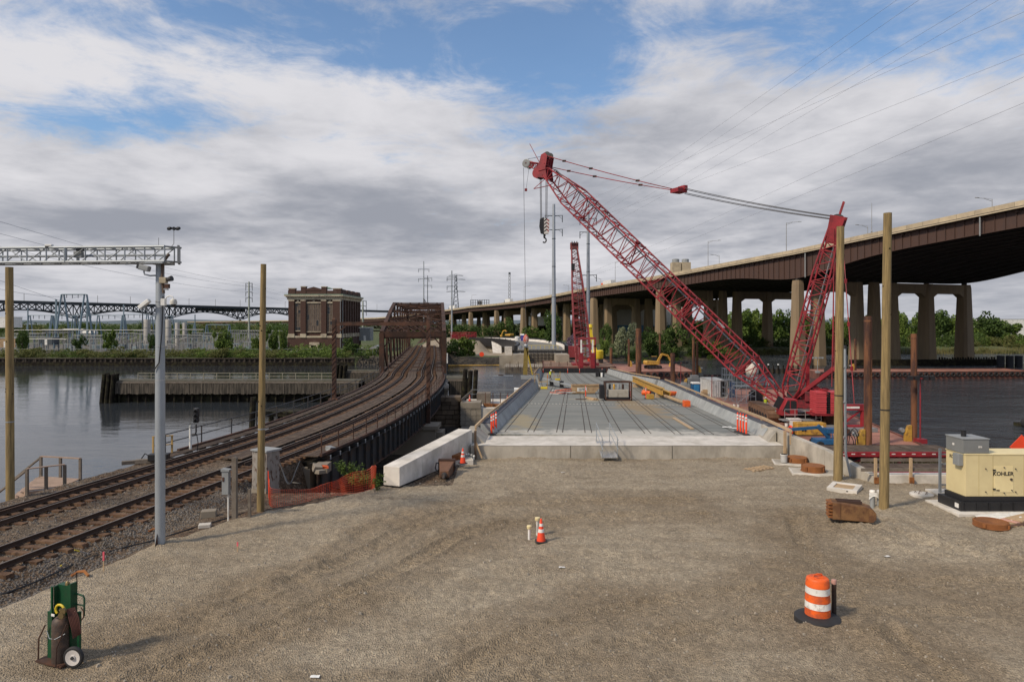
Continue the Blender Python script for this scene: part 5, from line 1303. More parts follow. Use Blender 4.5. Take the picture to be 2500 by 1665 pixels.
for k,(hi,nm)in enumerate(GAPS):
 lo=GAPS[k-1][0]if k else 0;g=sorted(q for q in W_ if lo<=q[0]<hi)
 for j,(u,vt,w,key,Y)in enumerate(g):
  ps='only' if len(g)==1 else('left hand' if j==0 else 'right hand' if j==len(g)-1 else 'middle' if len(g)==3 else('second','third','fourth')[j-1])
  tree_at(u,862,vt,w,key,f'{"bright" if key == "a" else "deep"} green {ps} tree {nm}',G,Y=Y)
wood_mass('undergrowth',[(1620+i*15,864,824-rnd.uniform(0,14),40,rnd.choice('abd'),rnd.uniform(282,298))for i in range(60)],3)
wood_mass('river_edge_scrub',[(2330+i*14,866,840-rnd.uniform(0,20)*(i>9),rnd.uniform(30,50),rnd.choice('dad'),rnd.uniform(285,300))for i in range(18)],4)
wood_mass('shaded_wood',[(1060+i*22,828,790+rnd.uniform(-8,8),rnd.uniform(44,66),'b',rnd.uniform(430,520))for i in range(27)],5)
wood_mass('wood_beyond_truss',[(985+i*6.5,822,794+rnd.uniform(-6,10),rnd.uniform(24,40),rnd.choice('ab'),rnd.uniform(330,380))for i in range(12)],6)
wood_mass('distant_wood',[(-80+i*15,808,786+rnd.uniform(-4,7),rnd.uniform(30,56),rnd.choice('bbd'),rnd.uniform(420,560))for i in range(54)]+[(-80+i*24,800,786+rnd.uniform(-3,4),40,'b',rnd.uniform(700,900))for i in range(44)],7,500)
rd=MB();r_=np.random.default_rng(5)
for _ in range(9000):
 x=r_.uniform(80,330);y=bank_y(x)+r_.uniform(-.5,7);z=far_h(x,y);h=r_.uniform(.9,2.3);a=r_.uniform(0,6.28);w=.10
 rd.add([(x-w*math.cos(a),y-w*math.sin(a),z-.2),(x+w*math.cos(a),y+w*math.sin(a),z-.2),(x+r_.normal()*.15,y,z+h)],[(0,1,2)])
rd.build('reeds',mat('reeds',(.16,.15,.055),.9,var=.3),None,kind='stuff',fix=False)
bw=thing('bulkhead_wall','rusty sheet pile bulkhead with black waterline along the left far bank','retaining wall',(-120,199.4,WATER_Z))
SHP=mat('sheet pile',(.040,.030,.023),.9,var=.35,sc=.7,col2=(.05,.04,.03),amt=.4)
b=MB();x=-190.
while x<-46:
 b.prism([(x,199.5,-7),(x+.45,199.5,-7),(x+.75,199.2,-7),(x+1.2,199.2,-7),(x+1.5,199.5,-7),(x+1.5,199.58,-7),(x,199.58,-7)],(0,0,3.5));x+=1.5
b.build('sheet_piles',SHP,bw,world=True,kind='stuff')
MB().slab(-190,-46,199.0,199.62,-3.55,-3.28).build('cap_beam',SHP,bw,world=True)
MB().slab(-190,-46,198.70,199.2,-5.6,-4.45).build('tide_band',WETW,bw,world=True)
x=-188
while x<-46:
 MB().slab(x-.16,x+.16,198.75,199.0,-7,-3.4).build('soldier_pile',SHP,bw,world=True);x+=2.9
MB().slab(-3000,-190,199.2,199.6,-7,-3.3).build('quay_wall',SHP,bw,world=True)
fc=thing('chain_link_fence','grey chain link fence along the left far bank in front of the substation','fence',(-120,206,-3.3))
for i in range(58):MB().tube((-180+i*2.4,212,-3.4),(-180+i*2.4,212,-1.1),.05,n=5).build('post',GREYP,fc,world=True)
b=MB()
for z_ in(-1.15,-2.2):b.tube((-180,212,z_),(-43,212,z_),.035,n=5)
b.build('rail',GREYP,fc,world=True)
sgn=thing('notice_board','white notice board in the weeds below the brick building','sign',dp(718,868,213))
MB().slab(-1.1,1.1,-.05,.05,.5,1.6).build('board',WHITEP,sgn)
for x in(-.8,.8):MB().slab(x-.06,x+.06,.05,.15,-.8,1.5).build('post',WOODG,sgn)
for i,(zz,w)in enumerate(((1.3,1.5),(1.05,1.8),(.8,1.2))):MB().slab(-w/2,w/2,-.06,-.05,zz-.05,zz+.05).build('print_line',mat('print blue',(.2,.2,.4),.7),sgn)
def brickm(name,c1,c2,mort,stain):
 m=bpy.data.materials.new(name);m.use_nodes=True;nt=m.node_tree;N=nt.nodes.new;L=nt.links.new
 b=nt.nodes['Principled BSDF'];b.inputs['Roughness'].default_value=.9
 tc=N('ShaderNodeTexCoord');mp=N('ShaderNodeMapping');L(tc.outputs['Object'],mp.inputs[0])
 sx=N('ShaderNodeSeparateXYZ');L(mp.outputs[0],sx.inputs[0]);ad=N('ShaderNodeMath');ad.operation='ADD';L(sx.outputs[0],ad.inputs[0]);L(sx.outputs[1],ad.inputs[1])
 cb=N('ShaderNodeCombineXYZ');L(ad.outputs[0],cb.inputs[0]);L(sx.outputs[2],cb.inputs[1])
 br=N('ShaderNodeTexBrick');L(cb.outputs[0],br.inputs[0]);br.inputs['Color1'].default_value=(*c1,1);br.inputs['Color2'].default_value=(*c2,1);br.inputs['Mortar'].default_value=(*mort,1);br.inputs['Scale'].default_value=1;br.inputs['Brick Width'].default_value=.45;br.inputs['Row Height'].default_value=.16;br.inputs['Mortar Size'].default_value=.012
 n=N('ShaderNodeTexNoise');n.inputs['Scale'].default_value=.35;n.inputs['Detail'].default_value=8;n.inputs['Roughness'].default_value=.65
 m2=N('ShaderNodeMapping');m2.inputs['Scale'].default_value=(1,1,.45);L(tc.outputs['Object'],m2.inputs[0]);L(m2.outputs[0],n.inputs[0])
 r=N('ShaderNodeMapRange');L(n.outputs[0],r.inputs[0]);r.inputs[1].default_value=.60;r.inputs[2].default_value=.72;r.inputs[4].default_value=.75
 mx=N('ShaderNodeMix');mx.data_type='RGBA';L(r.outputs[0],mx.inputs[0]);L(br.outputs[0],mx.inputs[6]);mx.inputs[7].default_value=(*stain,1);L(mx.outputs[2],b.inputs['Base Color']);return m
BRK=brickm('dark red brick',(.080,.036,.026),(.062,.030,.023),(.075,.055,.045),(.16,.12,.105))
STONE=mat('buff stone',(.46,.40,.30),.9,var=.2,sc=.5,col2=(.27,.22,.18),amt=.3,sc2=.4);COPPER=mat('green copper flashing',(.22,.34,.25),.7,var=.2)
BRDW=mat('boarded window',(.125,.095,.078),.9,var=.35,sc=1.2,stretch=(2.5,2.5,.4),col2=(.20,.15,.10),amt=.3)
SILLM=mat('window timber',(.20,.165,.14),.9,var=.25)
def brick_building():
 p=dp(703,858,240);q=dp(833,858,240);W_=q.x-p.x;z0=-3.6;D=31.0
 s=F/240
 def zz(v):return CH-(v-HZ)/s
 t=thing('brick_building','derelict dark brick power house with stone cornice and boarded windows','building',(p.x,240,z0))
 H_=zz(731)-z0
 MB().slab(0.5,W_-.5,.5,D-.5,0,H_+2).build('wall',BRK,t)
 def X(c):return(680+c/7.127-703)/s
 def ZV(c):return zz(680+c/7.127)-z0
 for a,b in((175,275),(385,475),(742,832),(945,1090)):
  pl=MB().slab(X(a),X(b),-.25,.52,ZV(985),ZV(370)).build('pilaster',BRK,t)
  MB().slab(X(a)-.1,X(b)+.1,-.4,.5,ZV(1028),ZV(962)).build('plinth_stone',STONE,t);MB().slab(X(a)-.05,X(b)+.05,-.32,.5,ZV(392),ZV(368)).build('capital',STONE,t)
 MB().slab(-.15,W_+.1,-.1,D,0,ZV(1030)).build('base_wall',BRK,t)
 MB().slab(-.2,W_+.15,-.22,D+.1,ZV(1030),ZV(998)).build('belt_course',STONE,t)
 MB().slab(-.25,W_+.2,-.35,D+.1,ZV(368),ZV(330)).build('frieze',STONE,t)
 MB().slab(-1.0,W_+.9,-1.1,D+.9,ZV(312),ZV(288)).build('cornice',STONE,t);MB().slab(-.6,W_+.5,-.7,D+.5,ZV(330),ZV(312)).build('cornice_bed',STONE,t)
 MB().slab(-1.03,W_+.93,-1.13,D+.93,ZV(288),ZV(276)).build('copper_flashing',COPPER,t)
 for i in range(24):MB().slab(i*W_/24,i*W_/24+.35,-.95,-.7,ZV(322),ZV(312)).build('dentil',STONE,t)
 for i in range(24):MB().slab(W_+.5,W_+.75,i*D/24,i*D/24+.4,ZV(322),ZV(312)).build('dentil',STONE,t)
 MB().slab(0,W_,0,.6,ZV(276),ZV(210)).build('parapet',BRK,t);MB().slab(W_-.6,W_,.61,D,ZV(276),ZV(214)).build('parapet',BRK,t);MB().slab(0,.6,.61,D,ZV(276),ZV(214)).build('parapet',BRK,t);MB().slab(.61,W_-.61,D-.6,D,ZV(276),ZV(214)).build('parapet',BRK,t)
 for a,b,h in((175,290,180),(390,475,148),(745,832,150),(950,1088,182)):MB().slab(X(a),X(b),-.15,1.6,ZV(277),ZV(h)).build('parapet_block',BRK,t);MB().slab(X(a)-.1,X(b)+.1,-.25,1.7,ZV(h),ZV(h)+.25).build('coping',STONE,t)
 MB().prism([(X(476),-.1,ZV(211)),(X(744),-.1,ZV(211)),(X(744),-.1,ZV(182)),(X(610),-.1,ZV(145)),(X(476),-.1,ZV(182))],(0,.8,0)).build('pediment',BRK,t)
 MB().prism([(X(690),6,ZV(160)),(X(830),6,ZV(160)),(X(755),6,ZV(130))],(0,5,0)).build('skylight',COPPER,t)
 MB().slab(.7,W_-.7,.7,D-.7,H_+1.9,H_+2.2).build('roof',DARKST,t)
 for i,(a,b)in enumerate(((1.0,6.2),(9.2,13.5),(16.5,20.5),(24.5,29.5))):MB().slab(W_-1.6,W_+.15,a,b,ZV(277),ZV(185)).build('parapet_block',BRK,t)
 for k in range(8):
  y0=1.0+k*3.85;MB().slab(W_-.52,W_+.25,y0,y0+1.5,ZV(985),ZV(370)).build('pilaster',BRK,t)
  MB().slab(W_-.5,W_+.4,y0-.1,y0+1.6,ZV(1028),ZV(962)).build('plinth_stone',STONE,t)
  if k<7:
   w=MB().slab(W_-.45,W_-.42,y0+1.6,y0+3.75,ZV(930),ZV(440)).build('window',BRDW,t)
   b=MB()
   for j in range(3):b.slab(W_-.42,W_-.34,y0+1.6+j*1.02,y0+1.7+j*1.02,ZV(930),ZV(440))
   for j in range(6):b.slab(W_-.42,W_-.35,y0+1.6,y0+3.75,lerp(ZV(930),ZV(440),j/5)-.06,lerp(ZV(930),ZV(440),j/5)+.06)
   b.build('frame',SILLM,w)
 def win(a,b,c,d,nx,nz_,sill=True,broken=()):
  w=MB().slab(X(a),X(b),.44,.5,ZV(d),ZV(c)).build('window',SILLM,t)
  x0,x1,y0,y1=X(a),X(b),ZV(d),ZV(c)
  f=MB()
  for i in range(nx+1):x=lerp(x0,x1,i/nx);f.slab(x-.06,x+.06,.28,.44,y0,y1)
  for j in range(nz_+1):y=lerp(y0,y1,j/nz_);f.slab(x0,x1,.30,.43,y-.06,y+.06)
  f.build('frame',SILLM,w)
  for i in range(nx):
   for j in range(nz_):
    dk_=(i,j)in broken
    MB().slab(lerp(x0,x1,i/nx)+.07,lerp(x0,x1,(i+1)/nx)-.07,.40 if dk_ else .36,.435 if dk_ else .39,lerp(y0,y1,j/nz_)+.07,lerp(y0,y1,(j+1)/nz_)-.07).build('pane',GLASS if dk_ else BRDW,w)
  if sill:MB().slab(x0-.1,x1+.1,.1,.43,y0-.3,y0-.05).build('sill',STONE,w)
 win(290,378,430,905,2,8,broken=((0,0),(1,0),(1,5),(0,7)))
 win(488,732,432,920,6,5,broken=((0,2),(4,1)))
 win(845,935,432,930,2,8,broken=((0,6),(1,2),(0,5)))
 for a,b in((285,385),(488,735),(840,938)):MB().slab(X(a),X(b),.05,.5,ZV(432),ZV(404)).build('lintel',STONE,t)
 for a,b in((320,350),(595,630),(872,905)):MB().slab(X(a),X(b),.0,.5,ZV(404),ZV(378)).build('keystone',STONE,t)
 win(290,372,1120,1205,2,3);win(838,925,1120,1225,2,3)
 dr=MB().slab(X(545),X(720),-.7,-.08,ZV(1160),ZV(1110)).build('door_lintel',STONE,t)
 MB().slab(X(545),X(570),-.6,-.08,0,ZV(1160)).build('door_jamb',STONE,t);MB().slab(X(660),X(690),-.6,-.08,0,ZV(1160)).build('door_jamb',STONE,t);MB().slab(X(570),X(660),-.2,-.12,0,ZV(1160)).build('door',BLACK,t)
 for x in(W_-.2,W_+.33):MB().tube((x,-.3 if x<W_ else .8,0),(x,-.3 if x<W_ else .8,ZV(370)),.12,n=6).build('downpipe',GREYP,t)
brick_building()
def hut(u,vb,Y,w,d,h,label,wm,rm,name='shed',cat='shed',gable=True):
 p=dp(u,vb,Y);t=thing(name,label,cat,(p.x,p.y,p.z))
 MB().slab(-w/2,w/2,0,d,0,h).build('wall',wm,t)
 if gable:MB().prism([(-w/2-.2,-.2,h),(w/2+.2,-.2,h),(0,-.2,h+w*.28)],(0,d+.4,0)).build('roof',rm,t)
 else:MB().slab(-w/2-.1,w/2+.1,-.1,d+.1,h,h+.25).build('roof',rm,t)
 MB().slab(-.4,.5,-.05,0,0,min(2,h*.8)).build('door',WHITEP,t)
 return t
hut(916,868,215,3.6,4.5,2.2,'small grey timber shed with a white door left of the truss bridge',WOODG,GREYP)
hut(890,832,268,4.5,6,5.0,'pale blue grey equipment cabinet behind the brick building',GREYP,WHITEP,'equipment_house','building',False)
fw=thing('plank_fence','grey weathered plank fence running from the shed towards the brick building','fence',dp(880,866,214))
for i in range(24):MB().slab(-4.2+i*.33,-3.9+i*.33,0,.06,0,1.7+.08*(i%3)).build('plank',WOODG,fw)
cr=thing('parked_car','small white car parked behind the plank fence','car',dp(888,859,232),rz=.1)
MB().prism([(-2.1,-.85,.35),(2.1,-.85,.35),(2.1,-.85,.8),(1.3,-.85,.95),(.7,-.85,1.45),(-1.2,-.85,1.45),(-2.0,-.85,.95)],(0,1.7,0)).build('body',WHITEP,cr,bevel=.08);MB().prism([(.62,-.87,1.38),(1.2,-.87,.95),(-1.85,-.87,.95),(-1.15,-.87,1.38)],(0,1.74,0)).build('window',GLASS,cr)
for x in(-1.3,1.3):
 for y in(-.8,.8):MB().lathe([(.32,-.1),(.32,.1)],12,(x,y,.32),ax=(0,1,0)).build('wheel',RUBBER,cr)
STL=mat('blue grey structural steel',(.17,.24,.29),.6,.2,var=.12);BUS=mat('pale busbar',(.22,.23,.24),.5,.3,var=.1);DKEQ=mat('dark equipment',(.06,.075,.09),.6,var=.2)
def aframe_gantry(u0,u1,vb,vt,Y,label,beam=True,r=.35):
 a,b_=dp(u0,vb,Y),dp(u1,vb,Y);h=(vb-vt)*Y/F;L=b_.x-a.x
 t=thing('substation_gantry',label,'gantry',(a.x,Y,a.z),'substation gantries')
 for x in(0,L):
  for dy,dx in((-.08*h,-.05*h),(.08*h,.05*h)):MB().tube((x+dx*2.2,dy,0),(x+dx*.35,dy*.1,h),r,r*.7,n=6).build('leg',STL,t)
 b=MB()
 for e in(-.5,.5):b.tube((0,e,h),(L,e,h),r*.5,n=5)
 n=max(3,int(L/1.6))
 for i in range(n):b.tube((L*i/n,-.5 if i%2 else .5,h),(L*(i+1)/n,.5 if i%2 else-.5,h),r*.25,n=4)
 b.build('beam',STL,t)
 if h>12:MB().tube((-.2,0,h*.35),(L+.2,0,h*.35),r*.6,n=5).build('tie_beam',BUS,t)
 ins=MB()
 for i in range(3):ins.tube((L*(i+.7)/4,0,h),(L*(i+.7)/4,0,h-1.4),.12,n=5)
 ins.build('insulator',DKEQ,t)
aframe_gantry(153,209,850,719,262,'tallest blue grey steel gantry of the substation with two splayed legs',r=.42)
rnd=random.Random(12)
gl=['far left','left of the tall gantry','just right of the tall gantry','midway to the camera pole','near the white tanks','behind the camera pole','right of the camera pole','beside the bare wooden pole']
for i,(u0,u1,vt)in enumerate(((72,127,770),(130,180,771),(186,240,769),(240,300,770),(303,360,768),(370,420,772),(430,475,790),(505,560,793))):
 aframe_gantry(u0,u1,835,vt,272+i%3*6,f'low blue grey substation gantry, {gl[i]}',r=.28)
for i,(u,vt,lb)in enumerate(((137,733,'square grey steel column right beside the tall gantry, on its left'),(213,736,'square grey steel column right beside the tall gantry, on its right'),(68,752,'thin steel column near the leftmost wooden pole'),(348,745,'thin dark mast left of the steel camera pole'),(302,744,'slim mast midway in the substation'),(476,768,'slim mast right of the steel camera pole'))):
 p=dp(u,845,266);t=thing('steel_column',lb,'mast',p,'steel masts of the substation');h=(845-vt)*266/F;MB().slab(-.3 if i<2 else-.13,.3 if i<2 else .13,-.2,.2,0,h).build('mast',STL if i!=3 else DKEQ,t);MB().slab(-.5,.5,-.4,.4,-.1,.3).build('footing',CONCD,t)
 if i<2:MB().slab(-.32,.32,-.22,.22,h,h+.3).build('cap',STL,t)
for k,(u0,u1,v,Y,lb)in enumerate(((28,372,806,250,'long pale horizontal busbar pipe across the substation, left part'),(420,497,805,250,'short pale busbar pipe right of the camera pole'),(70,162,828,240,'lower pale busbar pipe at the left of the substation'),(585,690,808,262,'pale busbar frame left of the brick building'))):
 a,b_=dp(u0,v,Y),dp(u1,v,Y);t=thing('busbar',lb,'busbar',(a.x,Y,a.z-8))
 MB().tube((0,0,8),(b_.x-a.x,0,8),.16,n=6).build('pipe',BUS,t)
 n=int((b_.x-a.x)/4)
 for i in range(n+1):
  x=(b_.x-a.x)*i/n;MB().tube((x,0,6.6),(x,0,8),.12,n=5).build('insulator',DKEQ,t);MB().slab(x-.1,x+.1,-.1,.1,-1,6.6).build('post',STL,t)
for k in range(9):
 u0=(30,105,180,260,330,425,470,560,610)[k];Y=(246,258,238,252,244,250,262,256,264)[k];p=dp(u0,0,Y);z0=far_h(p.x,Y);Lb=9.5;hb_=(5.2,6.4,4.6)[k%3]
 t=thing('busbar_gantry',f'pale lattice frame of busbars and insulators in the substation, {("far left", "left of the tall gantry", "below the tall gantry", "midway to the camera pole", "left of the white tanks", "right of the camera pole", "farther right of the camera pole", "left of the bare wooden pole", "right of the bare wooden pole")[k]}','busbar',(p.x,Y,z0),'busbar frames of the substation')
 b=MB()
 for i in range(6):
  for y in(0,3):b.slab(i*Lb/5-.1,i*Lb/5+.1,y-.1,y+.1,0,hb_)
 for y in(0,3):b.slab(-.3,Lb+.3,y-.12,y+.12,hb_,hb_+.3);b.slab(-.2,Lb+.2,y-.08,y+.08,hb_*.55,hb_*.55+.2)
 b.build('frame',BUS if k%2 else GREYP,t);b=MB()
 for i in range(11):
  for y in(0,3):b.lathe([(.08,hb_+.3),(.2,hb_+.5),(.08,hb_+.7),(.2,hb_+.9),(.08,hb_+1.2)],6,(i*Lb/10,y,0))
 b.build('insulators',DKEQ,t);b=MB()
 for e in(0,1.5,3):b.tube((-.5,e,hb_+1.25),(Lb+.5,e,hb_+1.25),.07,n=5)
 b.build('bars',BUS,t)
def switchgear(k):
 t=thing('switchgear',['blue grey switchgear stand with three insulators and no tank in the substation yard','grey switchgear stand with a tank under its three insulators in the substation yard','grey switchgear stand with a raised switch blade in the substation yard'][k],'switchgear',(0,0,0),['plain switchgear stands','switchgear stands with tanks','switchgear stands with raised blades'][k])
 h=[2.6,3.4,3.0][k]
 b=MB()
 for x in(-1.1,1.1):b.slab(x-.09,x+.09,-.1,.1,0,h)
 b.slab(-1.5,1.5,-.12,.12,h,h+.22);b.build('frame',GREYP if k else STL,t)
 b=MB()
 for x in(-1.2,0,1.2):b.lathe([(.11,h+.2),(.2,h+.5),(.11,h+.6),(.2,h+.9),(.1,h+1.0),(.18,h+1.25),(.06,h+1.4)],7,(x,0,0))
 b.build('insulators',mat('porcelain',(.21,.20,.19),.4,var=.15),t)
 if k==1:MB().slab(-.7,.7,-.5,.5,.5,2.2).build('tank',mat('equipment grey',(.20,.25,.27),.6,var=.1),t)
 if k==2:MB().tube((-1.2,0,h+1.4),(1.5,0,h+2.3),.06,n=5).build('blade',BUS,t)
 return t
sgp=[switchgear(k)for k in range(3)];used=[False]*3
for i in range(74):
 u=rnd.uniform(20,640)if i>12 else rnd.uniform(560,690);Y=rnd.uniform(222,268);k=rnd.randrange(3);p=dp(u,0,Y);loc=(p.x,Y,far_h(p.x,Y))
 if not used[k]:sgp[k].location=loc;used[k]=True
 else:dup(sgp[k],loc,rnd.uniform(-.2,.2))
for i in range(3):
 if not used[i]:sgp[i].location=(-140,240+i,-3.3)
for u,vb,vt,w,Y,lb in((359,843,781,15,236,'tall white cylindrical tank left of the steel camera pole'),(411,843,781,13,238,'tall white cylindrical tank partly behind the steel camera pole'),(433,843,789,10,262,'smaller pale tank right of the steel camera pole'),(451,843,789,10,262,'smallest pale tank farther right of the steel camera pole')):
 p=dp(u,vb,Y);h=(vb-vt)*Y/F;r=w*Y/F/2;t=thing('storage_tank',lb,'tank',p)
 MB().lathe([(r,0),(r,h),(r*.9,h+.15)],16).build('shell',mat('tank white',(.36,.345,.32),.6,var=.08),t,smooth=True)
 for q in(.34,.68):MB().lathe([(r+.06,h*q),(r+.06,h*q+.2)],16).build('hoop',GREYP,t)
hut(12,848,232,7,6,3.0,'tan control building at the left edge of the substation',TANB,GREYP,'control_building','building',False)
hut(14,800,300,6,6,4.5,'white block building behind the leftmost wooden pole',WHITEP,WHITEP,'block_building','building',False)
hut(112,842,246,4.5,4,2.4,'dark transformer house in the middle of the substation',DKEQ,GREYP,'transformer_house','building',False)
for k,(u,vb)in enumerate(((205,818),(228,818))):
 t=thing('horizontal_tank',['pale horizontal tank behind the tall gantry, left one','pale horizontal tank behind the tall gantry, right one'][k],'tank',dp(u,vb,280));MB().lathe([(.1,-1.7),(.8,-1.5),(.8,1.5),(.1,1.7)],12,(0,0,.9),ax=(1,0,0)).build('vessel',WHITEP,t,smooth=True);MB().slab(-1,1,-.5,.5,-4,.3).build('cradle',GREYP,t)
def skyway():
 ST=mat('dark bridge steel',(.030,.038,.048),.8,var=.15)
 a,b=V((-900,890,0)),V((-380,1640,0));n=84;zt=38.5
 t=thing('truss_highway','long black cantilever truss highway behind the substation','bridge',(-640,1260,-3))
 def P(i,z,off=0):q=a.lerp(b,i/n);return V((q.x+off,q.y,z))
 per=14
 def low(i):k=(i%per)/per;return zt-11-13*(abs(2*k-1))**2.2
 MB().bar(P(0,zt+1.2),P(n+22,zt-4),14,4.2).build('road_deck',ST,t,world=True)
 MB().bar(P(0,zt+3.5),P(n+22,zt-1.6),14.5,1.0).build('parapet',mat('far parapet',(.16,.16,.165),.9),t,world=True)
 for off in(-6,6):
  up=MB();lo=MB();we=MB()
  for i in range(n):
   lo.bar(P(i,low(i),off),P(i+1,low(i+1),off),1.7)
   we.bar(P(i,low(i),off),P(i,zt-1,off),1.1)
   we.bar(P(i,zt-1 if i%2 else low(i),off),P(i+1,low(i+1)if i%2 else zt-1,off),1.25)
  lo.build('lower_chord',ST,t,world=True);we.build('truss_web',ST,t,world=True)
 for i in range(0,n+1,per):
  MB().bar(P(i,-4),P(i,low(i)),5,3).build('tower',mat('far pier',(.20,.20,.19),.9),t,world=True)
 MB().bar(P(48,zt-3.5,-9),P(58,zt-4.5,-9),1.2,11).build('containment_sheet',mat('grey sheeting',(.26,.25,.25),.9,var=.2,sc=.1),t,world=True)
 for i in range(6,n+22,5):
  MB().bar(P(i,zt),P(i,zt+15),.5).build('lamp_mast',mat('far lamp',(.2,.2,.2),.8),t,world=True)
skyway()
MONO=mat('weathered monopole steel',(.34,.37,.40),.5,.45,var=.06)
def monopole(u,vt,vb,Y,w,arms,label,m=MONO,al=4.2,both=True):
 p=dp(u,vb,Y);h=(vb-vt)*Y/F;r=w*Y/F/2;t=thing('transmission_pole',label,'power pole',p,'transmission poles')
 MB().lathe([(r*1.25,-3),(r*1.2,h*.3),(r,h*.62),(r*.82,h)],10).build('shaft',m,t,smooth=True)
 for q in(.33,.55,.75):
  MB().lathe([(r*1.3-.22*r*q,h*q),(r*1.3-.22*r*q,h*q+.15)],10).build('joint_ring',DKEQ,t)
 for va in arms:
  z_=(vb-va)*Y/F;a=MB()
  for e in((-1,1)if both else(1,)):
   a.tube((0,0,z_-.1),(e*al,0,z_+.1),.16,.08,n=5);a.tube((e*al*.5,0,z_),(e*al*.95,0,z_-1.0),.05,n=4)
  a.build('crossarm',DKEQ,t)
  i_=MB()
  for e in((-1,1)if both else(1,)):i_.tube((e*al*.95,0,z_),(e*al*.95,0,z_-2.0),.13,n=5)
  i_.build('insulator',DKEQ,t)
 return t
monopole(1352,499,838,205,8.6,(527,561),'tall grey steel monopole between the hook block and the far crane',al=2.7)
monopole(1436,512,850,212,8.0,(534,567,672),'tall grey steel monopole just right of the far crane boom',al=2.7)
monopole(608,688,838,300,4.2,(692,699,713,727),'greenish grey power pole left of the brick building, beside the bare wooden pole',m=mat('greenish pole',(.30,.33,.28),.7),al=1.5)
monopole(886,734,808,300,4.0,(735,747,760),'greenish grey power pole right behind the brick building',m=mat('greenish pole',(.30,.33,.28),.7),al=1.6)
monopole(1034.5,638,790,420,2.6,(657.5,681),'thin pale power pole rising behind the truss bridge, taller of two',al=3.4)
monopole(1044,673,790,430,1.8,(679,697),'thin dark power pole rising behind the truss bridge, shorter of two',m=DKEQ,al=2.8)
monopole(1103,661,812,330,3.4,(677,699),'pale steel power pole right of the truss bridge in front of the lattice pylon',al=2.4)
lp=thing('lattice_pylon','dark lattice transmission pylon behind the viaduct, right of the truss bridge','pylon',dp(1113,760,640));b=MB();hh=(760-671)*640/F
for sx,sy in((-1,-1),(1,-1),(1,1),(-1,1)):b.bar((sx*3.6,sy*3.6,-10),(sx*1.1,sy*1.1,hh*.62),.35);b.bar((sx*1.1,sy*1.1,hh*.62),(sx*.9,sy*.9,hh),.3)
for i in range(9):
 w0,w1=lerp(2.9,1.0,i/9),lerp(2.9,1.0,(i+1)/9)
 z0,z1=hh*i/9,hh*(i+1)/9
 for sy in(-1,1):b.bar((-w0,sy*w0,z0),(w1,sy*w1,z1),.22);b.bar((w0,sy*w0,z0),(-w1,sy*w1,z1),.22)
b.build('tower',DKEQ,lp);b=MB()
for z_,w in((hh-.3,7),(hh-4,9),(hh*.55,9)):b.bar((-w,0,z_-.6),(w,0,z_-.6),.3);b.bar((-w,0,z_-.6),(0,0,z_+.9),.25);b.bar((w,0,z_-.6),(0,0,z_+.9),.25)
b.build('crossarm',DKEQ,lp)
rt=thing('radio_mast','slim lattice radio mast standing above the far viaduct','mast',dp(1244,760,700));b=MB();hh=(760-670)*700/F
for i in range(10):
 z0,z1=hh*i/10,hh*(i+1)/10;w0,w1=lerp(1.2,.8,i/10),lerp(1.2,.8,(i+1)/10)
 b.bar((-w0,0,z0),(w1,0,z1),.3);b.bar((w0,0,z0),(-w1,0,z1),.3);b.bar((-w0,0,z0),(-w1,0,z1),.35);b.bar((w0,0,z0),(w1,0,z1),.35)
b.build('tower',GREYB,rt);MB().lathe([(1.1,hh),(1.1,hh+2)],8).build('antenna_head',DKEQ,rt)
tw=thing('twin_towers','pair of square tan concrete stair towers with pale caps rising behind the viaduct','tower',dp(1642,700,420))
for x in(-.1,5.9):MB().slab(x,x+5.4,0,6,-20,15).build('shaft',PARAC,tw);MB().lathe([(2.2,15),(2.2,17),(1.6,17.3)],12,(x+2.7,3,0)).build('cap',GREYP,tw)
wb=hut(2500,832,400,44,30,12.5,'large white warehouse behind the trees at the far right',WHITEP,GREYP,'warehouse','building',False)
PB=hut(1570,830,420,52,30,20,'cream warehouse with a blue lower wall seen between the viaduct columns',mat('cream cladding',(.62,.58,.48),.7,var=.08),GREYP,'warehouse','building',False)
MB().slab(-26.2,26.2,-.3,0,0,9).build('lower_cladding',mat('blue cladding',(.10,.25,.36),.6),PB)
for i in range(26):MB().slab(-26+i*2,-25.9+i*2,-.35,-.3,9,19.8).build('cladding_rib',mat('cream rib',(.5,.47,.4),.7),PB)
hut(1335,795,470,24,20,6,'white warehouse roof seen between the far viaduct columns',WHITEP,WHITEP,'warehouse','building',False)
WIRE=mat('overhead wire',(.30,.31,.34),.5,var=0)
def wire(pts,r,label,sag=0.0):
 a,b=V(pts[0]),V(pts[1]);n=24;q=[a.lerp(b,i/n)-Z*sag*4*(i/n)*(1-i/n)-a for i in range(n+1)]
 single(MB().path(q,r,n=4),'power_line',WIRE,label,'power line','overhead power lines',loc=a)
names=['topmost','second','third','fourth','fifth','sixth','seventh','lowest']
for i,((u1,v1),(x0,x1))in enumerate((((2180,0),(1436,534)),((2225,0),(1436,534)),((2375,0),(1436,567)),((2415,0),(1440,567)),((2500,22),(1352,527)),((2500,118),(1352,561)),((2500,180),(1436,672)),((2500,236),(1436,672)))):
 e=dp(x0+(12 if i%2 else-12),x1,209);d=V((u1-CX,F,HZ-v1))/F;s=62-i*1.5
 near=V((0,0,CH))+d*s;near+=(near-e).normalized()*30
 wire((near,e),.013,f'thin overhead power line from the tall monopoles to the upper right sky, {names[i]} of eight',sag=.9 if i%2 else .5)
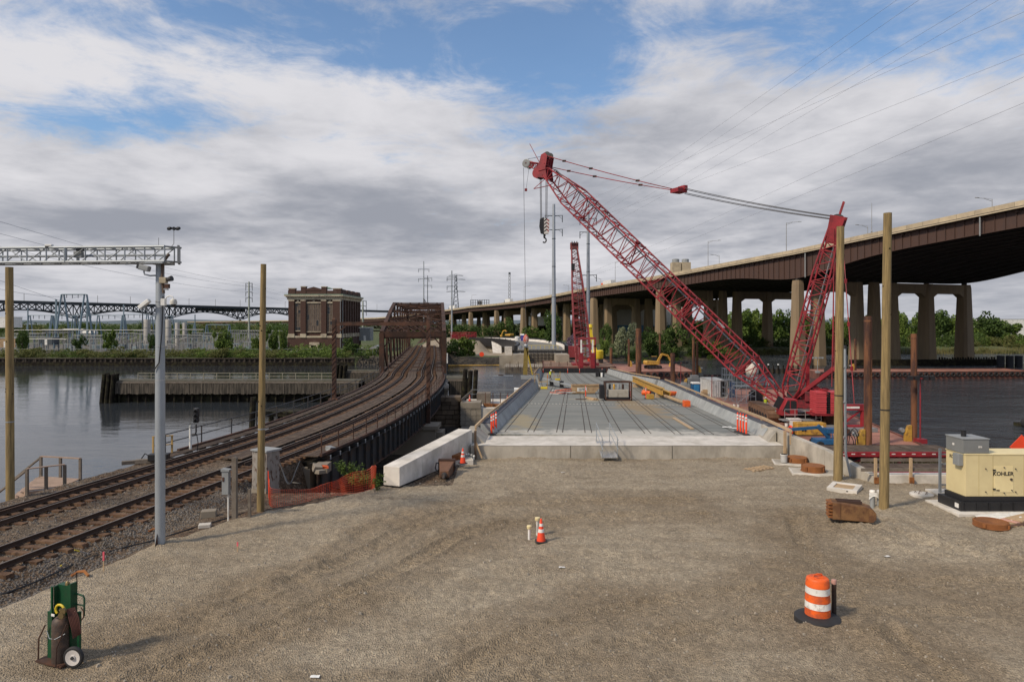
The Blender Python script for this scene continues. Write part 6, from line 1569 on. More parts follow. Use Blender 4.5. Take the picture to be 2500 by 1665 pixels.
for i,(v0,u1,v1)in enumerate(((520,600,692),(552,600,699),(585,600,713),(660,420,800),(690,215,722),(735,200,722))):
 e=dp(u1,v1,300 if u1==600 else 263);d=V((-70-CX,F,HZ-v0))/F
 wire((V((0,0,CH))+d*130,e),.035,['thin overhead line sloping down from the left sky to the greenish pole, highest','thin overhead line sloping down from the left sky to the greenish pole, middle','thin overhead line sloping down from the left sky to the greenish pole, lowest','thin overhead line sloping into the substation behind the camera pole','thin overhead line ending on the tall gantry, upper','thin overhead line ending on the tall gantry, lower'][i],sag=1.5)
for i,(v0,v1)in enumerate(((692,735),(699,747),(713,760))):
 wire((dp(612,v0,300),dp(886,v1,300)),.03,f'thin overhead line between the two greenish poles, {["upper", "middle", "lower"][i]}',sag=2.0)
# ================================================================ barges
def barge(name,label,quad,z,m=BARGE,hull=BARGH,tyres=0,bot=-7.0,plates=0):
 t=thing(name,label,'barge',(quad[0][0],quad[0][1],z))
 q=[V((x,y,z))for x,y in quad]
 MB().prism([V((p.x,p.y,bot))for p in q],(0,0,z-bot-.02)).build('hull',hull,t,world=True)
 c=sum((p for p in q),V())/4
 if plates:
  nx,ny=plates
  for i in range(nx):
   for j in range(ny):
    def L_(a,b):return q[0].lerp(q[1],a).lerp(q[3].lerp(q[2],a),b)
    pp=[L_(i/nx+.001,j/ny+.001),L_((i+1)/nx-.001,j/ny+.001),L_((i+1)/nx-.001,(j+1)/ny-.001),L_(i/nx+.001,(j+1)/ny-.001)]
    MB().prism([p-Z*.016 for p in pp],(0,0,.02)).build('deck_plate',m,t,world=True)
 else:MB().prism([p-Z*.016 for p in q],(0,0,.02)).build('deck',m,t,world=True)
 for a,b in zip(q,q[1:]+q[:1]):MB().bar(a.lerp(c,.006)+Z*.07,b.lerp(c,.006)+Z*.07,.18,.12).build('coaming',hull,t,world=True)
 if tyres:
  a,b=q[0],q[1];n=tyres;d=(b-a).normalized();nr=V((d.y,-d.x,0))
  for i in range(n):
   p=a.lerp(b,(i+.5)/n)+nr*.2-Z*.55
   MB().path([p+d*math.cos(k*PI/5)*.38+Z*math.sin(k*PI/5)*.38 for k in range(10)],.16,n=6,closed=True).build('tyre',RUBBER,t,world=True,smooth=True)
 return t
barge('crane_barge','large barge with red oxide deck carrying the big red crawler crane',[(20.6,62.6),(36.7,60.4),(46.0,112),(29.5,114)],-4.0,plates=(5,9),tyres=7)
barge('far_barge','rusty red deck barge with tyres carrying the small yellow excavator',[(23.8,152),(41.0,152.6),(43.5,181),(25.5,181)],-4.0,tyres=12,plates=(4,4))
barge('crane_platform_barge','brown dirt covered barge carrying the far red crane',[(7.5,164),(25,164),(27,200),(9,200)],-3.7,m=mat('dirty barge deck',(.22,.14,.10),.95,var=.3,sc=.3))
barge('tyre_barge','long low barge with rows of black tyres in the right of the river',[(68,151),(118,154),(117.5,163),(68,161)],-4.0,tyres=40)
tf=thing('floating_fender','black tyre fender float at the right edge on the dark water','float',gp(2500,1040,WATER_Z))
MB().box((.6,0,.15),(2.6,1.6,.5)).build('pontoon',WETW,tf)
for i in range(4):MB().path([(-.5+i*.75+.3*math.cos(k*PI/5),-.85,.55+.42*math.sin(k*PI/5))for k in range(10)],.2,n=6,closed=True).build('tyre',RUBBER,tf,smooth=True)
tw_=thing('timber_bulkhead','grey timber fender wall with white tipped piles beyond the crane barge','timber fender',dp(1900,912,168))
a,b_=dp(1815,0,168),dp(1975,0,170)
MB().slab(a.x,b_.x,168,168.4,-7,-4.3).build('planking',PLANKG,tw_,world=True)
for i in range(15):
 x=lerp(a.x,b_.x,i/14);MB().tube((x,167.8,-7),(x,167.8,-3.4),.18,n=6).build('pile',WETW,tw_,world=True)
 if i%2:MB().lathe([(.2,-3.4),(.2,-3.1)],6,(x,167.8,0)).build('pile_cap',WHITEP,tw_,world=True)
def pile(u,vt,vb,w,Y,label,bracket=None,base=None):
 a=dp(u,vt,Y);r=w*Y/F/2;zb=-7.5 if base is None else base
 t=thing('steel_pile',label,'pile',(a.x,Y,zb),'rusty steel piles')
 h=a.z-zb
 s=MB().lathe([(r,0),(r,h),(r*.82,h),(r*.82,h-.25)],14,cap=False).build('tube',PILEST,t,smooth=True)
 MB().lathe([(r*.82,h-.25),(.01,h-.25)],14,cap=False).build('inside',BLACK,t)
 MB().lathe([(r*1.03,h-.5),(r*1.03,h-.35)],14).build('weld_band',PILEST,t)
 MB().bar((r*.5,-r*.98,0),(r*.5,-r*.98,h*.97),.05,.05).build('seam',PILEST,t)
 if bracket:
  zz=-4-zb
  MB().prism([(bracket*r*1.05,-r*.7,zz),(bracket*(r+.62),-r*.7,zz),(bracket*(r+.58),-r*.7,zz+.7),(bracket*(r+.3),-r*.7,zz+1.45),(bracket*r*1.05,-r*.7,zz+1.5)],(0,r*1.4,0)).build('spud_bracket',YEL,t)
  MB().lathe([(.2,0),(.2,.4)],10,(bracket*(r+.75),0,zz+1.0),ax=(0,1,0)).build('winch',GREYP,t)
 return t
pile(2119,772,0,18,61,'thick rusty steel pile between the two right wooden poles, rising from the crane barge',bracket=-1)
pile(2231,815,0,13.5,63.5,'rusty steel pile right of the right wooden pole at the barge corner, with yellow bracket',bracket=-1)
pile(1559,802,0,14,148,'thickest dark rusty pile in front of the trees, left of the small yellow excavator')
pile(1642.5,862,0,11,134,'short stout rusty pile with a rounded cap near the bridge barrier')
pile(1492,849,0,7,190,'short rusty pile right of the yellow boom on the brown barge')
pile(1535,828,0,5,172,'slim rusty pile just left of the thickest dark pile',bracket=1)
pile(1611,815,0,5,196,'slim tall rusty pile behind the small yellow excavator')
pile(1693,824,0,6.5,150,'tall rusty pile below the red boom, left one of a close pair',bracket=None)
pile(1702,833,0,5.5,151,'rusty pile below the red boom, right one of a close pair',bracket=1)
pile(2088,826,0,5.5,158,'thin distant rusty pile on the long tyre barge',bracket=-1)
pile(1961,862,0,6,160,'rusty pile seen through the red crane gantry')
# ================================================================ big red crawler crane
DH=V((-.855,.52,0)).normalized();WH=V((.52,.855,0)).normalized();CC=V((32.3,77,-4))
def cp(f,s,z):return CC+DH*f+WH*s+Z*z
cr=thing('crawler_crane','big red lattice boom crawler crane standing on the red oxide barge','crane',CC)
def frames(A,B,wd):
 d=(V(B)-V(A)).normalized();w=(V(wd)-d*d.dot(V(wd))).normalized();return d,w,w.cross(d)
def lattice(A,B,wd,sect,n,rc,rl,parent,m,name,lname='lacing'):
 A,B=V(A),V(B);d,w,h=frames(A,B,wd)
 ts=[q[0]for q in sect]
 def dim(t):return float(np.interp(t,ts,[q[1]for q in sect])),float(np.interp(t,ts,[q[2]for q in sect]))
 def C(t,i):
  a,b=dim(t);s=((-1,-1),(1,-1),(1,1),(-1,1))[i%4];return A.lerp(B,t)+w*s[0]*a/2+h*s[1]*b/2
 root=None
 ch=[]
 for i in range(4):
  o=MB().path([C(t,i)for t in ts],rc,n=6).build(name+'_chord',m,parent,world=True,smooth=True);ch.append(o)
 for i in range(4):
  b=MB()
  for k in range(n):
   t0,t1=k/n,(k+1)/n
   lo,hi=(i,i+1)if k%2 else(i+1,i)
   b.tube(C(t0,lo),C(t1,hi),rl,n=5,cap=False)
   if k%4==0:b.tube(C(t0,i),C(t0,i+1),rl*1.05,n=5,cap=False)
  b.build(lname,m,ch[i],world=True)
 return C,d,w,h
TIP=V((4.5,94,28.2));FOOT=cp(1.5,0,1.9)
bl=(TIP-FOOT).length
sect=[(0,2.6,.5),(.02,2.7,.8),(.135,3.0,2.9),(.86,3.0,2.9),(.955,2.2,1.5),(.975,2.0,1.3)]
BC,bd,bw,bh=lattice(FOOT,TIP,WH,sect,46,.105,.055,cr,CRED,'boom')
for t_ in(.135,.36,.585,.80):
 b=MB()
 for i in range(4):b.bar(BC(t_,i),BC(t_,i+1),.13,.12);b.box(BC(t_,i),(.26,.26,.26))
 b.bar(BC(t_,0),BC(t_,2),.1);b.bar(BC(t_,1),BC(t_,3),.1)
 b.build('section_joint',CRED,cr,world=True)
up=1 if(BC(.5,2)-BC(.5,0)).dot(Z)>0 else-1
def BT(t,s,o=0.0):return FOOT.lerp(TIP,t)+bw*s+bh*up*(o+float(np.interp(t,[q[0]for q in sect],[q[2]for q in sect]))/2)
ROPE=mat('steel rope',(.10,.10,.105),.5,.4,var=.1);ROPEL=mat('bright steel rope',(.36,.37,.37),.4,.6,var=.1)
for i,s_ in enumerate((-.28,-.16,-.04,.10,.24)):
 MB().tube(BT(.05,s_,.10),BT(.965,s_,.25),.045,n=5).build('hoist_rope',ROPEL if i%2 else ROPE,cr,world=True)
for a,b_ in((.245,.268),(.47,.492),(.60,.62),(.73,.75)):
 q=MB();q.bar(BT(a,-1.0,.05),BT(b_,-.75,.05),.10);q.bar(BT(a,-.45,.05),BT(b_,-.45,.05),.10)
 for k in range(7):q.bar(BT(lerp(a,b_,k/6),-.75,.06),BT(lerp(a,b_,k/6),-.45,.06),.05)
 q.build('boom_ladder',ALU,cr,world=True)
for t_ in(.40,.60,.74):
 MB().lathe([(.22,-.4),(.22,.4)],12,BT(t_,0,.1),ax=bw).build('rope_guide',CRED,cr,world=True);q=MB();q.bar(BT(t_,-1.0,.1),BT(t_,1.0,.1),.16);q.bar(BT(t_-.012,-.9,-.2),BT(t_+.012,.9,.1),.10);q.build('rope_guide_frame',CRED,cr,world=True)
bn=MB().prism([BT(.835,-.62,.02),BT(.925,-.62,.02),BT(.925,.0,.02),BT(.835,.0,.02)],bh*up*.05).build('name_board',WHITEP,cr,world=True)
bc_=BT(.880,-.31,.085)-CC
ex,ey,ez=-bd,(bw),bh*up
if ex.cross(ey).dot(ez)<0:ey=-ey
M4=Matrix(((ex.x,ey.x,ez.x,bc_.x),(ex.y,ey.y,ez.y,bc_.y),(ex.z,ey.z,ez.z,bc_.z),(0,0,0,1)))
letters('HARMS CO',.50,BLACK,bn,M4,depth=.004)
hd=thing_head=None
Hd=TIP
b=MB()
for s_ in(-.95,-.32,.32,.95):
 b.prism([Hd-bd*1.7-bh*up*.55+bw*s_,Hd-bd*.4-bh*up*1.35+bw*s_,Hd+bd*.6-bh*up*1.2+bw*s_,Hd+bd*.5-bh*up*.2+bw*s_,Hd+bd*1.25+bh*up*1.2+bw*s_,Hd+bd*1.0+bh*up*1.75+bw*s_,Hd+bd*.4+bh*up*1.7+bw*s_,Hd-bd*.5+bh*up*.35+bw*s_],bw*.09)
b.build('boom_head',CRED,cr,world=True)
b=MB();b.bar(Hd-bw*.9-bh*up*.2,Hd+bw*.9-bh*up*.2,1.2,.9,up=bh);b.build('head_beam',CRED,cr,world=True)
for s_ in(-.6,-.2,.2,.6):MB().lathe([(.72,-.06),(.62,0),(.72,.06)],18,Hd-bh*up*1.05+bd*.2+bw*s_,ax=bw).build('head_sheave',CRED if abs(s_)>.4 else DARKST,cr,world=True)
for s_ in(-.45,.45):MB().lathe([(.5,-.06),(.5,.06)],16,Hd+bd*.75+bh*up*1.6+bw*s_,ax=bw).build('deflector_sheave',DARKST,cr,world=True)
JT=dp(1289,401,95.5);JA=Hd+bd*.4-bh*up*.2
lattice(JA,JT,bw,[(0,1.3,1.0),(1,.8,.55)],8,.08,.05,cr,CRED,'jib')
for s_ in(-.5,.5):MB().lathe([(.5,-.09),(.60,-.06),(.60,.06),(.5,.09)],22,JT+bw*s_,ax=bw).build('jib_sheave',GREYB,cr,world=True);MB().lathe([(.15,-.08),(.15,.08)],8,JT+bw*s_*1.02,ax=bw).build('sheave_hub',CRED,cr,world=True)
MB().tube(JT+Z*.7,Hd+bh*up*1.9+bd*.6,.03,n=4).build('jib_stay',ROPE,cr,world=True)
MB().tube(Hd+bd*.9,Hd+bd*.9+V((-1.5,.5,3.0)),.05,.04,n=5).build('aerial',CRED,cr,world=True)
q=MB();e=Hd-bd*2.4-bh*up*1.0;q.bar(e,e+V((-2.4,0,-.5)),.09);q.bar(e+V((-2.4,0,-.5)),e+V((-.9,0,.8)),.08);q.build('head_strut',CRED,cr,world=True)
hb=thing('hook_block','black and white chevron hook block hanging from the big red crane','hook block',dp(1328,558,94))
HB=hb.location
for i,dx in enumerate((-.55,-.45,-.35,.25,.38,.5)):
 MB().tube(V((HB.x+dx,HB.y,Hd.z-1.2)),HB+V((dx*.85,0,1.2)),.028,n=4).build('hoist_fall',ROPE,cr,world=True)
MB().prism([(-.55,-.25,1.3),(.0,-.25,1.55),(.0,-.25,-.8),(-.45,-.25,-.7),(-.65,-.25,.3)],(0,.5,0)).build('sheave_housing',BLACK,hb,bevel=.05)
ck=MB().prism([(.0,-.32,1.35),(.8,-.32,1.2),(.62,-.32,-.75),(.0,-.32,-.8)],(0,.55,0)).build('cheek_plate',mat('hook white',(.6,.58,.55),.6,var=.1),hb)
for k in range(4):
 z0=-.55+k*.48
 MB().prism([(.02,-.335,z0),(.36,-.335,z0+.28),(.36,-.335,z0+.46),(.02,-.335,z0+.18)],(0,.012,0)).build('chevron',BLACK,ck)
 MB().prism([(.36,-.335,z0+.28),(.66,-.335,z0),(.68,-.335,z0+.18),(.36,-.335,z0+.46)],(0,.012,0)).build('chevron',CRED,ck)
MB().tube((.05,0,-.8),(.05,0,-1.3),.14,n=8).build('swivel',BLACK,hb)
MB().path([(.05+.26*math.sin(k*.42),0,-1.62-.32*math.cos(k*.42)+.0)for k in range(-2,9)],.10,n=7).build('hook',BLACK,hb,smooth=True)
LB=dp(1284,838,97)
MB().tube(JT+V((-.62,0,-.5)),LB+Z*1.5,.028,n=4).build('whip_line',ROPE,cr,world=True)
MB().tube(JT+V((.15,0,-.5)),dp(1284.5,462,95.6),.02,n=4).build('tag_line',ROPE,cr,world=True);MB().box(dp(1284,464,95.6),(.35,.3,.35)).build('anti_block_weight',CRED,cr,world=True)
ob=thing('headache_ball','red and white crane ball with yellow lifting slings hanging over the new pier','hook block',LB)
MB().lathe([(.02,1.3),(.12,1.2),(.3,1.0),(.40,.7),(.40,.35),(.25,.05),(.1,-.1)],16).build('ball',mat('ball red',(.48,.10,.07),.6,var=.2,col2=(.7,.66,.6),amt=.35,sc2=2.5),ob,smooth=True)
MB().lathe([(.2,-.1),(.34,-.35),(.2,-.62)],10,cap=True).build('shackle',GALV,ob,smooth=True)
SL=dp(1287,915,97)-LB;SLING=mat('yellow sling',(.42,.30,.03),.8,var=.15)
for dx,w0,m_ in((-.30,.62,mat('olive brown sling',(.20,.145,.035),.85,var=.25)),(.75,.16,SLING)):MB().bar((.05,0,-.6),(SL.x+dx,0,SL.z),w0,.08,up=(0,1,0)).build('sling',m_,ob)
MB().box((SL.x,0,SL.z-.35),(1.8,.7,.5)).build('shackle_block',GREYP,ob)
MT=dp(2046,536,73);MF=cp(1.0,0,2.1)
MC,md,mw,mh=lattice(MF,MT,WH,[(0,2.3,.5),(.09,2.9,1.75),(.72,2.9,1.75),(.97,1.6,1.1)],24,.10,.05,cr,CRED,'mast')
b=MB()
for s_ in(-.95,-.55,-.15,.25,.65,1.05):b.prism([MT-md*2.6+mw*s_-mh*.55,MT-md*2.6+mw*s_+mh*.55,MT+md*.35+mw*s_+mh*.75,MT+md*.35+mw*s_-mh*.75],mw*.10)
b.build('mast_head',CRED,cr,world=True)
MB().bar(MT-md*2.0-mw*1.0,MT-md*2.0+mw*1.1,.9,.5,up=mh).build('head_beam',CRED,cr,world=True)
for s_ in(-.35,.45):MB().bar(MT+mw*s_,MT+mw*s_+md*1.2+V((.3,0,.7)),.14).build('mast_horn',CRED,cr,world=True)
for i in range(4):MB().lathe([(.55,-.05),(.55,.05)],14,MT+mw*(-.75+.5*i),ax=mw).build('mast_sheave',DARKST,cr,world=True)
for s_ in(-.3,-.1,.1,.3):MB().tube(MC(.08,0).lerp(MC(.08,2),.5)+mw*s_+mh*.3,MT-md*.6+mw*s_+mh*.3,.035,n=4).build('luffing_rope',ROPEL,cr,world=True)
BR=dp(1657,466,84.5)
for i,s_ in enumerate((-.7,.7)):
 pts=[Hd+bh*up*(1.6-.9*(s_>0))+bd*(.5-.9*(s_>0))+bw*s_,BR+bw*s_*.6]
 q=[pts[0].lerp(pts[1],k/14)-Z*.16*4*(k/14)*(1-k/14)for k in range(15)]
 MB().path(q,.055,n=5).build('pendant',CRED,cr,world=True)
 for k in(2,5,10):MB().box(q[k],(.5,.25,.22)).build('pendant_link',RUSTBR,cr,world=True)
b=MB();b.box(BR,(1.5,1.4,.5),.5);b.box(BR+V((.5,0,.3)),(.5,1.2,.55),.5);b.build('bridle',CRED,cr,world=True)
for s_ in(-.7,-.4,.4,.7):
 a,e=BR+bw*s_*.6+V((.6,0,-.32*s_/.7)),MT+mw*s_+md*(.1-.25*s_);q=[a.lerp(e,k/14)-Z*.22*4*(k/14)*(1-k/14)for k in range(15)]
 MB().path(q,.042,n=5).build('bridle_rope',ROPE,cr,world=True)
for s_,c in((-1,V((29.3,79.6,-4))),(1,V((35.2,77.2,-4)))):
 ax=V((.10,1,0)).normalized();sd=V((ax.y,-ax.x,0))
 prof=[(-4.6,.55),(-4.3,.1),(-4.0,0),(4.0,0),(4.3,.1),(4.6,.55),(4.6,1.0),(4.2,1.35),(-4.2,1.35),(-4.6,1.0)]
 tk=MB().prism([c+ax*a+Z*z-sd*.65 for a,z in prof],sd*1.3).build('crawler',mat('crawler rust',(.15,.085,.05),.9,var=.3,sc=1.5),cr,world=True)
 for k in range(15):
  a=-4.0+k*.57;MB().box(c+ax*a+Z*1.38,(1.34,.46,.10),math.atan2(ax.y,ax.x)-PI/2).build('track_shoe',mat('crawler rust',(.15,.085,.05)),tk,world=True)
 for k in range(7):MB().lathe([(.34,-.06),(.34,.06)],10,c+ax*(-3.6+k*1.2)+Z*.5-sd*.7*s_*-1,ax=sd).build('roller',BLACK,tk,world=True)
MB().box(CC+V((0,.6,.85)),(5.2,4.6,.8),.1).build('car_body',BLACK,cr,world=True)
MB().box(CC+V((-.2,-.2,1.30)),(6.4,5.2,.12),.1).build('deck_plate',GREYP,cr,world=True)
MB().lathe([(1.6,1.36),(1.6,1.6)],20,CC).build('slew_ring',BLACK,cr,world=True)
def obox(f,s,z,df,ds,dz,nm,m,par=None,bv=0):return MB().box(cp(f,s,z),(df,ds,dz),math.atan2(DH.y,DH.x)).build(nm,m,par or cr,world=True,bevel=bv)
CREDD=mat('shaded crane red',(.17,.012,.019),.55,var=.3,sc=2,col2=(.07,.012,.014),amt=.4)  # crane red darkened so the colour carries the shade on turntable and engine houses
obox(-1.6,0,2.0,6.4,2.9,.9,'turntable',CREDD);obox(-2.2,-1.2,2.9,2.6,1.0,1.1,'engine_house',CREDD,bv=.04);obox(-2.2,1.2,2.9,3.2,1.0,1.3,'engine_house',CREDD,bv=.04)
for k,f in enumerate((.4,-1.0,-2.6)):
 MB().lathe([(.7,-.95),(.7,-.88),(.5,-.87),(.5,.87),(.7,.88),(.7,.95)],16,cp(f,0,3.05),ax=WH).build('winch_drum',CRED if k else DARKST,cr,world=True)
cbx=V((29.75,73.9,-2.95));
cab=MB().prism([cbx+V((-.85,-.8,0)),cbx+V((.85,-.8,0)),cbx+V((.85,-.8,1.75)),cbx+V((-.25,-.8,1.75)),cbx+V((-.85,-.8,.6))],(0,1.6,0)).build('cab',CRED,cr,world=True,bevel=.05)
MB().prism([cbx+V((-.74,-.82,.55)),cbx+V((-.02,-.82,.2)),cbx+V((-.02,-.82,1.6)),cbx+V((-.25,-.82,1.6))],(0,.03,0)).build('cab_window',GLASS,cab,world=True)
MB().prism([cbx+V((.1,-.82,.75)),cbx+V((.72,-.82,.75)),cbx+V((.72,-.82,1.5)),cbx+V((.5,-.82,1.62)),cbx+V((.1,-.82,1.6))],(0,.03,0)).build('cab_window',GLASS,cab,world=True)
MB().bar(cbx+V((-.88,0,.62)),cbx+V((-.30,0,1.72)),1.4,.03,up=(0,1,0)).build('windscreen',GLASS,cab,world=True)
q=MB()
for x in(-.8,.3,1.4,2.5):q.tube(cbx+V((x,-1.4,-.35)),cbx+V((x,-1.4,.75)),.03,n=5)
for z_ in(.2,.75):q.tube(cbx+V((-.8,-1.4,z_)),cbx+V((2.5,-1.4,z_)),.03,n=5)
q.build('platform_rail',ALU,cr,world=True)
MB().box(cbx+V((.9,-.9,-.42)),(3.8,1.3,.1)).build('platform',GREYP,cr,world=True)
q=MB()
for x in(0,.55):q.bar(cbx+V((2.6+x,-1.2,-.9)),cbx+V((2.9+x,-.7,2.4)),.06)
for k in range(9):q.bar(cbx+V((2.6+.3*k/9,-1.2+.5*k/9,-.9+3.3*k/9)),cbx+V((3.15+.3*k/9,-1.2+.5*k/9,-.9+3.3*k/9)),.04)
q.build('access_ladder',ALU,cr,world=True)
for s_ in(-1.0,1.0):
 a,e=cp(.2,s_,2.6),V((34.6,73.4,2.05))+WH*s_*.75
 MB().bar(a,e,.3,.42).build('gantry_arm',CRED,cr,world=True);MB().bar(a.lerp(e,.45)-Z*.1,cp(-3.6,s_,2.4),.2,.24).build('gantry_prop',CRED,cr,world=True)
MB().bar(V((34.6,73.4,2.05))-WH*.9,V((34.6,73.4,2.05))+WH*.9,.4,.45).build('gantry_head',CRED,cr,world=True)
for s_ in(-.3,.3):MB().lathe([(.5,-.06),(.5,.06)],14,V((34.2,73.6,1.9))+WH*s_,ax=WH).build('gantry_sheave',BLACK,cr,world=True)
MB().bar(cp(-1.1,-1.0,2.0),cp(-1.1,-1.0,6.6),.3,.3).build('back_hitch',CRED,cr,world=True)
for s_ in(-1,1):MB().tube(MT-md*1.0+mw*s_,V((34.6,73.4,2.2))+WH*s_*.7,.05,n=5).build('mast_pendant',CRED,cr,world=True)
CWR=mat('counterweight red',(.50,.06,.07),.5,var=.1,sc=1.5,rand=.06)
cw=V((33.3,72.2,-2.55));
for k in range(10):
 z_=cw.z+.06+k*.228;jj=.04*(k%2)
 MB().box((cw.x-.95,cw.y-jj,z_+.12),(1.05,2.0,.195),-.1).build('counterweight_slab',CWR,cr,world=True);MB().box((cw.x+.55,cw.y-.1-jj,z_+.12),(1.1,2.0,.195),-.1).build('counterweight_slab',CWR,cr,world=True)
 MB().box((cw.x-.2,cw.y-.75,z_+.12),(.5,.5,.12),-.1).build('counterweight_lug',BLACK,cr,world=True)
MB().box((cw.x-.1,cw.y,cw.z-.05),(3.4,2.2,.2),-.1).build('counterweight_tray',CRED,cr,world=True);MB().box((cw.x-.2,cw.y+.4,cw.z+1.3),(.6,1.0,2.4),-.1).build('counterweight_post',CRED,cr,world=True)
sx=V((35.2,69.6,-4))
b=MB();b.box(sx+V((-.6,0,2.4)),(2.6,.5,.6));b.bar(sx+V((.55,0,.45)),sx+V((.55,0,2.6)),.35);b.bar(sx+V((-1.7,0,.5)),sx+V((.5,0,.5)),.3,.2);b.bar(sx+V((-1.6,0,.6)),sx+V((.5,0,2.2)),.16);b.build('tray_frame',CRED,cr,world=True)
MB().box(sx+V((-.5,.2,.2)),(4.0,2.6,.36)).build('tray_mat',GREYB,cr,world=True)
MB().box(sx+V((-.6,-.26,2.4)),(1.4,.02,.2)).build('tray_lettering_plate',WHITEP,cr,world=True)
for a in(MT+mw*.95+V((.3,0,-1.2)),):
 e=V((34.95,69.7,-1.4));m_=a.lerp(e,.52);MB().tube(a,e,.055,n=5).build('tray_pendant',CRED,cr,world=True)
 for f in(.30,.55,.8):MB().box(a.lerp(e,f),(.2,.2,.45)).build('pendant_link',CRED,cr,world=True)
MB().tube(MT-md*1.5,V((34.0,72.6,.2)),.05,n=5).build('counterweight_pendant',CRED,cr,world=True)
# ================================================================ far crane with faded boom
fc_=thing('far_crawler_crane','smaller faded red lattice boom crane on the brown barge behind the deck end','crane',dp(1428,905,170))
A,B=dp(1427,905,168),dp(1402,603,172)
FCs=lattice(A,B,(1,0,0),[(0,2.6,1.0),(.08,3.6,2.6),(.42,3.4,2.6),(.70,2.6,2.0),(.96,1.5,1.2),(1,1.5,1.0)],40,.15,.075,fc_,CRED2,'boom')[0]
MB().box(B+Z*.2,(2.0,1.4,1.6)).build('boom_head',mat('head rust red',(.22,.05,.045),.7,var=.2),fc_,world=True)
for s_ in(-.6,0,.6):MB().lathe([(.6,-.08),(.6,.08)],12,B+V((s_,-.5,.8)),ax=(1,0,0)).build('head_sheave',DARKST,fc_,world=True)
for s_ in(-.8,0,.8):MB().tube(A+V((s_,-1.2,8)),B+V((s_*.4,-.8,0)),.04,n=4).build('hoist_rope',ROPE,fc_,world=True)
hk=dp(1399,652,167);MB().box(hk,(.8,.6,1.6)).tube(hk,hk+Z*-2.6,.12,n=6).build('hook_block',BLACK,fc_,world=True);MB().tube(hk,B+V((-.6,-1,0)),.04,n=4).build('hook_rope',ROPE,fc_,world=True)
for u in(1419,1447):
 p=dp(u,905,160);MB().bar(p,p+Z*4.2,.9,.9).build('gantry_leg',CRED,fc_,world=True);MB().bar(p+Z*4.2,p+Z*7.2,.35,.35).build('ram',WHITEP,fc_,world=True)
b=MB();b.bar(dp(1412,826,161),dp(1455,826,161),.5);b.bar(dp(1412,845,161),dp(1455,845,161),.4);b.bar(dp(1414,826,161),dp(1414,905,161),.4);b.bar(dp(1453,826,161),dp(1453,905,161),.4);b.build('gantry_frame',CRED2,fc_,world=True)
MB().box(dp(1428,898,172),(6.5,5,2.6)).build('house',CRED2,fc_,world=True)
for u in(1400,1456):MB().box(dp(u,912,171),(1.4,7,1.4)).build('crawler',BLACK,fc_,world=True)
yc=thing('drill_rig','bright yellow boom machine standing right of the far red crane','crane',dp(1452,884,182))
p0=yc.location
MB().lathe([(1.55,.9),(1.7,1.2),(1.7,3.0),(1.5,3.2)],14,(.6,0,0)).build('house',YELB,yc,smooth=True)
MB().bar((.2,0,3.0),(-1.0,0,7.2),.8,.8).build('boom',YELB,yc);MB().bar((-1.0,0,7.0),(-1.2,0,9.6),.7,.8).build('boom_top',YELB,yc);MB().lathe([(.75,9.2),(.6,10.0),(.1,10.1)],10,(-1.2,0,0)).build('boom_cap',YELB,yc)
for x in(-1.3,1.6):MB().box((x,0,.45),(.8,4,.9)).build('track',BLACK,yc)
MB().lathe([(.7,0),(.7,.1)],12,(-1.6,-2.2,.9),ax=(0,-1,0)).build('warning_disc',ORGRED,yc)
excavator(gp(1594,900,-4.0),.15,'small yellow excavator with a bright yellow bucket on the red far barge',YEL,.95,1.0)
for u,vb,w,h,Y,m,lb in((1425,860,3.4,2.4,205,GREYP,'grey site container left of the far red crane base'),(1412,864,2.6,2.2,196,CRED2,'red site container left of the far red crane base')):
 t=thing('site_container',lb,'container',dp(u-12,vb,Y));MB().slab(-w/2,w/2,0,2,-1,h).build('box',m,t)
 for i in range(7):MB().slab(-w/2+w*i/7,-w/2+w*i/7+.12,-.06,0,-1,h-.1).build('rib',m,t)
# ================================================================ gear on the crane barge
ct=thing('shipping_container','white shipping container with an open dark door on the crane barge','container',gp(1757,972,-4))
b=MB();b.slab(-1.2,1.2,0,6,0,.15);b.slab(-1.2,1.2,0,6,2.45,2.6);b.slab(-1.2,-1.1,0,6,.15,2.45);b.slab(1.1,1.2,0,6,.15,2.45);b.slab(-1.1,1.1,5.9,6,.15,2.45);b.build('shell',mat('container white',(.52,.50,.46),.7,var=.15,col2=(.3,.2,.14),amt=.25),ct)
for i in range(12):MB().slab(-1.25,-1.2,.2+i*.48,.42+i*.48,.15,2.4).build('side_rib',WHITEP,ct)
MB().slab(-1.1,.1,-.06,0,.15,2.45).build('door',WHITEP,ct);MB().box((1.75,-.3,1.3),(1.1,.06,2.3),.5).build('open_door',BLUEP,ct)
for i in range(3):MB().tube((-.9+i*.35,-.1,.2),(-.9+i*.35,-.1,2.4),.03,n=5).build('lock_rod',GREYP,ct)
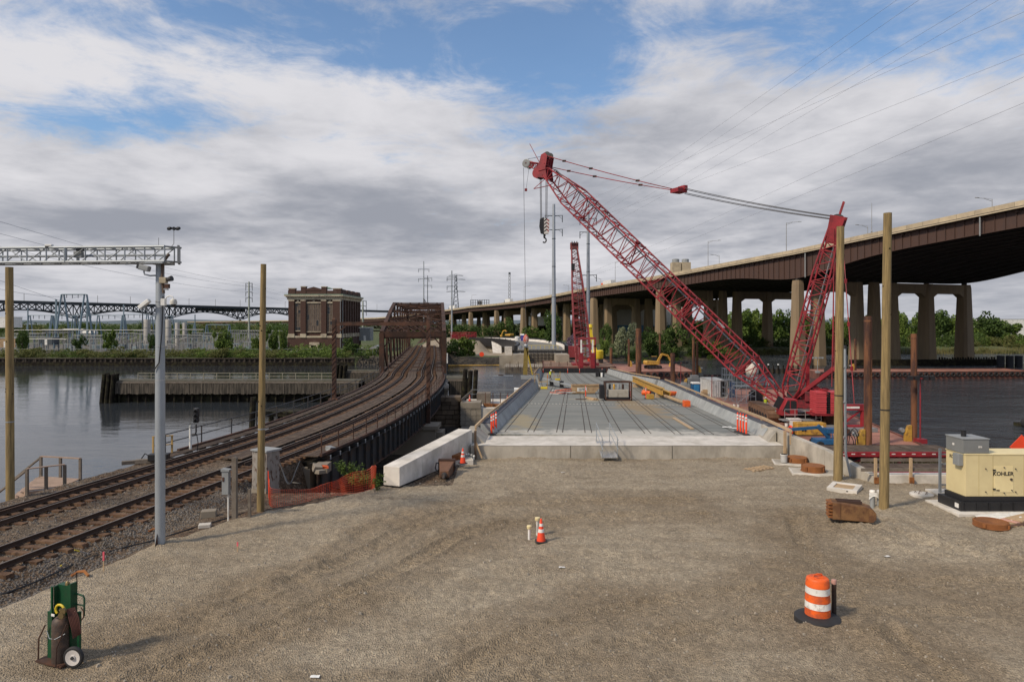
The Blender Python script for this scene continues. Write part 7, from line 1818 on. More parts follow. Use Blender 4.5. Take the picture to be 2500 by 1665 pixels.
def scaffold(u,vb,w,d,h,label,m=GALV,stairs=True):
 t=thing('scaffold_tower',label,'scaffold',gp(u,vb,-4))
 b=MB()
 for x in(-w/2,0,w/2):
  for y in(0,d):b.tube((x,y,0),(x,y,h),.04,n=5)
 b.build('standard',m,t);b=MB()
 for k in range(int(h/.9)+1):
  for y in(0,d):b.tube((-w/2,y,k*.9),(w/2,y,k*.9),.035,n=5)
  for x in(-w/2,w/2):b.tube((x,0,k*.9),(x,d,k*.9),.035,n=5)
 b.build('ledger',m,t)
 b=MB()
 for k in range(2):b.tube((-w/2,0,k*h/2),(w/2,0,(k+1)*h/2),.03,n=5)
 b.build('brace',m,t)
 MB().slab(-w/2,w/2,0,d,h*.62,h*.62+.06).build('platform',GREYB,t)
 if stairs:
  MB().bar((w/2,-.2,h*.62),(w/2+1.8,-.2,.1),.5,.08).build('stair',YEL,t);MB().bar((w/2,-.5,h*.62+.9),(w/2+1.8,-.5,1.0),.06).build('stair_rail',YEL,t)
scaffold(1781,978,1.3,1.3,4.6,'slim grey scaffold tower right of the white container',stairs=False)
scaffold(1822,984,2.6,2.0,3.6,'wider grey scaffold with yellow stair below the red boom')
sl_=thing('cement_silo','white conical cement silo on legs behind the leaning red boom','silo',gp(1836,944,-4))
sl_.scale=(.62,.62,.66)
MB().lathe([(.3,2.0),(1.7,3.6),(1.75,4.0),(1.6,5.6),(.6,6.9),(.2,7.0)],18).build('vessel',mat('silo white',(.62,.57,.50),.6,var=.12,col2=(.4,.34,.28),amt=.3),sl_,smooth=True)
for a in range(4):MB().tube((1.4*math.cos(a*PI/2+.7),1.4*math.sin(a*PI/2+.7),0),(1.6*math.cos(a*PI/2+.7),1.6*math.sin(a*PI/2+.7),3.9),.12,n=6).build('leg',GREYP,sl_)
def lighttower(u,vt,Y,label,m,z0=-4):
 p=dp(u,vt,Y);t=thing('light_tower',label,'light tower',(p.x,Y,z0));h=p.z-z0
 MB().tube((0,0,0),(0,0,h),.07,.05,n=6).build('mast',m,t);MB().box((0,0,h),(2.4,.1,.08)).build('bar',m,t)
 for x in(-1,-.4,.4,1):MB().box((x,-.1,h+.05),(.42,.3,.36)).build('floodlight',BLACK if m!=GREYP else GREYP,t)
 MB().box((0,0,.2),(.8,.8,.4)).build('base',m,t)
lighttower(1738,917,93,'red light mast with four lamps on the crane barge beside the white container',CRED2);lighttower(1662,886,113,'thin red light mast with dark lamps behind the bridge barrier',CRED2);lighttower(2247,924,62.5,'thin red light mast with lamps at the near barge corner',CRED);lighttower(1996,874,150,'pale light mast seen between the red crane pendants',GREYP)
tl2=thing('portable_toilet','blue portable toilet with white roof behind the right bridge barrier','portable toilet',gp(1698,972,-4));MB().slab(-.55,.55,-.55,.55,0,2.1).build('cabin',BLUEP,tl2);MB().slab(-.6,.6,-.6,.6,2.1,2.35).build('roof',WHITEP,tl2,bevel=.06);MB().slab(-.4,.4,-.58,-.55,.1,2.0).build('door',mat('toilet door',(.03,.2,.42),.5),tl2)
yg=thing('generator_box','yellow steel generator box on the crane barge with a white sticker','generator',gp(1976,1062,-4))
MB().slab(-1.4,1.4,-.6,.6,.1,1.25).build('housing',YEL,yg,bevel=.03);MB().slab(-1.45,1.45,-.62,.62,-.02,.1).build('skid',BLACK,yg)
for x in(-.7,0,.7):MB().slab(x-.01,x+.01,-.612,-.6,.15,1.2).build('door_seam',TANB,yg)
MB().lathe([(.16,0),(.16,.012)],12,(.95,-.6,.85),ax=(0,-1,0)).build('sticker',WHITEP,yg);MB().slab(-1.0,-.8,-.615,-.6,.45,.7).build('vent',BLACK,yg);MB().slab(-.75,-.55,-.615,-.6,.45,.7).build('vent',BLACK,yg)
for k,lb in((-1.75,'orange hose reel left of the yellow generator box'),):
 t=thing('hose_reel',lb,'hose reel',yg.location+V((k,.2,0)));MB().path([(0,.35*math.cos(a*.63),.45+.4*math.sin(a*.63))for a in range(10)],.1,n=6,closed=True).build('hose',ORGRED,t);MB().box((0,0,.25),(.3,.3,.5)).build('stand',BLACK,t)
tb=thing('white_tub','white plastic tub under the crane car body on the barge','tub',gp(1938,1040,-4));MB().prism([(-.55,-.45,0),(.55,-.45,0),(.62,-.5,.75),(-.62,-.5,.75)],(0,.95,0)).build('tub_body',WHITEP,tb);MB().slab(-.66,.66,-.55,.5,.75,.82).build('tub_rim',WHITEP,tb)
bm_=thing('boom_lift','blue boom lift folded down on the near part of the crane barge','boom lift',gp(2010,1092,-4))
MB().slab(-.8,1.3,-.7,.7,.35,.8).build('chassis',BLUEP,bm_,bevel=.04)
for x in(-.6,1.0):
 for y in(-.75,.75):MB().lathe([(.33,-.12),(.33,.12)],12,(x,y,.33),ax=(0,1,0)).build('wheel',RUBBER,bm_)
MB().bar((.5,0,.9),(-.5,0,1.9),.3,.34).build('lower_boom',BLUEP,bm_);MB().bar((-.4,.1,1.75),(-3.0,.1,1.55),.22,.26).build('upper_boom',BLUEP,bm_);MB().bar((-2.8,.1,1.55),(-4.1,.1,1.7),.16,.18).build('fly_boom',BLUEP,bm_)
MB().slab(.2,1.5,-.5,.5,1.3,1.7).build('counterweight',BLUEP,bm_)
b=MB()
for x in(-.9,-.1):
 for y in(-.9,-.35):b.tube((x+1.3,y,.5),(x+1.3,y,1.6),.03,n=5)
for z_ in(.5,1.05,1.6):b.tube((.4,-.9,z_),(1.2,-.9,z_),.03,n=5);b.tube((.4,-.35,z_),(1.2,-.35,z_),.03,n=5)
b.build('basket',BLUEP,bm_)
person(gp(1868,1004,-4),-1.6,'worker in bright yellow jacket standing on the barge beside the crane',.05,[((.03,.30,1.15),(.16,.26,.95)),((.03,-.30,1.15),(.16,-.26,.95))],JEAN,HIVIS)
rnd=random.Random(14)
for i,(u,v,s,m,lb,nm)in enumerate(((1722,968,1.1,WOODN,'pale timber bin on the barge behind the bridge barrier','timber_bin'),(1671,955,1.5,GREYP,'pair of grey machine boxes behind the bridge barrier','machine_box'),(1697,946,2.2,GREYB,'large grey steel cage box near the barge edge','cage_box'),(1845,978,1.6,BLACK,'black compressor below the wider scaffold','compressor'),(1680,940,1.2,YEL,'small yellow machine part behind the bridge barrier','yellow_machine'),(1860,942,2.0,GREYP,'grey pump unit left of the crane mast','pump_unit'),(2062,1062,.8,RUSTBR,'brown steel block on the open barge deck','steel_block'),(1735,962,1.3,WOODG,'grey timber table with litter left of the white container','work_table'),(2010,1012,.7,BLACK,'black block under the red counterweights','support_block'))):
 t=thing(nm,lb,'equipment',gp(u,v,-4))
 MB().slab(-s/2,s/2,-s*.4,s*.4,.1,s*.75).build('body',m,t,bevel=.03)
 MB().slab(-s*.54,s*.54,-s*.43,s*.43,0,.1).build('skid',WETW,t);MB().slab(-s*.35,s*.2,-s*.3,s*.2,s*.75,s*.95).build('top_unit',m,t)
 MB().tube((s*.3,0,s*.75),(s*.3,0,s*1.15),.05,n=6).build('exhaust',BLACK,t)
for i in range(4):
 u,v=((1793,993),(1802,993.5),(1846,1037),(1920,1041))[i]
 t=thing('white_bucket',['white bucket on the barge deck left of its neighbour under the scaffold','white bucket on the barge deck right of its neighbour under the scaffold','white bucket in the shade near the crane track','small white bucket beside the white tub'][i],'bucket',gp(u,v,-4),'white buckets on the barge');MB().lathe([(.15,0),(.18,.4)],10).build('pail',WHITEP,t);MB().lathe([(.19,.36),(.19,.4)],10).build('rim',GREYP,t)
cbp=[gp(2098,1075,-4),gp(2080,1082,-4),gp(2100,1090,-4)]
cbl=thing('hose_loops','loops of black hose beside the thick pile on the barge','hose',gp(2096,1090,-4))
for k in range(4):MB().path([(-.9+.5*math.cos(a*.5)+.2*k,.05*k,.05+(1.0+.2*k)*max(0,math.sin(a*.5)))for a in range(7)],.035,n=5).build('hose',BLACK,cbl)
single(MB().bar((0,0,.03),(4.4,.5,.03),.14,.04),'yellow_strip',YEL,'yellow painted edge strip lying on the barge deck below the scaffold','strip',loc=gp(1778,996,-4))
# ================================================================ foreground
def on(u,v,dz=0.0):
 p=gp(u,v,0)
 for _ in range(4):p=gp(u,v,near_h(p.x,p.y))
 return p+Z*dz
def wood_pole(base,top_z,r0,r1,label,lean=(0,0)):
 t=thing('wooden_pole',label,'utility pole',base,'bare wooden poles')
 h=top_z-base[2];b=MB();n=14;pr=[]
 rnd=random.Random(int(base[0]*10))
 pr=[(lerp(r0,r1,i/24),-.5+(h+.5)*i/24)for i in range(25)]
 b.lathe(pr,n);b.v=[(x*(1+.02*NZ.noise((x*6,y*6,z*.6)))+lean[0]*z/h,y+lean[1]*z/h,z)for x,y,z in b.v]
 b.build('shaft',WOODP,t,smooth=True)
 MB().lathe([(lerp(r0,r1,.35)*1.03,h*.33),(lerp(r0,r1,.35)*1.03,h*.33+.05)],n,(lean[0]*.33,0,0)).build('strap',GALV if base[0]<0 else BLACK,t)
 MB().lathe([(r1*1.0,h),(r1*.6,h+.004)],n,(lean[0],lean[1],.002)).build('top_cut',WOODN,t)
 for k in range(5):
  a=rnd.uniform(PI*1.05,PI*1.95);z=rnd.uniform(.3,.95)*h;r=lerp(r0,r1,z/h);MB().lathe([(.03,0),(.022,.012)],7,(math.cos(a)*r+lean[0]*z/h,math.sin(a)*r,z),ax=(math.cos(a),math.sin(a),0)).build('knot',WETW,t)
 return t
wood_pole(on(2046,1170),11.3-.0,.20,.158,'bare wooden pole in front of the crane, with a steel conduit beside it',lean=(.11,0))
wood_pole(on(2158,1239),11.1,.174,.145,'bare wooden pole nearest to the cream generator',lean=(.14,0))
wood_pole(on(636,1247),9.35,.150,.108,'bare wooden pole beside the rusty white relay cabinet',lean=(.12,0))
p=gp(25,1217,-.6);wood_pole(p,9.4,.166,.15,'bare wooden pole at the river bank left, under the steel truss beam',lean=(-.04,0))
cdp=on(2064,1163)
cdt=thing('conduit','grey steel conduit pipe standing beside the wooden pole in front of the crane','pipe',cdp)
MB().path([(.22,-.05,0),(.08,0,.7),(.02,0,1.0),(0,0,1.6),(-.02,0,5.9)],.055,n=9).build('pipe',GALV,cdt,smooth=True)
for z_ in(1.8,3.4,5.0):MB().box((-.08,0,z_),(.22,.12,.05)).build('clamp',GALV,cdt)
MB().lathe([(.07,5.85),(.07,6.0)],9,(-.02,0,0)).build('end_cap',DARKST,cdt)
dp_=on(1996,1513)+Z*.045
dr=thing('traffic_drum','orange and white striped traffic drum with black rubber base on the gravel','traffic drum',dp_,rz=.25)
MB().lathe([(.52,-.12),(.52,.035),(.44,.07),(.30,.10)],26).build('rubber_base',RUBBER,dr,smooth=True)
zs=[(.08,.285),(.26,.280),(.262,.288),(.27,.288),(.43,.274),(.432,.282),(.44,.282),(.60,.268),(.602,.276),(.61,.276),(.77,.262),(.772,.27),(.78,.27),(.93,.255),(.955,.245),(.975,.215)]
MB().lathe([(r,z)for z,r in zs]+[(.01,.975)],30).build('drum_shell',ORANGE,dr,smooth=True)
for z0,z1,r0,r1 in((.275,.425,.2885,.2775),(.615,.765,.2765,.2655)):MB().lathe([(r0,z0),(r1,z1)],30,cap=False).build('reflective_band',REFL,dr,smooth=True)
MB().path([(-.13,0,.965),(-.11,0,1.03),(0,0,1.045),(.11,0,1.03),(.13,0,.965)],.022,n=7).build('handle',ORANGE,dr,smooth=True)
MB().box((0,0,.98),(.34,.2,.02)).build('handle_plate',ORANGE,dr,bevel=.01)
po=on(2036,1502);t=thing('steel_post','dark rusty pipe post with a faded pink top behind the traffic drum','post',po)
MB().lathe([(.055,-.2),(.055,.78)],12).build('pipe',mat('black pipe',(.03,.024,.02),.6,var=.3,col2=(.10,.05,.03),amt=.3),t,smooth=True);MB().lathe([(.06,.76),(.062,.83),(.055,.86),(.01,.865)],12).build('marker_top',mat('faded pink paint',(.50,.27,.22),.8,var=.25,col2=(.3,.25,.22),amt=.4),t,smooth=True)
t=thing('standpipe','white plastic standpipe with a yellowish cap left of the lone traffic cone','pipe',on(1292,1316));MB().lathe([(.043,-.1),(.043,.36)],12).build('pipe',WHITEP,t,smooth=True);MB().lathe([(.07,.34),(.082,.38),(.082,.44),(.06,.455),(.01,.456)],12).build('cap',CREAM,t,smooth=True)
t=thing('standpipe','white plastic standpipe with a yellowish cap mostly hidden behind the lone traffic cone','pipe',on(1312,1307));MB().lathe([(.043,-.1),(.043,.52)],12).build('pipe',WHITEP,t,smooth=True);MB().lathe([(.07,.50),(.085,.53),(.085,.60),(.01,.606)],12).build('cap',CREAM,t,smooth=True)
g=on(158,1612)
gc_=thing('gas_cart','green two wheeled gas cylinder trolley with a rusty brown acetylene cylinder','cylinder trolley',g,rz=-.35)
gc_.scale=(.90,.90,.96)
GREEN=mat('green enamel',(.006,.062,.024),.45,var=.2,col2=(.02,.05,.025),amt=.3);CYL=mat('brown cylinder',(.060,.042,.034),.6,var=.3,sc=5,col2=(.12,.07,.045),amt=.35,sc2=4)
MB().slab(-.52,.30,-.32,.12,.02,.06).build('base_plate',RUSTBR,gc_)
b=MB();b.slab(-.40,-.20,-.12,.10,.06,1.06);b.slab(-.24,-.20,-.16,-.12,.06,1.62);b.build('side_shield',GREEN,gc_)
b=MB();b.slab(-.20,.22,-.02,.10,.06,1.60);b.slab(-.20,.22,.10,.13,.06,1.62);b.slab(-.22,-.18,-.10,.13,.06,1.62);b.slab(.20,.24,-.04,.13,.06,1.70);b.slab(-.2,.22,-.02,.12,1.60,1.64);b.build('back_shield',GREEN,gc_)
MB().lathe([(.182,.06),(.186,.1),(.186,.86),(.172,.94),(.11,1.00),(.055,1.03),(.05,1.08),(.01,1.09)],22,(.04,-.12,0)).build('gas_cylinder',CYL,gc_,smooth=True)
MB().lathe([(.05,1.60),(.05,1.68),(.02,1.72)],12,(.05,.03,0)).build('oxygen_valve',mat('brass',(.25,.18,.08),.4,.8),gc_,smooth=True)
MB().lathe([(.04,1.08),(.045,1.15),(.02,1.19)],8,(.04,-.12,0)).build('valve',mat('brass',(.25,.18,.08),.4,.8),gc_)
for q in((.22,-.22,1.10),(.25,-.20,1.19)):MB().lathe([(.07,0),(.07,.05)],14,q,ax=(.2,-1,0)).build('gauge',mat('gauge brass',(.20,.15,.07),.4,.5),gc_)
MB().path([(.12+.14*math.cos(a*.5),-.20,1.19+.11*math.sin(a*.5))for a in range(9)],.026,n=7).build('yellow_guard',YELB,gc_,smooth=True)
b=MB()
for k in range(7):b.path([(.29+.012*k,-.16+.02*k,1.22),(.36+.022*k,-.16+.02*k,1.02),(.42+.020*k,-.14+.02*k,.80-.02*k),(.44+.010*k,-.12+.02*k,.60+.01*k)],.018,n=6)
b.build('hose_bundle',mat('hose red brown',(.10,.035,.025),.7,var=.3),gc_,smooth=True)
MB().path([(.52,0,1.22),(.60,0,1.15),(.60,0,1.02),(.53,0,.95)],.014,n=6).build('hose',RUSTBR,gc_)
MB().path([(.22,.1,1.45),(.46,.1,1.43),(.50,.1,1.38),(.49,.1,1.0)],.022,n=7).path([(.22,.1,1.22),(.50,.1,1.22)],.018,n=7).build('push_handle',GREEN,gc_,smooth=True)
MB().path([(.24,.1,1.9),(.24,.12,1.65)],.012,n=5).build('torch',BLACK,gc_)
MB().path([(-.52,-.25,.05),(-.50,-.25,.50),(-.36,-.2,.80)],.018,n=6).path([(.20,-.36,.05),(.20,-.34,.45),(.40,-.25,.95)],.015,n=6).build('frame_tube',RUSTBR,gc_,smooth=True)
MB().bar((.40,.05,.25),(.40,.05,1.1),.06,.06).build('upright',GREEN,gc_)
for k in range(4):MB().path([(.32,.0,.72+.08*k),(.40,-.05,.78+.08*k),(.33,-.06,.84+.08*k)],.015,n=5).build('chain_loop',BLACK,gc_)
MB().path([(-.40,-.13,.64),(-.1,-.29,.58),(.10,-.30,.60),(.28,-.2,.70)],.008,n=5).build('chain',GALV,gc_)
for x,y in((.50,-.16),(-.28,.30)):
 w=MB().path([(x,y,.20),(x,y,.2)],.01,n=4)if False else MB().lathe([(.205,-.045),(.225,-.02),(.225,.02),(.205,.045),(.15,.045),(.15,-.045)],24,(x,y,.225),ax=(.35,-.94,0)).build('wheel',RUBBER,gc_,smooth=True)
 MB().lathe([(.165,-.02),(.165,.048),(.06,.03),(.055,.055),(.01,.056)],20,(x,y,.225),ax=(.35,-.94,0)).build('rim',mat('rim white',(.55,.52,.49),.5,var=.15),w,smooth=True)
 MB().lathe([(.04,.05),(.035,.075),(.005,.076)],10,(x,y,.225),ax=(.35,-.94,0)).build('hub',DARKST,w)
MB().tube((.5,-.16,.225),(-.28,.30,.225),.02,n=6).build('axle',BLACK,gc_)
MB().box((.02,-.295,1.10),(.1,.01,.05)).build('label_tag',REFL,gc_)
bp0=on(391,1326)
cg=thing('camera_gantry','grey galvanised steel pole carrying a square truss beam over the railway','gantry',bp0)
top=CH+(788-641)*bp0.y/F-bp0.z
MB().lathe([(.150,-.3),(.148,top*.5),(.125,top)],24).build('pole',GALV,cg,smooth=True)
for z_ in(top*.58,top*.86,top*.84,top*.7):MB().lathe([(.146,z_),(.146,z_+.02)],24).build('band',ALU,cg,smooth=True)
MB().prism([(-.02,-.16,-.1),(.02,-.16,-.1),(.02,-.40,-.1),(-.02,-.16,.35)],(0,.02,0)).build('gusset',RUSTBR,cg)
yA=bp0.y;zT,zB=CH+(788-604.5)*yA/F-bp0.z,CH+(788-640)*yA/F-bp0.z;dep=.62
x1=.30;x0=-15.5;sl=.018
def bx(x,y,z):return(x,(y-.31)+(x1-x)*.085,z)
for y in(0,dep):
 for z_ in(zB,zT):MB().tube(bx(x1,y,z_),bx(x0,y,z_),.045,n=8).build('truss_chord',GALV,cg,smooth=True)
n=24;w_=(x1-x0)/n
vb_,db=MB(),MB()
for i in range(n+1):
 x=x1-i*w_
 for y in(0,dep):
  MB().tube(bx(x,y,zB),bx(x,y,zT),.022,n=6).build('truss_post',GALV,cg)
  if i<n:MB().tube(bx(x,y,zB if i%2 else zT),bx(x-w_,y,zT if i%2 else zB),.018,n=6).build('truss_diagonal',GALV,cg)
 db.tube(bx(x,0,zB),bx(x,dep,zB),.02,n=5);db.tube(bx(x,0,zT),bx(x,dep,zT),.02,n=5)
 if i<n:db.tube(bx(x,0,zB),bx(x-w_,dep,zB),.016,n=5)
db.build('truss_lacing',GALV,cg)
MB().tube(bx(x1,dep*.5,zB+.22),bx(x0,dep*.5,zB+.22),.04,n=7).build('cable_duct',GALV,cg)
for x in(-3.0,-6.5):
 for y in(0,dep):MB().tube(bx(x,y,zB),bx(x,y,zT),.05,n=6).build('splice_post',GALV,cg)
MB().box((x1+.25,.1,(zB+zT)/2),(.06,.7,zT-zB+.1),.4).build('end_plate',GREYB,cg)
for z_ in(zB,zT):MB().bar((x1,-.3,z_),(x1+.3,.15,z_),.05).build('end_bar',GREYB,cg)
MB().box((0,0,zB-.05),(.55,.8,.05)).build('saddle_plate',GALV,cg)
MB().path([(.28,.0,zB+.25),(.16,-.15,zB-.05),(.15,-.17,zB-.5),(.20,-.17,zB-1.0)],.045,n=8).build('cable',mat('brown cable',(.10,.065,.045),.7),cg,smooth=True)
MB().path([(.18,-.17,zB-1.1),(.14,-.16,zB-2.2),(.05,-.17,zB-3.2),(-.12,-.17,zB-3.45)],.018,n=6).build('cable',BLACK,cg)
def fit(nm,lb,cat,loc):return thing(nm,lb,cat,bp0+V(loc))
px=F/bp0.y
def off_(u,v):return V(((u-CX)/px-bp0.x,-.25,CH-(v-HZ)/px-bp0.z))
t=fit('camera_housing','grey camera housing on a bracket left of the pole top, under the truss beam','camera',off_(363,656));MB().box((0,0,0),(.34,.2,.17),0,R=Matrix.Rotation(.25,3,'Y')).build('housing',GREYP,t,bevel=.03);MB().box((-.17,-.02,.05),(.06,.17,.14),0,R=Matrix.Rotation(.25,3,'Y')).build('lens_hood',BLACK,t);MB().path([(-.02,0,-.09),(.0,0,-.2),(.15,.05,-.24),(.31,.2,-.22)],.025,n=6).build('bracket',GALV,t)
t=fit('camera_housing','pale long camera housing tilted upward lower left of the pole','camera',off_(363,743));MB().box((0,0,0),(.40,.16,.12),0,R=Matrix.Rotation(-.65,3,'Y')).build('housing',WHITEP,t,bevel=.02);MB().box((-.02,0,-.1),(.12,.1,.1)).build('mount',GREYB,t);MB().path([(0,.05,-.12),(.1,.1,-.24),(.33,.2,-.24)],.02,n=6).build('bracket',GALV,t)
t=fit('junction_box','tan junction box with lamps on the right of the steel pole','box',off_(409,686));MB().box((0,0,0),(.22,.16,.19)).build('box',mat('tan box',(.40,.34,.24),.6,var=.15),t,bevel=.015);MB().lathe([(.06,0),(.09,.18)],10,(.11,0,.02),ax=(1,-.2,.25)).build('lamp',DARKST,t,smooth=True);MB().box((.12,0,-.18),(.12,.12,.14)).build('ballast_unit',RUSTBR,t);MB().box((.08,0,-.28),(.12,.1,.04)).build('foot',GREYP,t)
t=fit('dome_camera','white dome camera hanging from a curved arm on the right of the steel pole','camera',off_(433,740));MB().lathe([(.02,.13),(.08,.11),(.11,.03),(.105,-.05)],18).build('cap',WHITEP,t,smooth=True);MB().lathe([(.08,-.05),(.07,-.1),(.03,-.13),(.005,-.135)],16).build('dome',GLASS,t,smooth=True);MB().path([(0,0,.12),(-.03,0,.19),(-.12,0,.22),(-.22,0,.18),(-.27,0,.08)],.022,n=8).build('arm',WHITEP,t,smooth=True);MB().box((-.31,.0,.02),(.13,.14,.22)).build('mount_box',WHITEP,t,bevel=.01)
t=fit('wind_sensor','three black cup lamps on a thin bent mast above the truss beam end','lamp cluster',off_(434,561));MB().path([(.0,0,0),(.0,0,-.48),(-.14,0,-.64)],.010,n=5).build('mast',GREYB,t);
for k,x in enumerate((-.14,0,.13)):MB().lathe([(.05,-.06),(.058,0),(.045,.07)],12,(x,0,0),ax=(1,-.5,.1)if k!=1 else(.3,-1,0)).build('lamp',BLACK,t,smooth=True)
MB().tube((-.16,0,0),(.14,0,0),.015,n=5).build('bar',BLACK,t)
t=fit('rod_antenna','thin rod antenna standing on the truss beam above the steel pole','antenna',(.08,-.25,zT));MB().tube((0,0,0),(0,0,.28),.008,n=5).build('rod',GREYB,t);MB().box((0,0,.02),(.05,.05,.05)).build('base',GREYB,t)
t=fit('sensor_box','grey square sensor box hung inside the truss beam left of the pole','box',bx(-2.62,.1,zB+.24));MB().box((0,0,0),(.26,.14,.2)).build('box',GREYB,t,bevel=.01);MB().box((.06,0,.17),(.22,.12,.12)).build('bracket',BLACK,t)
t=fit('sensor_box','small pale sensor unit standing on top of the truss beam','box',bx(-3.55,.0,zT+.07));MB().box((0,0,0),(.22,.12,.06)).build('box',WHITEP,t,bevel=.01);MB().box((-.05,0,-.05),(.1,.1,.05)).build('foot',BLACK,t)
t=thing('signal_box','small grey signal box on a white post beside the rails','equipment box',gp(563,1266,-.05))
t.scale=(.85,.85,.88)
MB().slab(-.33,-.04,-.12,.12,1.0,1.95).build('box',GREYP,t,bevel=.02);MB().prism([(-.36,-.15,1.95),(-.01,-.15,1.95),(-.01,-.15,2.02),(-.36,-.15,2.06)],(0,.3,0)).build('lid',GREYP,t);MB().tube((-.10,0,-.1),(-.10,0,1.0),.035,n=8).build('post',WHITEP,t);MB().slab(-.30,-.22,-.14,-.12,1.55,1.72).build('lock',RUSTBR,t)
t=thing('timber_post','square weathered timber post right beside the small grey signal box','post',gp(573,1267,-.05));MB().slab(-.085,.085,-.08,.08,-.2,2.2).build('post',WOODG,t,bevel=.012);MB().prism([(-.09,-.085,2.2),(.09,-.085,2.2),(0,-.085,2.26)],(0,.17,0)).build('cap',WOODG,t)
t=thing('relay_cabinet','large white relay cabinet streaked with rust, leaning behind the wooden pole','cabinet',gp(648,1192,-.5),rz=-.55)
t.scale=(.66,.8,.93);RC=mat('rust streaked white',(.25,.232,.21),.8,var=.25,col2=(.085,.045,.028),amt=.34,sc2=3.2,stretch=(2,2,.8),edge=.06)
MB().prism([(-.75,-.45,0),(.75,-.45,0),(.82,-.45,1.85),(-.68,-.45,1.85)],(0,.9,0)).build('cabinet_shell',RC,t,bevel=.02);MB().prism([(-.76,-.53,1.86),(.9,-.53,1.86),(.9,-.53,1.95),(-.76,-.53,1.92)],(0,1.06,0)).build('cabinet_roof',GREYP,t);MB().prism([(-.62,-.475,.15),(-.02,-.475,.15),(.03,-.475,1.7),(-.56,-.475,1.7)],(0,.022,0)).build('cabinet_door',RC,t);MB().prism([(.06,-.475,.15),(.66,-.475,.15),(.70,-.475,1.7),(.10,-.475,1.7)],(0,.022,0)).build('cabinet_door',RC,t);MB().slab(-.8,.8,-.5,.5,-.3,0).build('plinth',CONCD,t)
t=thing('timber_stake','short timber stake in front of the relay cabinet beside the wooden pole','stake',on(609,1262));MB().slab(-.05,.05,-.04,.04,-.2,1.02).build('stake',WOODG,t)
for i,(u,v,s,lb)in enumerate(((510,1262,(.55,.40,.30),'brown concrete block at the yard edge left of the grey signal box'),(500,1286,(.42,.30,.14),'pale concrete block lying in front of the brown block at the yard edge'))):
 q=on(u,v);single(MB().box((0,0,s[2]/2-.02),s,.3),'concrete_block',CONCD if i==0 else CONCW,lb,'block',loc=q,bevel=.02)
fpts=[(657,1215),(666,1238),(735,1228),(803,1213),(860,1205),(911,1193),(917,1176)]
of=thing('safety_fence','sagging orange plastic mesh safety fence at the edge of the yard','fence',on(780,1220));FN=mat('orange mesh',(.60,.085,.03),.6,var=.12)
base=catmull([tuple(on(u,v))for u,v in fpts],10);hh=[.80,.74,.50,.60,.82,.95,.90]
hts_=[float(np.interp(i/(len(base)-1),np.linspace(0,1,len(hh)),hh))for i in range(len(base))]
L_=[0.0]
for a,b_ in zip(base,base[1:]):L_.append(L_[-1]+(b_-a).length)
def fpt(s,f):
 i=min(max(np.searchsorted(L_,s)-1,0),len(base)-2);t_=(s-L_[i])/max(L_[i+1]-L_[i],1e-5)
 q=base[i].lerp(base[i+1],t_);h=lerp(hts_[i],hts_[i+1],t_);w=.12*math.sin(s*1.9)*f+.05*math.sin(s*5+f*3)
 return q+V((w*.4,-w,.02+f*h+.025*math.sin(s*3.3)*f))
b=MB();n=int(L_[-1]/.095)
for i in range(n+1):
 s=L_[-1]*i/n
 for j in range(9):b.bar(fpt(s,j/9),fpt(s,(j+1)/9),.012,.005)
for j in range(10):
 for i in range(0,n,2):b.bar(fpt(L_[-1]*i/n,j/9),fpt(L_[-1]*min(i+2,n)/n,j/9),.028 if j in(0,9)else .016,.005)
b.build('mesh_netting',FN,of,world=True,kind='stuff')
for s in(.05,L_[-1]*.52,L_[-1]-.3):q=fpt(s,0);MB().bar(q-Z*.2,q+V((-.05,.03,1.15)),.045,.03).build('fence_stake',WETW if s>1 else ORGRED,of,world=True)
def weed(u,v,h,w,label,z=None,key='a'):
 p=on(u,v)if z is None else gp(u,v,z)
 t=thing('weed_bush',label,'weeds',p);r=random.Random(u);lf=MB();st=MB()
 for k in range(int(26*w)):
  a=r.random()*6.28;l=r.uniform(.4,1)*h;e=V((math.cos(a)*r.uniform(.2,.55)*w,math.sin(a)*r.uniform(.15,.4)*w,l));st.path([V((e.x*.3,e.y*.3,0)),e*.55+Z*.1,e],.008,n=4)
  for j in range(9):
   f=r.uniform(.35,1.05);c=V((e.x*.3,e.y*.3,0)).lerp(e,f)+V((r.gauss(0,.06),r.gauss(0,.06),r.gauss(0,.04)));d=V((r.gauss(0,1),r.gauss(0,1),r.gauss(0,.5))).normalized();n_=d.cross(V((r.gauss(0,.4),r.gauss(0,.4),1))).normalized();s=r.uniform(.05,.09)
   lf.add([c,c+d*s+n_*s*.45,c+d*s*2.1,c+d*s-n_*s*.45],[(0,1,2,3)])
 st.build('stem',LEAF_B,t);lf.build('leaves',{'a':LEAF_A,'b':LEAF_B}[key],t,fix=False,kind='stuff')
weed(850,1162,.8,1.5,'fresh green weeds growing behind the orange safety fence',z=-1.1);weed(880,1186,.75,1.5,'green weeds pressed against the right part of the orange fence',z=-.75);weed(922,1196,.75,.6,'small clump of green weeds between the orange fence and the white wing wall')
rnd=random.Random(17)
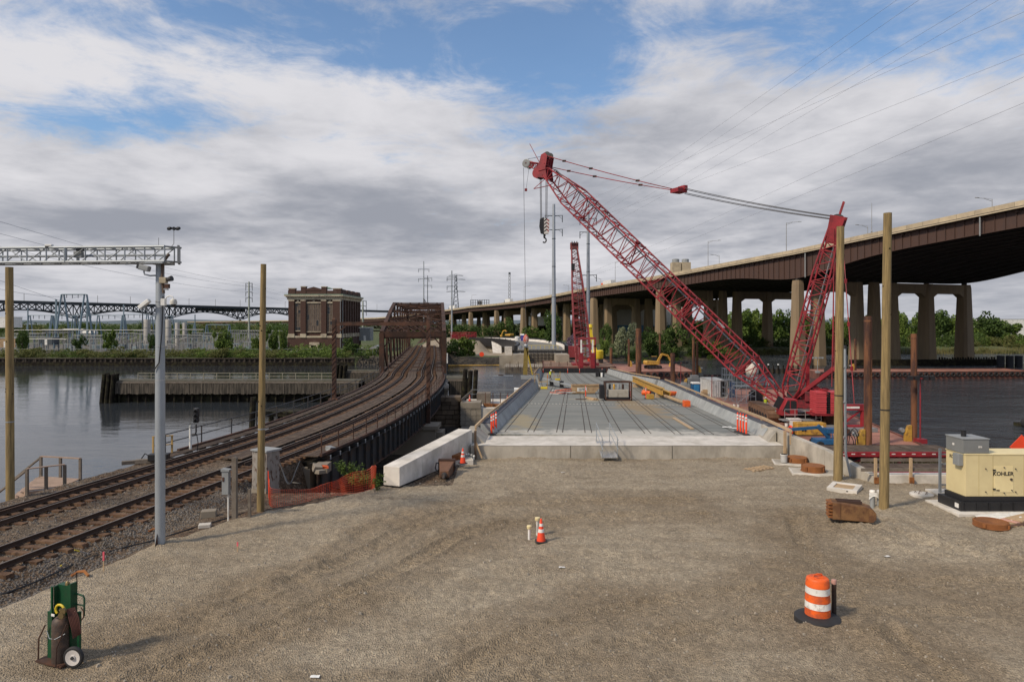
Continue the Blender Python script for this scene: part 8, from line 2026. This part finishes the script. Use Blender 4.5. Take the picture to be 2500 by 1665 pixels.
for i,(u,v,s,m,lb)in enumerate(((774,1150,.7,CONCD,'broken grey concrete slab in the pit beside the rails'),(792,1147,.34,ORANGE,'broken orange block on the rubble in the pit'),(782,1158,.45,CONCD,'tan rubble stone in front of the orange block'),(806,1101,.55,GREYP,'grey machine casting on the bridge abutment'),(762,1142,.5,WETW,'dark tilted timber baulk in the pit by the rails'))):
 b=MB().box((0,0,.15),(s,s*.6,s*.45),rnd.random()*2,R=Matrix.Rotation(rnd.uniform(-.4,.4),3,'Y')@Matrix.Rotation(rnd.random()*2,3,'Z'));b.v=[(x+rnd.uniform(-.05,.05),y+rnd.uniform(-.05,.05),z+rnd.uniform(-.04,.04))for x,y,z in b.v]
 single(b,'rubble_block',m,lb,'rubble',loc=gp(u,v,-.85 if v>1120 else-.45),bevel=.02)
rbm_=MB()
for i in range(130):
 q=gp(rnd.uniform(745,905),rnd.uniform(1150,1200),-.8);q.z=near_h(q.x,q.y)+.03;s=rnd.uniform(.06,.16);rbm_.box(q,(s,s*.8,s*.6),rnd.random()*3)
rbm_.build('brick_rubble',mat('brick rubble',(.30,.15,.10),.9,var=.4),None,kind='stuff')
def cable(pts,r,label,m=BLACK):
 q=catmull([tuple(on(u,v,.02))if len(p_)==2 else tuple(gp(u,v,p_[2]))for p_ in pts for u,v in[p_[:2]]],6);a=q[0].copy();single(MB().path([k-a for k in q],r,n=5),'cable',m,label,'cable',loc=a,smooth=True)
cable([(-30,1465),(90,1420),(200,1370),(300,1338),(382,1318),(470,1290),(560,1264),(612,1248)],.028,'long black cable lying along the edge of the gravel yard')
cable([(681,1122,.0),(690,1150,-.5),(702,1180,-.6),(714,1178,-.6),(735,1180,-.6)],.03,'thick black cable drooping from the relay cabinet to the fence');cable([(683,1130,-.1),(694,1160,-.6),(708,1180,-.6),(722,1150,-.5),(732,1125,-.5)],.022,'thinner black cable looping from the relay cabinet into the pit')
for u,v,lb in((253,1394,'thin survey stake with pink ribbon near the black cable'),(580,1345,'small pink survey flag on the open gravel')):
 t=thing('survey_stake',lb,'stake',on(u,v));h=.55 if u<300 else .28;MB().slab(-.015,.015,-.012,.012,-.1,h).build('stake',WOODN,t);MB().slab(-.02,.02,-.018,.018,h*.55,h).build('ribbon',mat('pink ribbon',(.75,.12,.16),.7),t)
def shovel(u0,v0,u1,v1,label):
 a,b_=on(u0,v0,.12),on(u1,v1,.06);t=thing('shovel',label,'shovel',a);MB().tube(a,b_,.018,n=6).build('shaft',mat('grey shaft',(.30,.29,.27),.7),t,world=True);MB().tube(a,a.lerp(b_,.28),.022,n=6).build('grip',YELB,t,world=True);d=(b_-a).normalized();s=V((d.y,-d.x,0));MB().prism([b_-s*.1,b_+s*.1,b_+s*.09+d*.25,b_+d*.32,b_-s*.09+d*.25],(0,0,.012)).build('blade',RUSTBR,t,world=True)
shovel(182,1351,224,1357,'shovel with yellow grip lying across the black cable');shovel(152,1388,132,1397,'shovel with yellow grip leaning over the cable behind the gas trolley')
for u,v,lb in((378,1300,'rusty curved iron scrap at the foot of the steel pole'),(196,1408,'small rusty iron scrap on the gravel near the gas trolley')):
 single(MB().path([(-.25,0,.03),(-.1,.06,.12),(.08,.05,.14),(.25,-.04,.05)],.04,n=6),'scrap_iron',RUSTOR,lb,'scrap',loc=on(u,v),smooth=True)
def manhole(u,v,r,h,label,slab=None,lug=True):
 p=on(u,v)
 if slab:
  z0=slab[3];t0=thing('concrete_slab',slab[4],'slab',p+V((slab[5],slab[6],0)),rz=slab[2]);MB().slab(-slab[0]/2,slab[0]/2,-slab[1]/2,slab[1]/2,-.1,z0).build('slab',CONCW,t0,bevel=.015);MB().slab(-slab[0]/2+.06,slab[0]/2-.06,-slab[1]/2+.06,slab[1]/2-.06,z0,z0+.003).build('screed',CONC,t0);p=p+Z*z0
 t=thing('manhole_ring',label,'manhole',p);MB().lathe([(r*1.06,0),(r*1.06,.03),(r,.035),(r,h),(r*.96,h+.01),(r*.93,h-.02),(.01,h-.02)],30).build('ring',RUSTM,t,smooth=True);MB().lathe([(r*.9,h-.018),(r*.9,h-.004),(.01,h-.004)],30).build('lid',RUSTM,t,smooth=True)
 for a in range(4):MB().box((r*1.0*math.cos(a*PI/2+.6),r*math.sin(a*PI/2+.6),h*.5),(.1,.1,h*.7),a*PI/2+.6).build('lug',RUSTM,t,bevel=.01)
 return t
manhole(1109,1129,.47,.25,'rusty manhole ring on the slab beside the white wing wall, next to a cone',slab=(1.75,.95,.15,.20,'raised concrete slab under the rusty ring by the white wing wall',.05,-.05))
manhole(1945,1130,.50,.24,'rusty manhole ring nearest to the right corner of the front slab',slab=(1.9,1.2,-.25,.06,'flat concrete slab under the first rusty ring right of the front slab',-.2,-.05))
manhole(1985,1153,.52,.28,'bright rusty manhole ring in front of the first one, beside the wooden pole',slab=(2.2,1.3,-.25,.06,'flat concrete slab under the second rusty ring beside the wooden pole',.1,-.02))
manhole(2420,1284,.52,.18,'rusty manhole ring on the gravel in front of the cream generator')
t=thing('paint_bucket','pale grey bucket standing on the slab beside the rusty ring','bucket',on(1914,1131,.06));MB().lathe([(.15,0),(.17,.40)],16).build('pail',mat('bucket grey',(.5,.5,.49),.5,var=.2),t,smooth=True);MB().lathe([(.178,.36),(.178,.40)],16).build('rim',WHITEP,t)
for i,(u,v)in enumerate(((1138,1126),(1144,1126),(1151,1128),(1157,1131))):
 t=thing('pipe_stub',('first','second','third','last')[i]+' short pale pipe stub counted from the cone on the raised slab','pipe',on(u,v,.19),'pipe stubs on the concrete slab');MB().lathe([(.04,0),(.04,.16)],10).build('pipe',GREYP,t,smooth=True);MB().lathe([(.055,.15),(.055,.21),(.01,.212)],10).build('cap',WHITEP,t,smooth=True)
t=thing('catch_basin','white concrete catch basin frame with brown boarded opening near the wooden pole','catch basin',on(2062,1193),rz=-.62)
t.scale=(1.05,1.1,.6)
b=MB()
for x0_,x1_,y0_,y1_ in((-.55,.55,-.62,-.40),(-.55,.55,.40,.62),(-.55,-.36,-.398,.398),(.36,.55,-.398,.398)):b.slab(x0_,x1_,y0_,y1_,-.1,.20)
b.build('frame',CONCW,t,bevel=.01);MB().slab(-.36,.36,-.4,.4,0,.14).build('board',TANB,t);MB().lathe([(.04,0),(.04,.01)],10,(.2,-.62,.1),ax=(0,-1,0)).build('lifting_eye',BLACK,t)
t=thing('manhole_cover','round pale concrete manhole cap with iron handles near the cream generator','manhole',on(2250,1210));MB().lathe([(.44,-.05),(.44,.08),(.40,.10),(.01,.10)],26).build('cap',CONCW,t,smooth=True)
for a in range(5):MB().path([(.22*math.cos(a*1.25)-.04,.22*math.sin(a*1.25),.1),(.22*math.cos(a*1.25),.22*math.sin(a*1.25),.18),(.22*math.cos(a*1.25)+.04,.22*math.sin(a*1.25),.1)],.012,n=5).build('handle',RUSTBR,t)
t=thing('excavator_bucket','rusty orange brown excavator bucket lying on the gravel in front of the wooden poles','bucket',on(2080,1272)+Z*.06,rz=-.28);BK=mat('bucket rust',(.185,.095,.038),.85,var=.25,sc=2,col2=(.11,.05,.022),amt=.45,sc2=2.5,bump=.3)
pr=[(-.66,.04),(-.66,.62),(.40,.53),(.60,.46),(.70,.33),(.71,.14),(.60,.02)]
MB().prism([(x,-.32,z)for x,z in pr],(0,.64,0)).build('bucket_shell',BK,t,bevel=.02)
for k in range(5):MB().prism([(-.66,-.30,.06+k*.115),(-.66,-.30,.14+k*.115),(-.80,-.30,.12+k*.115),(-.80,-.30,.08+k*.115)],(0,.58,0)).build('tooth',RUSTOR,t)
MB().slab(-.665,-.42,-.345,-.322,.05,.61).build('side_cutter',BK,t);MB().prism([(.46,-.345,.03),(.59,-.345,.03),(.69,-.345,.14),(.68,-.345,.32),(.58,-.345,.44),(.46,-.345,.50)],(0,.023,0)).build('side_plate',BK,t)
MB().slab(-.5,.3,-.1,-.04,.56,.66).slab(-.5,.3,.12,.18,.56,.66).build('mounting_lug',RUSTBR,t)
t=thing('hydraulic_breaker','rusty brown hydraulic breaker with pointed chisel lying on the gravel near the wing wall','breaker',on(1086,1166));
b=MB();b.add([(-.30,.95,.0),(.30,.95,.0),(.22,-.25,.05),(-.22,-.25,.05),(-.36,1.0,.58),(.36,1.0,.58),(.20,-.25,.36),(-.20,-.25,.36)],[(3,2,1,0),(4,5,6,7),(0,1,5,4),(1,2,6,5),(2,3,7,6),(3,0,4,7)]);b.build('body',mat('breaker rust',(.17,.085,.05),.85,var=.25,sc=3,col2=(.10,.05,.03),amt=.4),t,bevel=.03)
MB().lathe([(.13,0),(.13,.1),(.065,.12),(.065,.38),(.03,.48)],12,(0,-.22,.18),ax=(0,-1,-.12)).build('chisel',DARKST,t,smooth=True);MB().slab(-.40,.40,.9,1.12,.05,.66).build('bracket',RUSTBR,t,bevel=.02)
MB().path([(-.3,.9,.5),(-.48,.8,.5),(-.5,.6,.3),(-.38,.5,.1)],.03,n=6).path([(.32,.9,.45),(.46,.7,.3),(.36,.4,.08)],.03,n=6).build('hose',BLACK,t)
t=thing('timber_ladder','old timber ladder frame lying on the gravel before the rusty rings','timber frame',on(1852,1146),rz=.55)
for y in(-.28,.28):MB().slab(-.75,.75,y-.04,y+.04,0,.06).build('rail',WOODN,t)
for k in range(6):MB().slab(-.65+k*.26,-.58+k*.26,-.28,.28,.06,.09).build('rung',WOODN,t)
for u,v,m,lb in((2165,1359,WHITEP,'white crumpled litter on the gravel right of centre'),(769,1653,WHITEP,'white scrap of litter at the bottom edge of the yard'),(1372,1386,REFL,'pale scrap of litter right of the lone traffic cone'),(1375,1154,REFL,'small pale scrap of litter in front of the gangway'),(1256,1111,YELB,'yellow scraps of ribbon at the foot of the front slab')):
 b=MB().grid([-.09,-.03,.03,.09],[-.05,0,.05],lambda x,y:.025+.03*NZ.noise((x*20,y*20,u)));single(b,'litter',m,lb,'litter',loc=on(u,v),fix=False)
t=thing('wrapped_pipes','pair of grey pipes with white capped tops wrapped in cloth at the wooden pole','pipe',on(2139,1235))
for x in(-.14,.13):MB().lathe([(.085,-.1),(.085,.52)],14,(x,0,0)).build('pipe',GREYP,t,smooth=True);MB().lathe([(.10,.5),(.11,.56),(.09,.60),(.01,.61)],14,(x,0,0)).build('cap',mat('cap pink white',(.62,.42,.36),.7,var=.3,col2=(.7,.68,.64),amt=.6),t,smooth=True)
b=MB().grid([float(q)for q in np.linspace(-.30,.27,9)],[float(q)for q in np.linspace(0,1,6)],lambda x,y:0);b.v=[(x+.04*NZ.noise((x*9,y*5,1)),-.11-.04*math.cos((x+.02)*11)+.03*NZ.noise((x*8,y*8,4)),.52-y*(.20+.08*math.sin(x*14))+.03*NZ.noise((x*7,y*6,2)))for x,y,z in b.v];b.build('cloth',WHITEP,t,smooth=True,fix=False)
G0=V((16.73,25.2,0));gz=near_h(17.2,24.6)
pd=single(MB().slab(-.62,6.5,-.42,1.6,-.2,.07),'generator_pad',CONCW,'pale concrete pad under the cream generator','slab',loc=G0+V((.1,0,0)),bevel=.015)
gen=thing('standby_generator','large cream coloured standby generator in a sheet steel enclosure on a black base','generator',G0+Z*.07)
MB().slab(-.24,6.2,-.10,1.25,0,.34).build('fuel_tank_base',BLACK,gen,bevel=.012);MB().slab(-.06,6.1,.0,1.12,.345,.52).build('skid',BLACK,gen)
for k in range(12):MB().slab(-.1+k*.45,-.07+k*.45,-.125,-.10,.02,.32).build('base_rib',BLACK,gen)
body=MB().slab(0,6.1,0,1.12,.525,2.05).build('enclosure',CREAM,gen,bevel=.012)
MB().slab(-.02,6.12,-.02,1.14,2.052,2.09).build('roof_panel',CREAM,gen,bevel=.01)
SEAM=mat('panel seam',(.42,.34,.16),.6)
for k,x in enumerate((.50,1.02,2.16,3.2)):MB().slab(x-.006,x+.006,-.004,0,.55,2.03).build('panel_seam',SEAM,body)
MB().slab(1.06,1.76,-.012,0,.68,1.64).build('access_door',CREAM,gen,bevel=.004)
for z_ in(.80,1.50):MB().box((1.05,-.03,z_),(.09,.04,.05)).build('door_latch',BLACK,gen)
MB().lathe([(.045,0),(.045,.03)],12,(1.68,-.012,1.16),ax=(0,-1,0)).build('door_lock',DARKST,gen)
for x,z_ in((.74,1.55),(.74,.70),(1.42,1.60),(1.42,.66),(1.84,1.55),(1.84,.70),(1.70,.76)):MB().lathe([(.022,0),(.022,.03),(.01,.05)],8,(x,-.012,z_),ax=(0,-1,0)).build('hinge_bolt',DARKST,gen)
letters('KOHLER',.20,BLACK,gen,Matrix.Translation((1.39,-.016,1.36))@Matrix.Rotation(PI/2,4,'X'),depth=.003)
letters('400',.085,BLACK,gen,Matrix.Translation((1.20,-.016,.745))@Matrix.Rotation(PI/2,4,'X'),depth=.003)
letters('KOHLER',.17,BLACK,gen,Matrix.Translation((-.006,.58,1.86))@Matrix.Rotation(-PI/2,4,'Z')@Matrix.Rotation(PI/2,4,'X'),depth=.003)
MB().slab(-.05,.92,.05,1.05,2.095,2.62).build('air_hood',GREYB,gen,bevel=.015);MB().slab(-.07,.94,.03,1.07,2.62,2.65).build('hood_lid',GREYP,gen)
MB().box((.58,.04,2.34),(.13,.012,.07)).build('label_plate',REFL,gen);MB().box((-.056,.6,2.36),(.012,.1,.08)).build('label_plate',REFL,gen)
MB().lathe([(.09,2.65),(.09,2.86),(.10,2.87),(.10,2.9),(.01,2.91)],14,(.30,.55,0)).build('exhaust_stack',BLACK,gen,smooth=True)
MB().slab(-.17,-.002,.10,.46,1.63,2.06).build('control_box',GREYP,gen,bevel=.01);MB().slab(-.26,-.242,.0,.2,.1,.26).build('data_plate',REFL,gen)
sp_=thing('equipment_rack','grey steel frame with electrical cabinet behind the left end of the cream generator','equipment rack',V((17.6,28.0,.0)))
for x in(-.05,.32):MB().slab(x-.04,x+.04,-.04,.04,-.1,1.85).build('post',GALV,sp_)
for z_ in(.35,1.2,1.6):MB().slab(-.05,.9,.04,.09,z_-.025,z_+.025).build('cross_rail',GALV,sp_)
MB().slab(.36,.86,-.14,.04,.75,1.72).build('cabinet',GREYP,sp_,bevel=.01);MB().path([(.3,-.05,.7),(.3,-.05,0)],.03,n=6).build('conduit',GREYP,sp_)
MB().slab(-.3,1.2,-.7,.6,-.15,.06).build('rack_pad',CONCW,sp_,bevel=.01)
t=thing('sheet_pile_stack','stack of pinkish board offcuts under white plastic sheet at the right edge','boards',on(2480,1282));
for k in range(5):MB().box((.15*k-.1,.05*k,.05+.045*k),(1.5,.55,.035),.1+.09*k).build('board',mat('pink board',(.52,.30,.24),.8,var=.15)if k%2 else WOODN,t)
b=MB().grid([float(q)for q in np.linspace(-.9,.8,16)],[float(q)for q in np.linspace(-.1,.8,9)],lambda x,y:.22+.09*NZ.noise((x*4,y*4,2))+.05*NZ.noise((x*11,y*11,2))-.12*max(0,-x));b.build('plastic_sheet',WHITEP,t,smooth=True,fix=False)
t=thing('warning_sign','orange diamond warning sign behind the cream generator at the right edge','sign',V((22.1,29.6,0)));MB().box((0,0,1.62),(.75,.02,.75),0,R=Matrix.Rotation(PI/4,3,'Y')).build('sign_plate',ORGRED,t);MB().tube((0,.04,-.1),(0,.04,1.3),.03,n=6).build('post',GALV,t)
def trailer(x0,x1,y0,y1,z,label):
 t=thing('flatbed_trailer',label,'trailer',(x0,y0,-2.35));n=int((x1-x0)/.55)
 for i in range(n):MB().slab(lerp(x0,x1,i/n)+.01,lerp(x0,x1,(i+1)/n)-.01,y0+.1,y1,z-.06,z+random.uniform(-.01,.02)).build('deck_plank',WOODB,t,world=True)
 MB().slab(x0,x1,y0,y0+.09,z-.28,z+.01).build('side_rail',CRED,t,world=True);MB().slab(x0,x1,y0+.5,y0+.75,z-.7,z-.07).build('chassis_beam',CRED,t,world=True);MB().slab(x0,x1,y1-.75,y1-.5,z-.7,z-.07).build('chassis_beam',CRED,t,world=True)
 for i in range(int((x1-x0)/.62)):MB().slab(x0+.2+i*.62,x0+.42+i*.62,y0-.012,y0,z-.15,z-.09).build('marker',REFL,t,world=True)
 for fx in(.30,.62):
  x=lerp(x0,x1,fx);b=MB();b.bar((x,y0+.4,z-.3),(x,y0+.4,-2.4),.16);b.bar((x,y0+.4,-1.6),(x+.9,y0+.4,z-.3),.1);b.bar((x,y0+.4,-1.6),(x-.9,y0+.4,z-.3),.1);b.build('support_leg',BLACK if fx<.5 else CRED,t,world=True)
trailer(18.2,27.6,42.0,44.4,-.95,'red flatbed trailer with timber deck, farther one nearest to the barge');trailer(19.8,27.0,37.4,39.8,-1.18,'red flatbed trailer with dark deck, nearer one behind the timber guard rail')
gs=MB();r_=np.random.default_rng(3)
for _ in range(5200):
 x,y=r_.uniform(16.5,28),r_.uniform(40.2,50);z=near_h(x,y);h=r_.uniform(.3,.95);a=r_.uniform(0,6.28);w=.022
 gs.add([(x-w*math.cos(a),y-w*math.sin(a),z),(x+w*math.cos(a),y+w*math.sin(a),z),(x+r_.normal()*.12,y+r_.normal()*.1,z+h)],[(0,1,2)])
gs.build('tall_grass',LEAF_D,None,kind='stuff',fix=False)
for k,(x,y,s,lb)in enumerate(((20.2,32.6,.9,'white filled bulk bag behind the curb wall, left one'),(22.0,32.8,1.0,'white filled bulk bag behind the curb wall, right one'))):
 b=MB().lathe([(s*.4,-.9),(s*.75,-.6),(s*.8,-.1),(s*.6,.25),(s*.2,.42),(.02,.45)],14);b.v=[(x_*(1+.25*NZ.noise((x_,y_,z_+k))),y_*.8,z_+.12*NZ.noise((x_*2,y_*2,k)))for x_,y_,z_ in b.v];single(b,'bulk_bag',WHITEP,lb,'bag',loc=(x,y,-.75),smooth=True)
sp=gp(110,1205,-.6);WT=mat('pinkish deck timber',(.33,.235,.175),.85,var=.2)
tp=thing('timber_landing','small timber landing with handrails and stairs at the river bank','platform',(-21.0,31.3,-1.0))
c0_,c1_,c2_,c3_=gp(66,1197,-.75),gp(158,1185,-.75),gp(196,1168,-.75),gp(100,1162,-.75)
for i in range(7):
 a,b_=c0_.lerp(c3_,(i+.02)/7),c0_.lerp(c3_,(i+.98)/7);c,d=c1_.lerp(c2_,(i+.98)/7),c1_.lerp(c2_,(i+.02)/7);MB().prism([a-Z*.04,d-Z*.04,c-Z*.04,b_-Z*.04],(0,0,.04)).build('deck_board',WT,tp,world=True)
MB().bar(c0_-Z*.18,c1_-Z*.18,.05,.24).build('fascia',WT,tp,world=True)
tops=[]
for row in((c0_,c0_.lerp(c1_,.5),c1_),(c3_,c3_.lerp(c2_,.5),c2_)):
 for p in row:MB().bar(p-Z*.5,p+Z*.98,.11,.11).build('post',WOODG,tp,world=True)
 MB().bar(row[0]+Z*1.0,row[2]+Z*1.0,.15,.045).build('handrail',WT,tp,world=True)
st0,st1=c0_+V((-2.4,1.2,-1.5)),c3_+V((-2.4,1.2,-1.5))
for a,b_ in((c0_,st0),(c3_,st1)):MB().bar(a+Z*.95,b_+Z*.95,.09,.07).build('stair_rail',WOODG,tp,world=True);MB().bar(a-Z*.1,b_-Z*.1,.06,.26).build('stringer',WT,tp,world=True);MB().bar(b_-Z*.6,b_+Z*1.0,.1).build('post',WOODG,tp,world=True)
for i in range(7):MB().bar(c0_.lerp(st0,(i+.5)/7),c3_.lerp(st1,(i+.5)/7),.26,.04).build('stair_tread',WT,tp,world=True)
yl=thing('yellow_railing','short yellow steel guard railing behind the steel camera pole','railing',gp(397,1114,-.5));q0,q1=gp(374,1113,-.5),gp(420,1109,-.5)
for p in(q0,q1):MB().bar(p,p+Z*1.08,.08).build('post',mat('dull yellow',(.45,.30,.11),.6,var=.2),yl,world=True);MB().box(p+Z*.03,(.2,.2,.06)).build('foot',RUSTBR,yl,world=True)
for h in(1.08,.58):MB().bar(q0-V((.08,0,-h)),q1+V((.08,0,h)),.09,.05).build('rail',mat('dull yellow',(.45,.30,.11)),yl,world=True)
sg=thing('railway_signal','dark three lamp railway signal head on a white post at the river bank','railway signal',gp(465,1100,-.5));MB().tube((0,0,-.3),(0,0,1.35),.075,n=10).build('post',WHITEP,sg,smooth=True);MB().lathe([(.1,1.35),(.1,1.40),(.02,1.52)],10).build('post_cap',GREYP,sg)
MB().path([(.08,0,.95),(.28,0,.97),(.33,0,1.1),(.33,0,1.55)],.05,n=8).build('bracket',DARKST,sg);MB().slab(.20,.48,-.12,.12,1.65,2.5).build('signal_head',BLACK,sg,bevel=.03)
for k in range(3):MB().lathe([(.10,0),(.11,.04),(.09,.22)],12,(.36,-.12,1.80+k*.28),ax=(.35,-1,0),cap=False).build('lamp_hood',BLACK,sg);MB().lathe([(.085,0),(.085,.02)],12,(.36,-.12,1.80+k*.28),ax=(.35,-1,0)).build('lens',GLASS,sg)
MB().path([(.36,0,1.0),(.44,0,.5),(.40,0,0)],.025,n=6).build('cable',BLACK,sg)
t=thing('switch_machine','black switch machine with cables on timber blocks by the rail','switch machine',gp(388,1128,-.5));MB().box((0,0,.28),(1.0,.5,.36),.2).build('case',BLACK,t,bevel=.03);MB().box((-.7,-.1,.08),(.9,.35,.2),.3).build('timber_block',WOODG,t);MB().box((-1.35,-.35,.06),(.8,.3,.18),.5).build('timber_block',WOODG,t);MB().path([(-.5,0,.3),(-.8,.1,.45),(-1.0,0,.1)],.03,n=5).build('cable',BLACK,t)
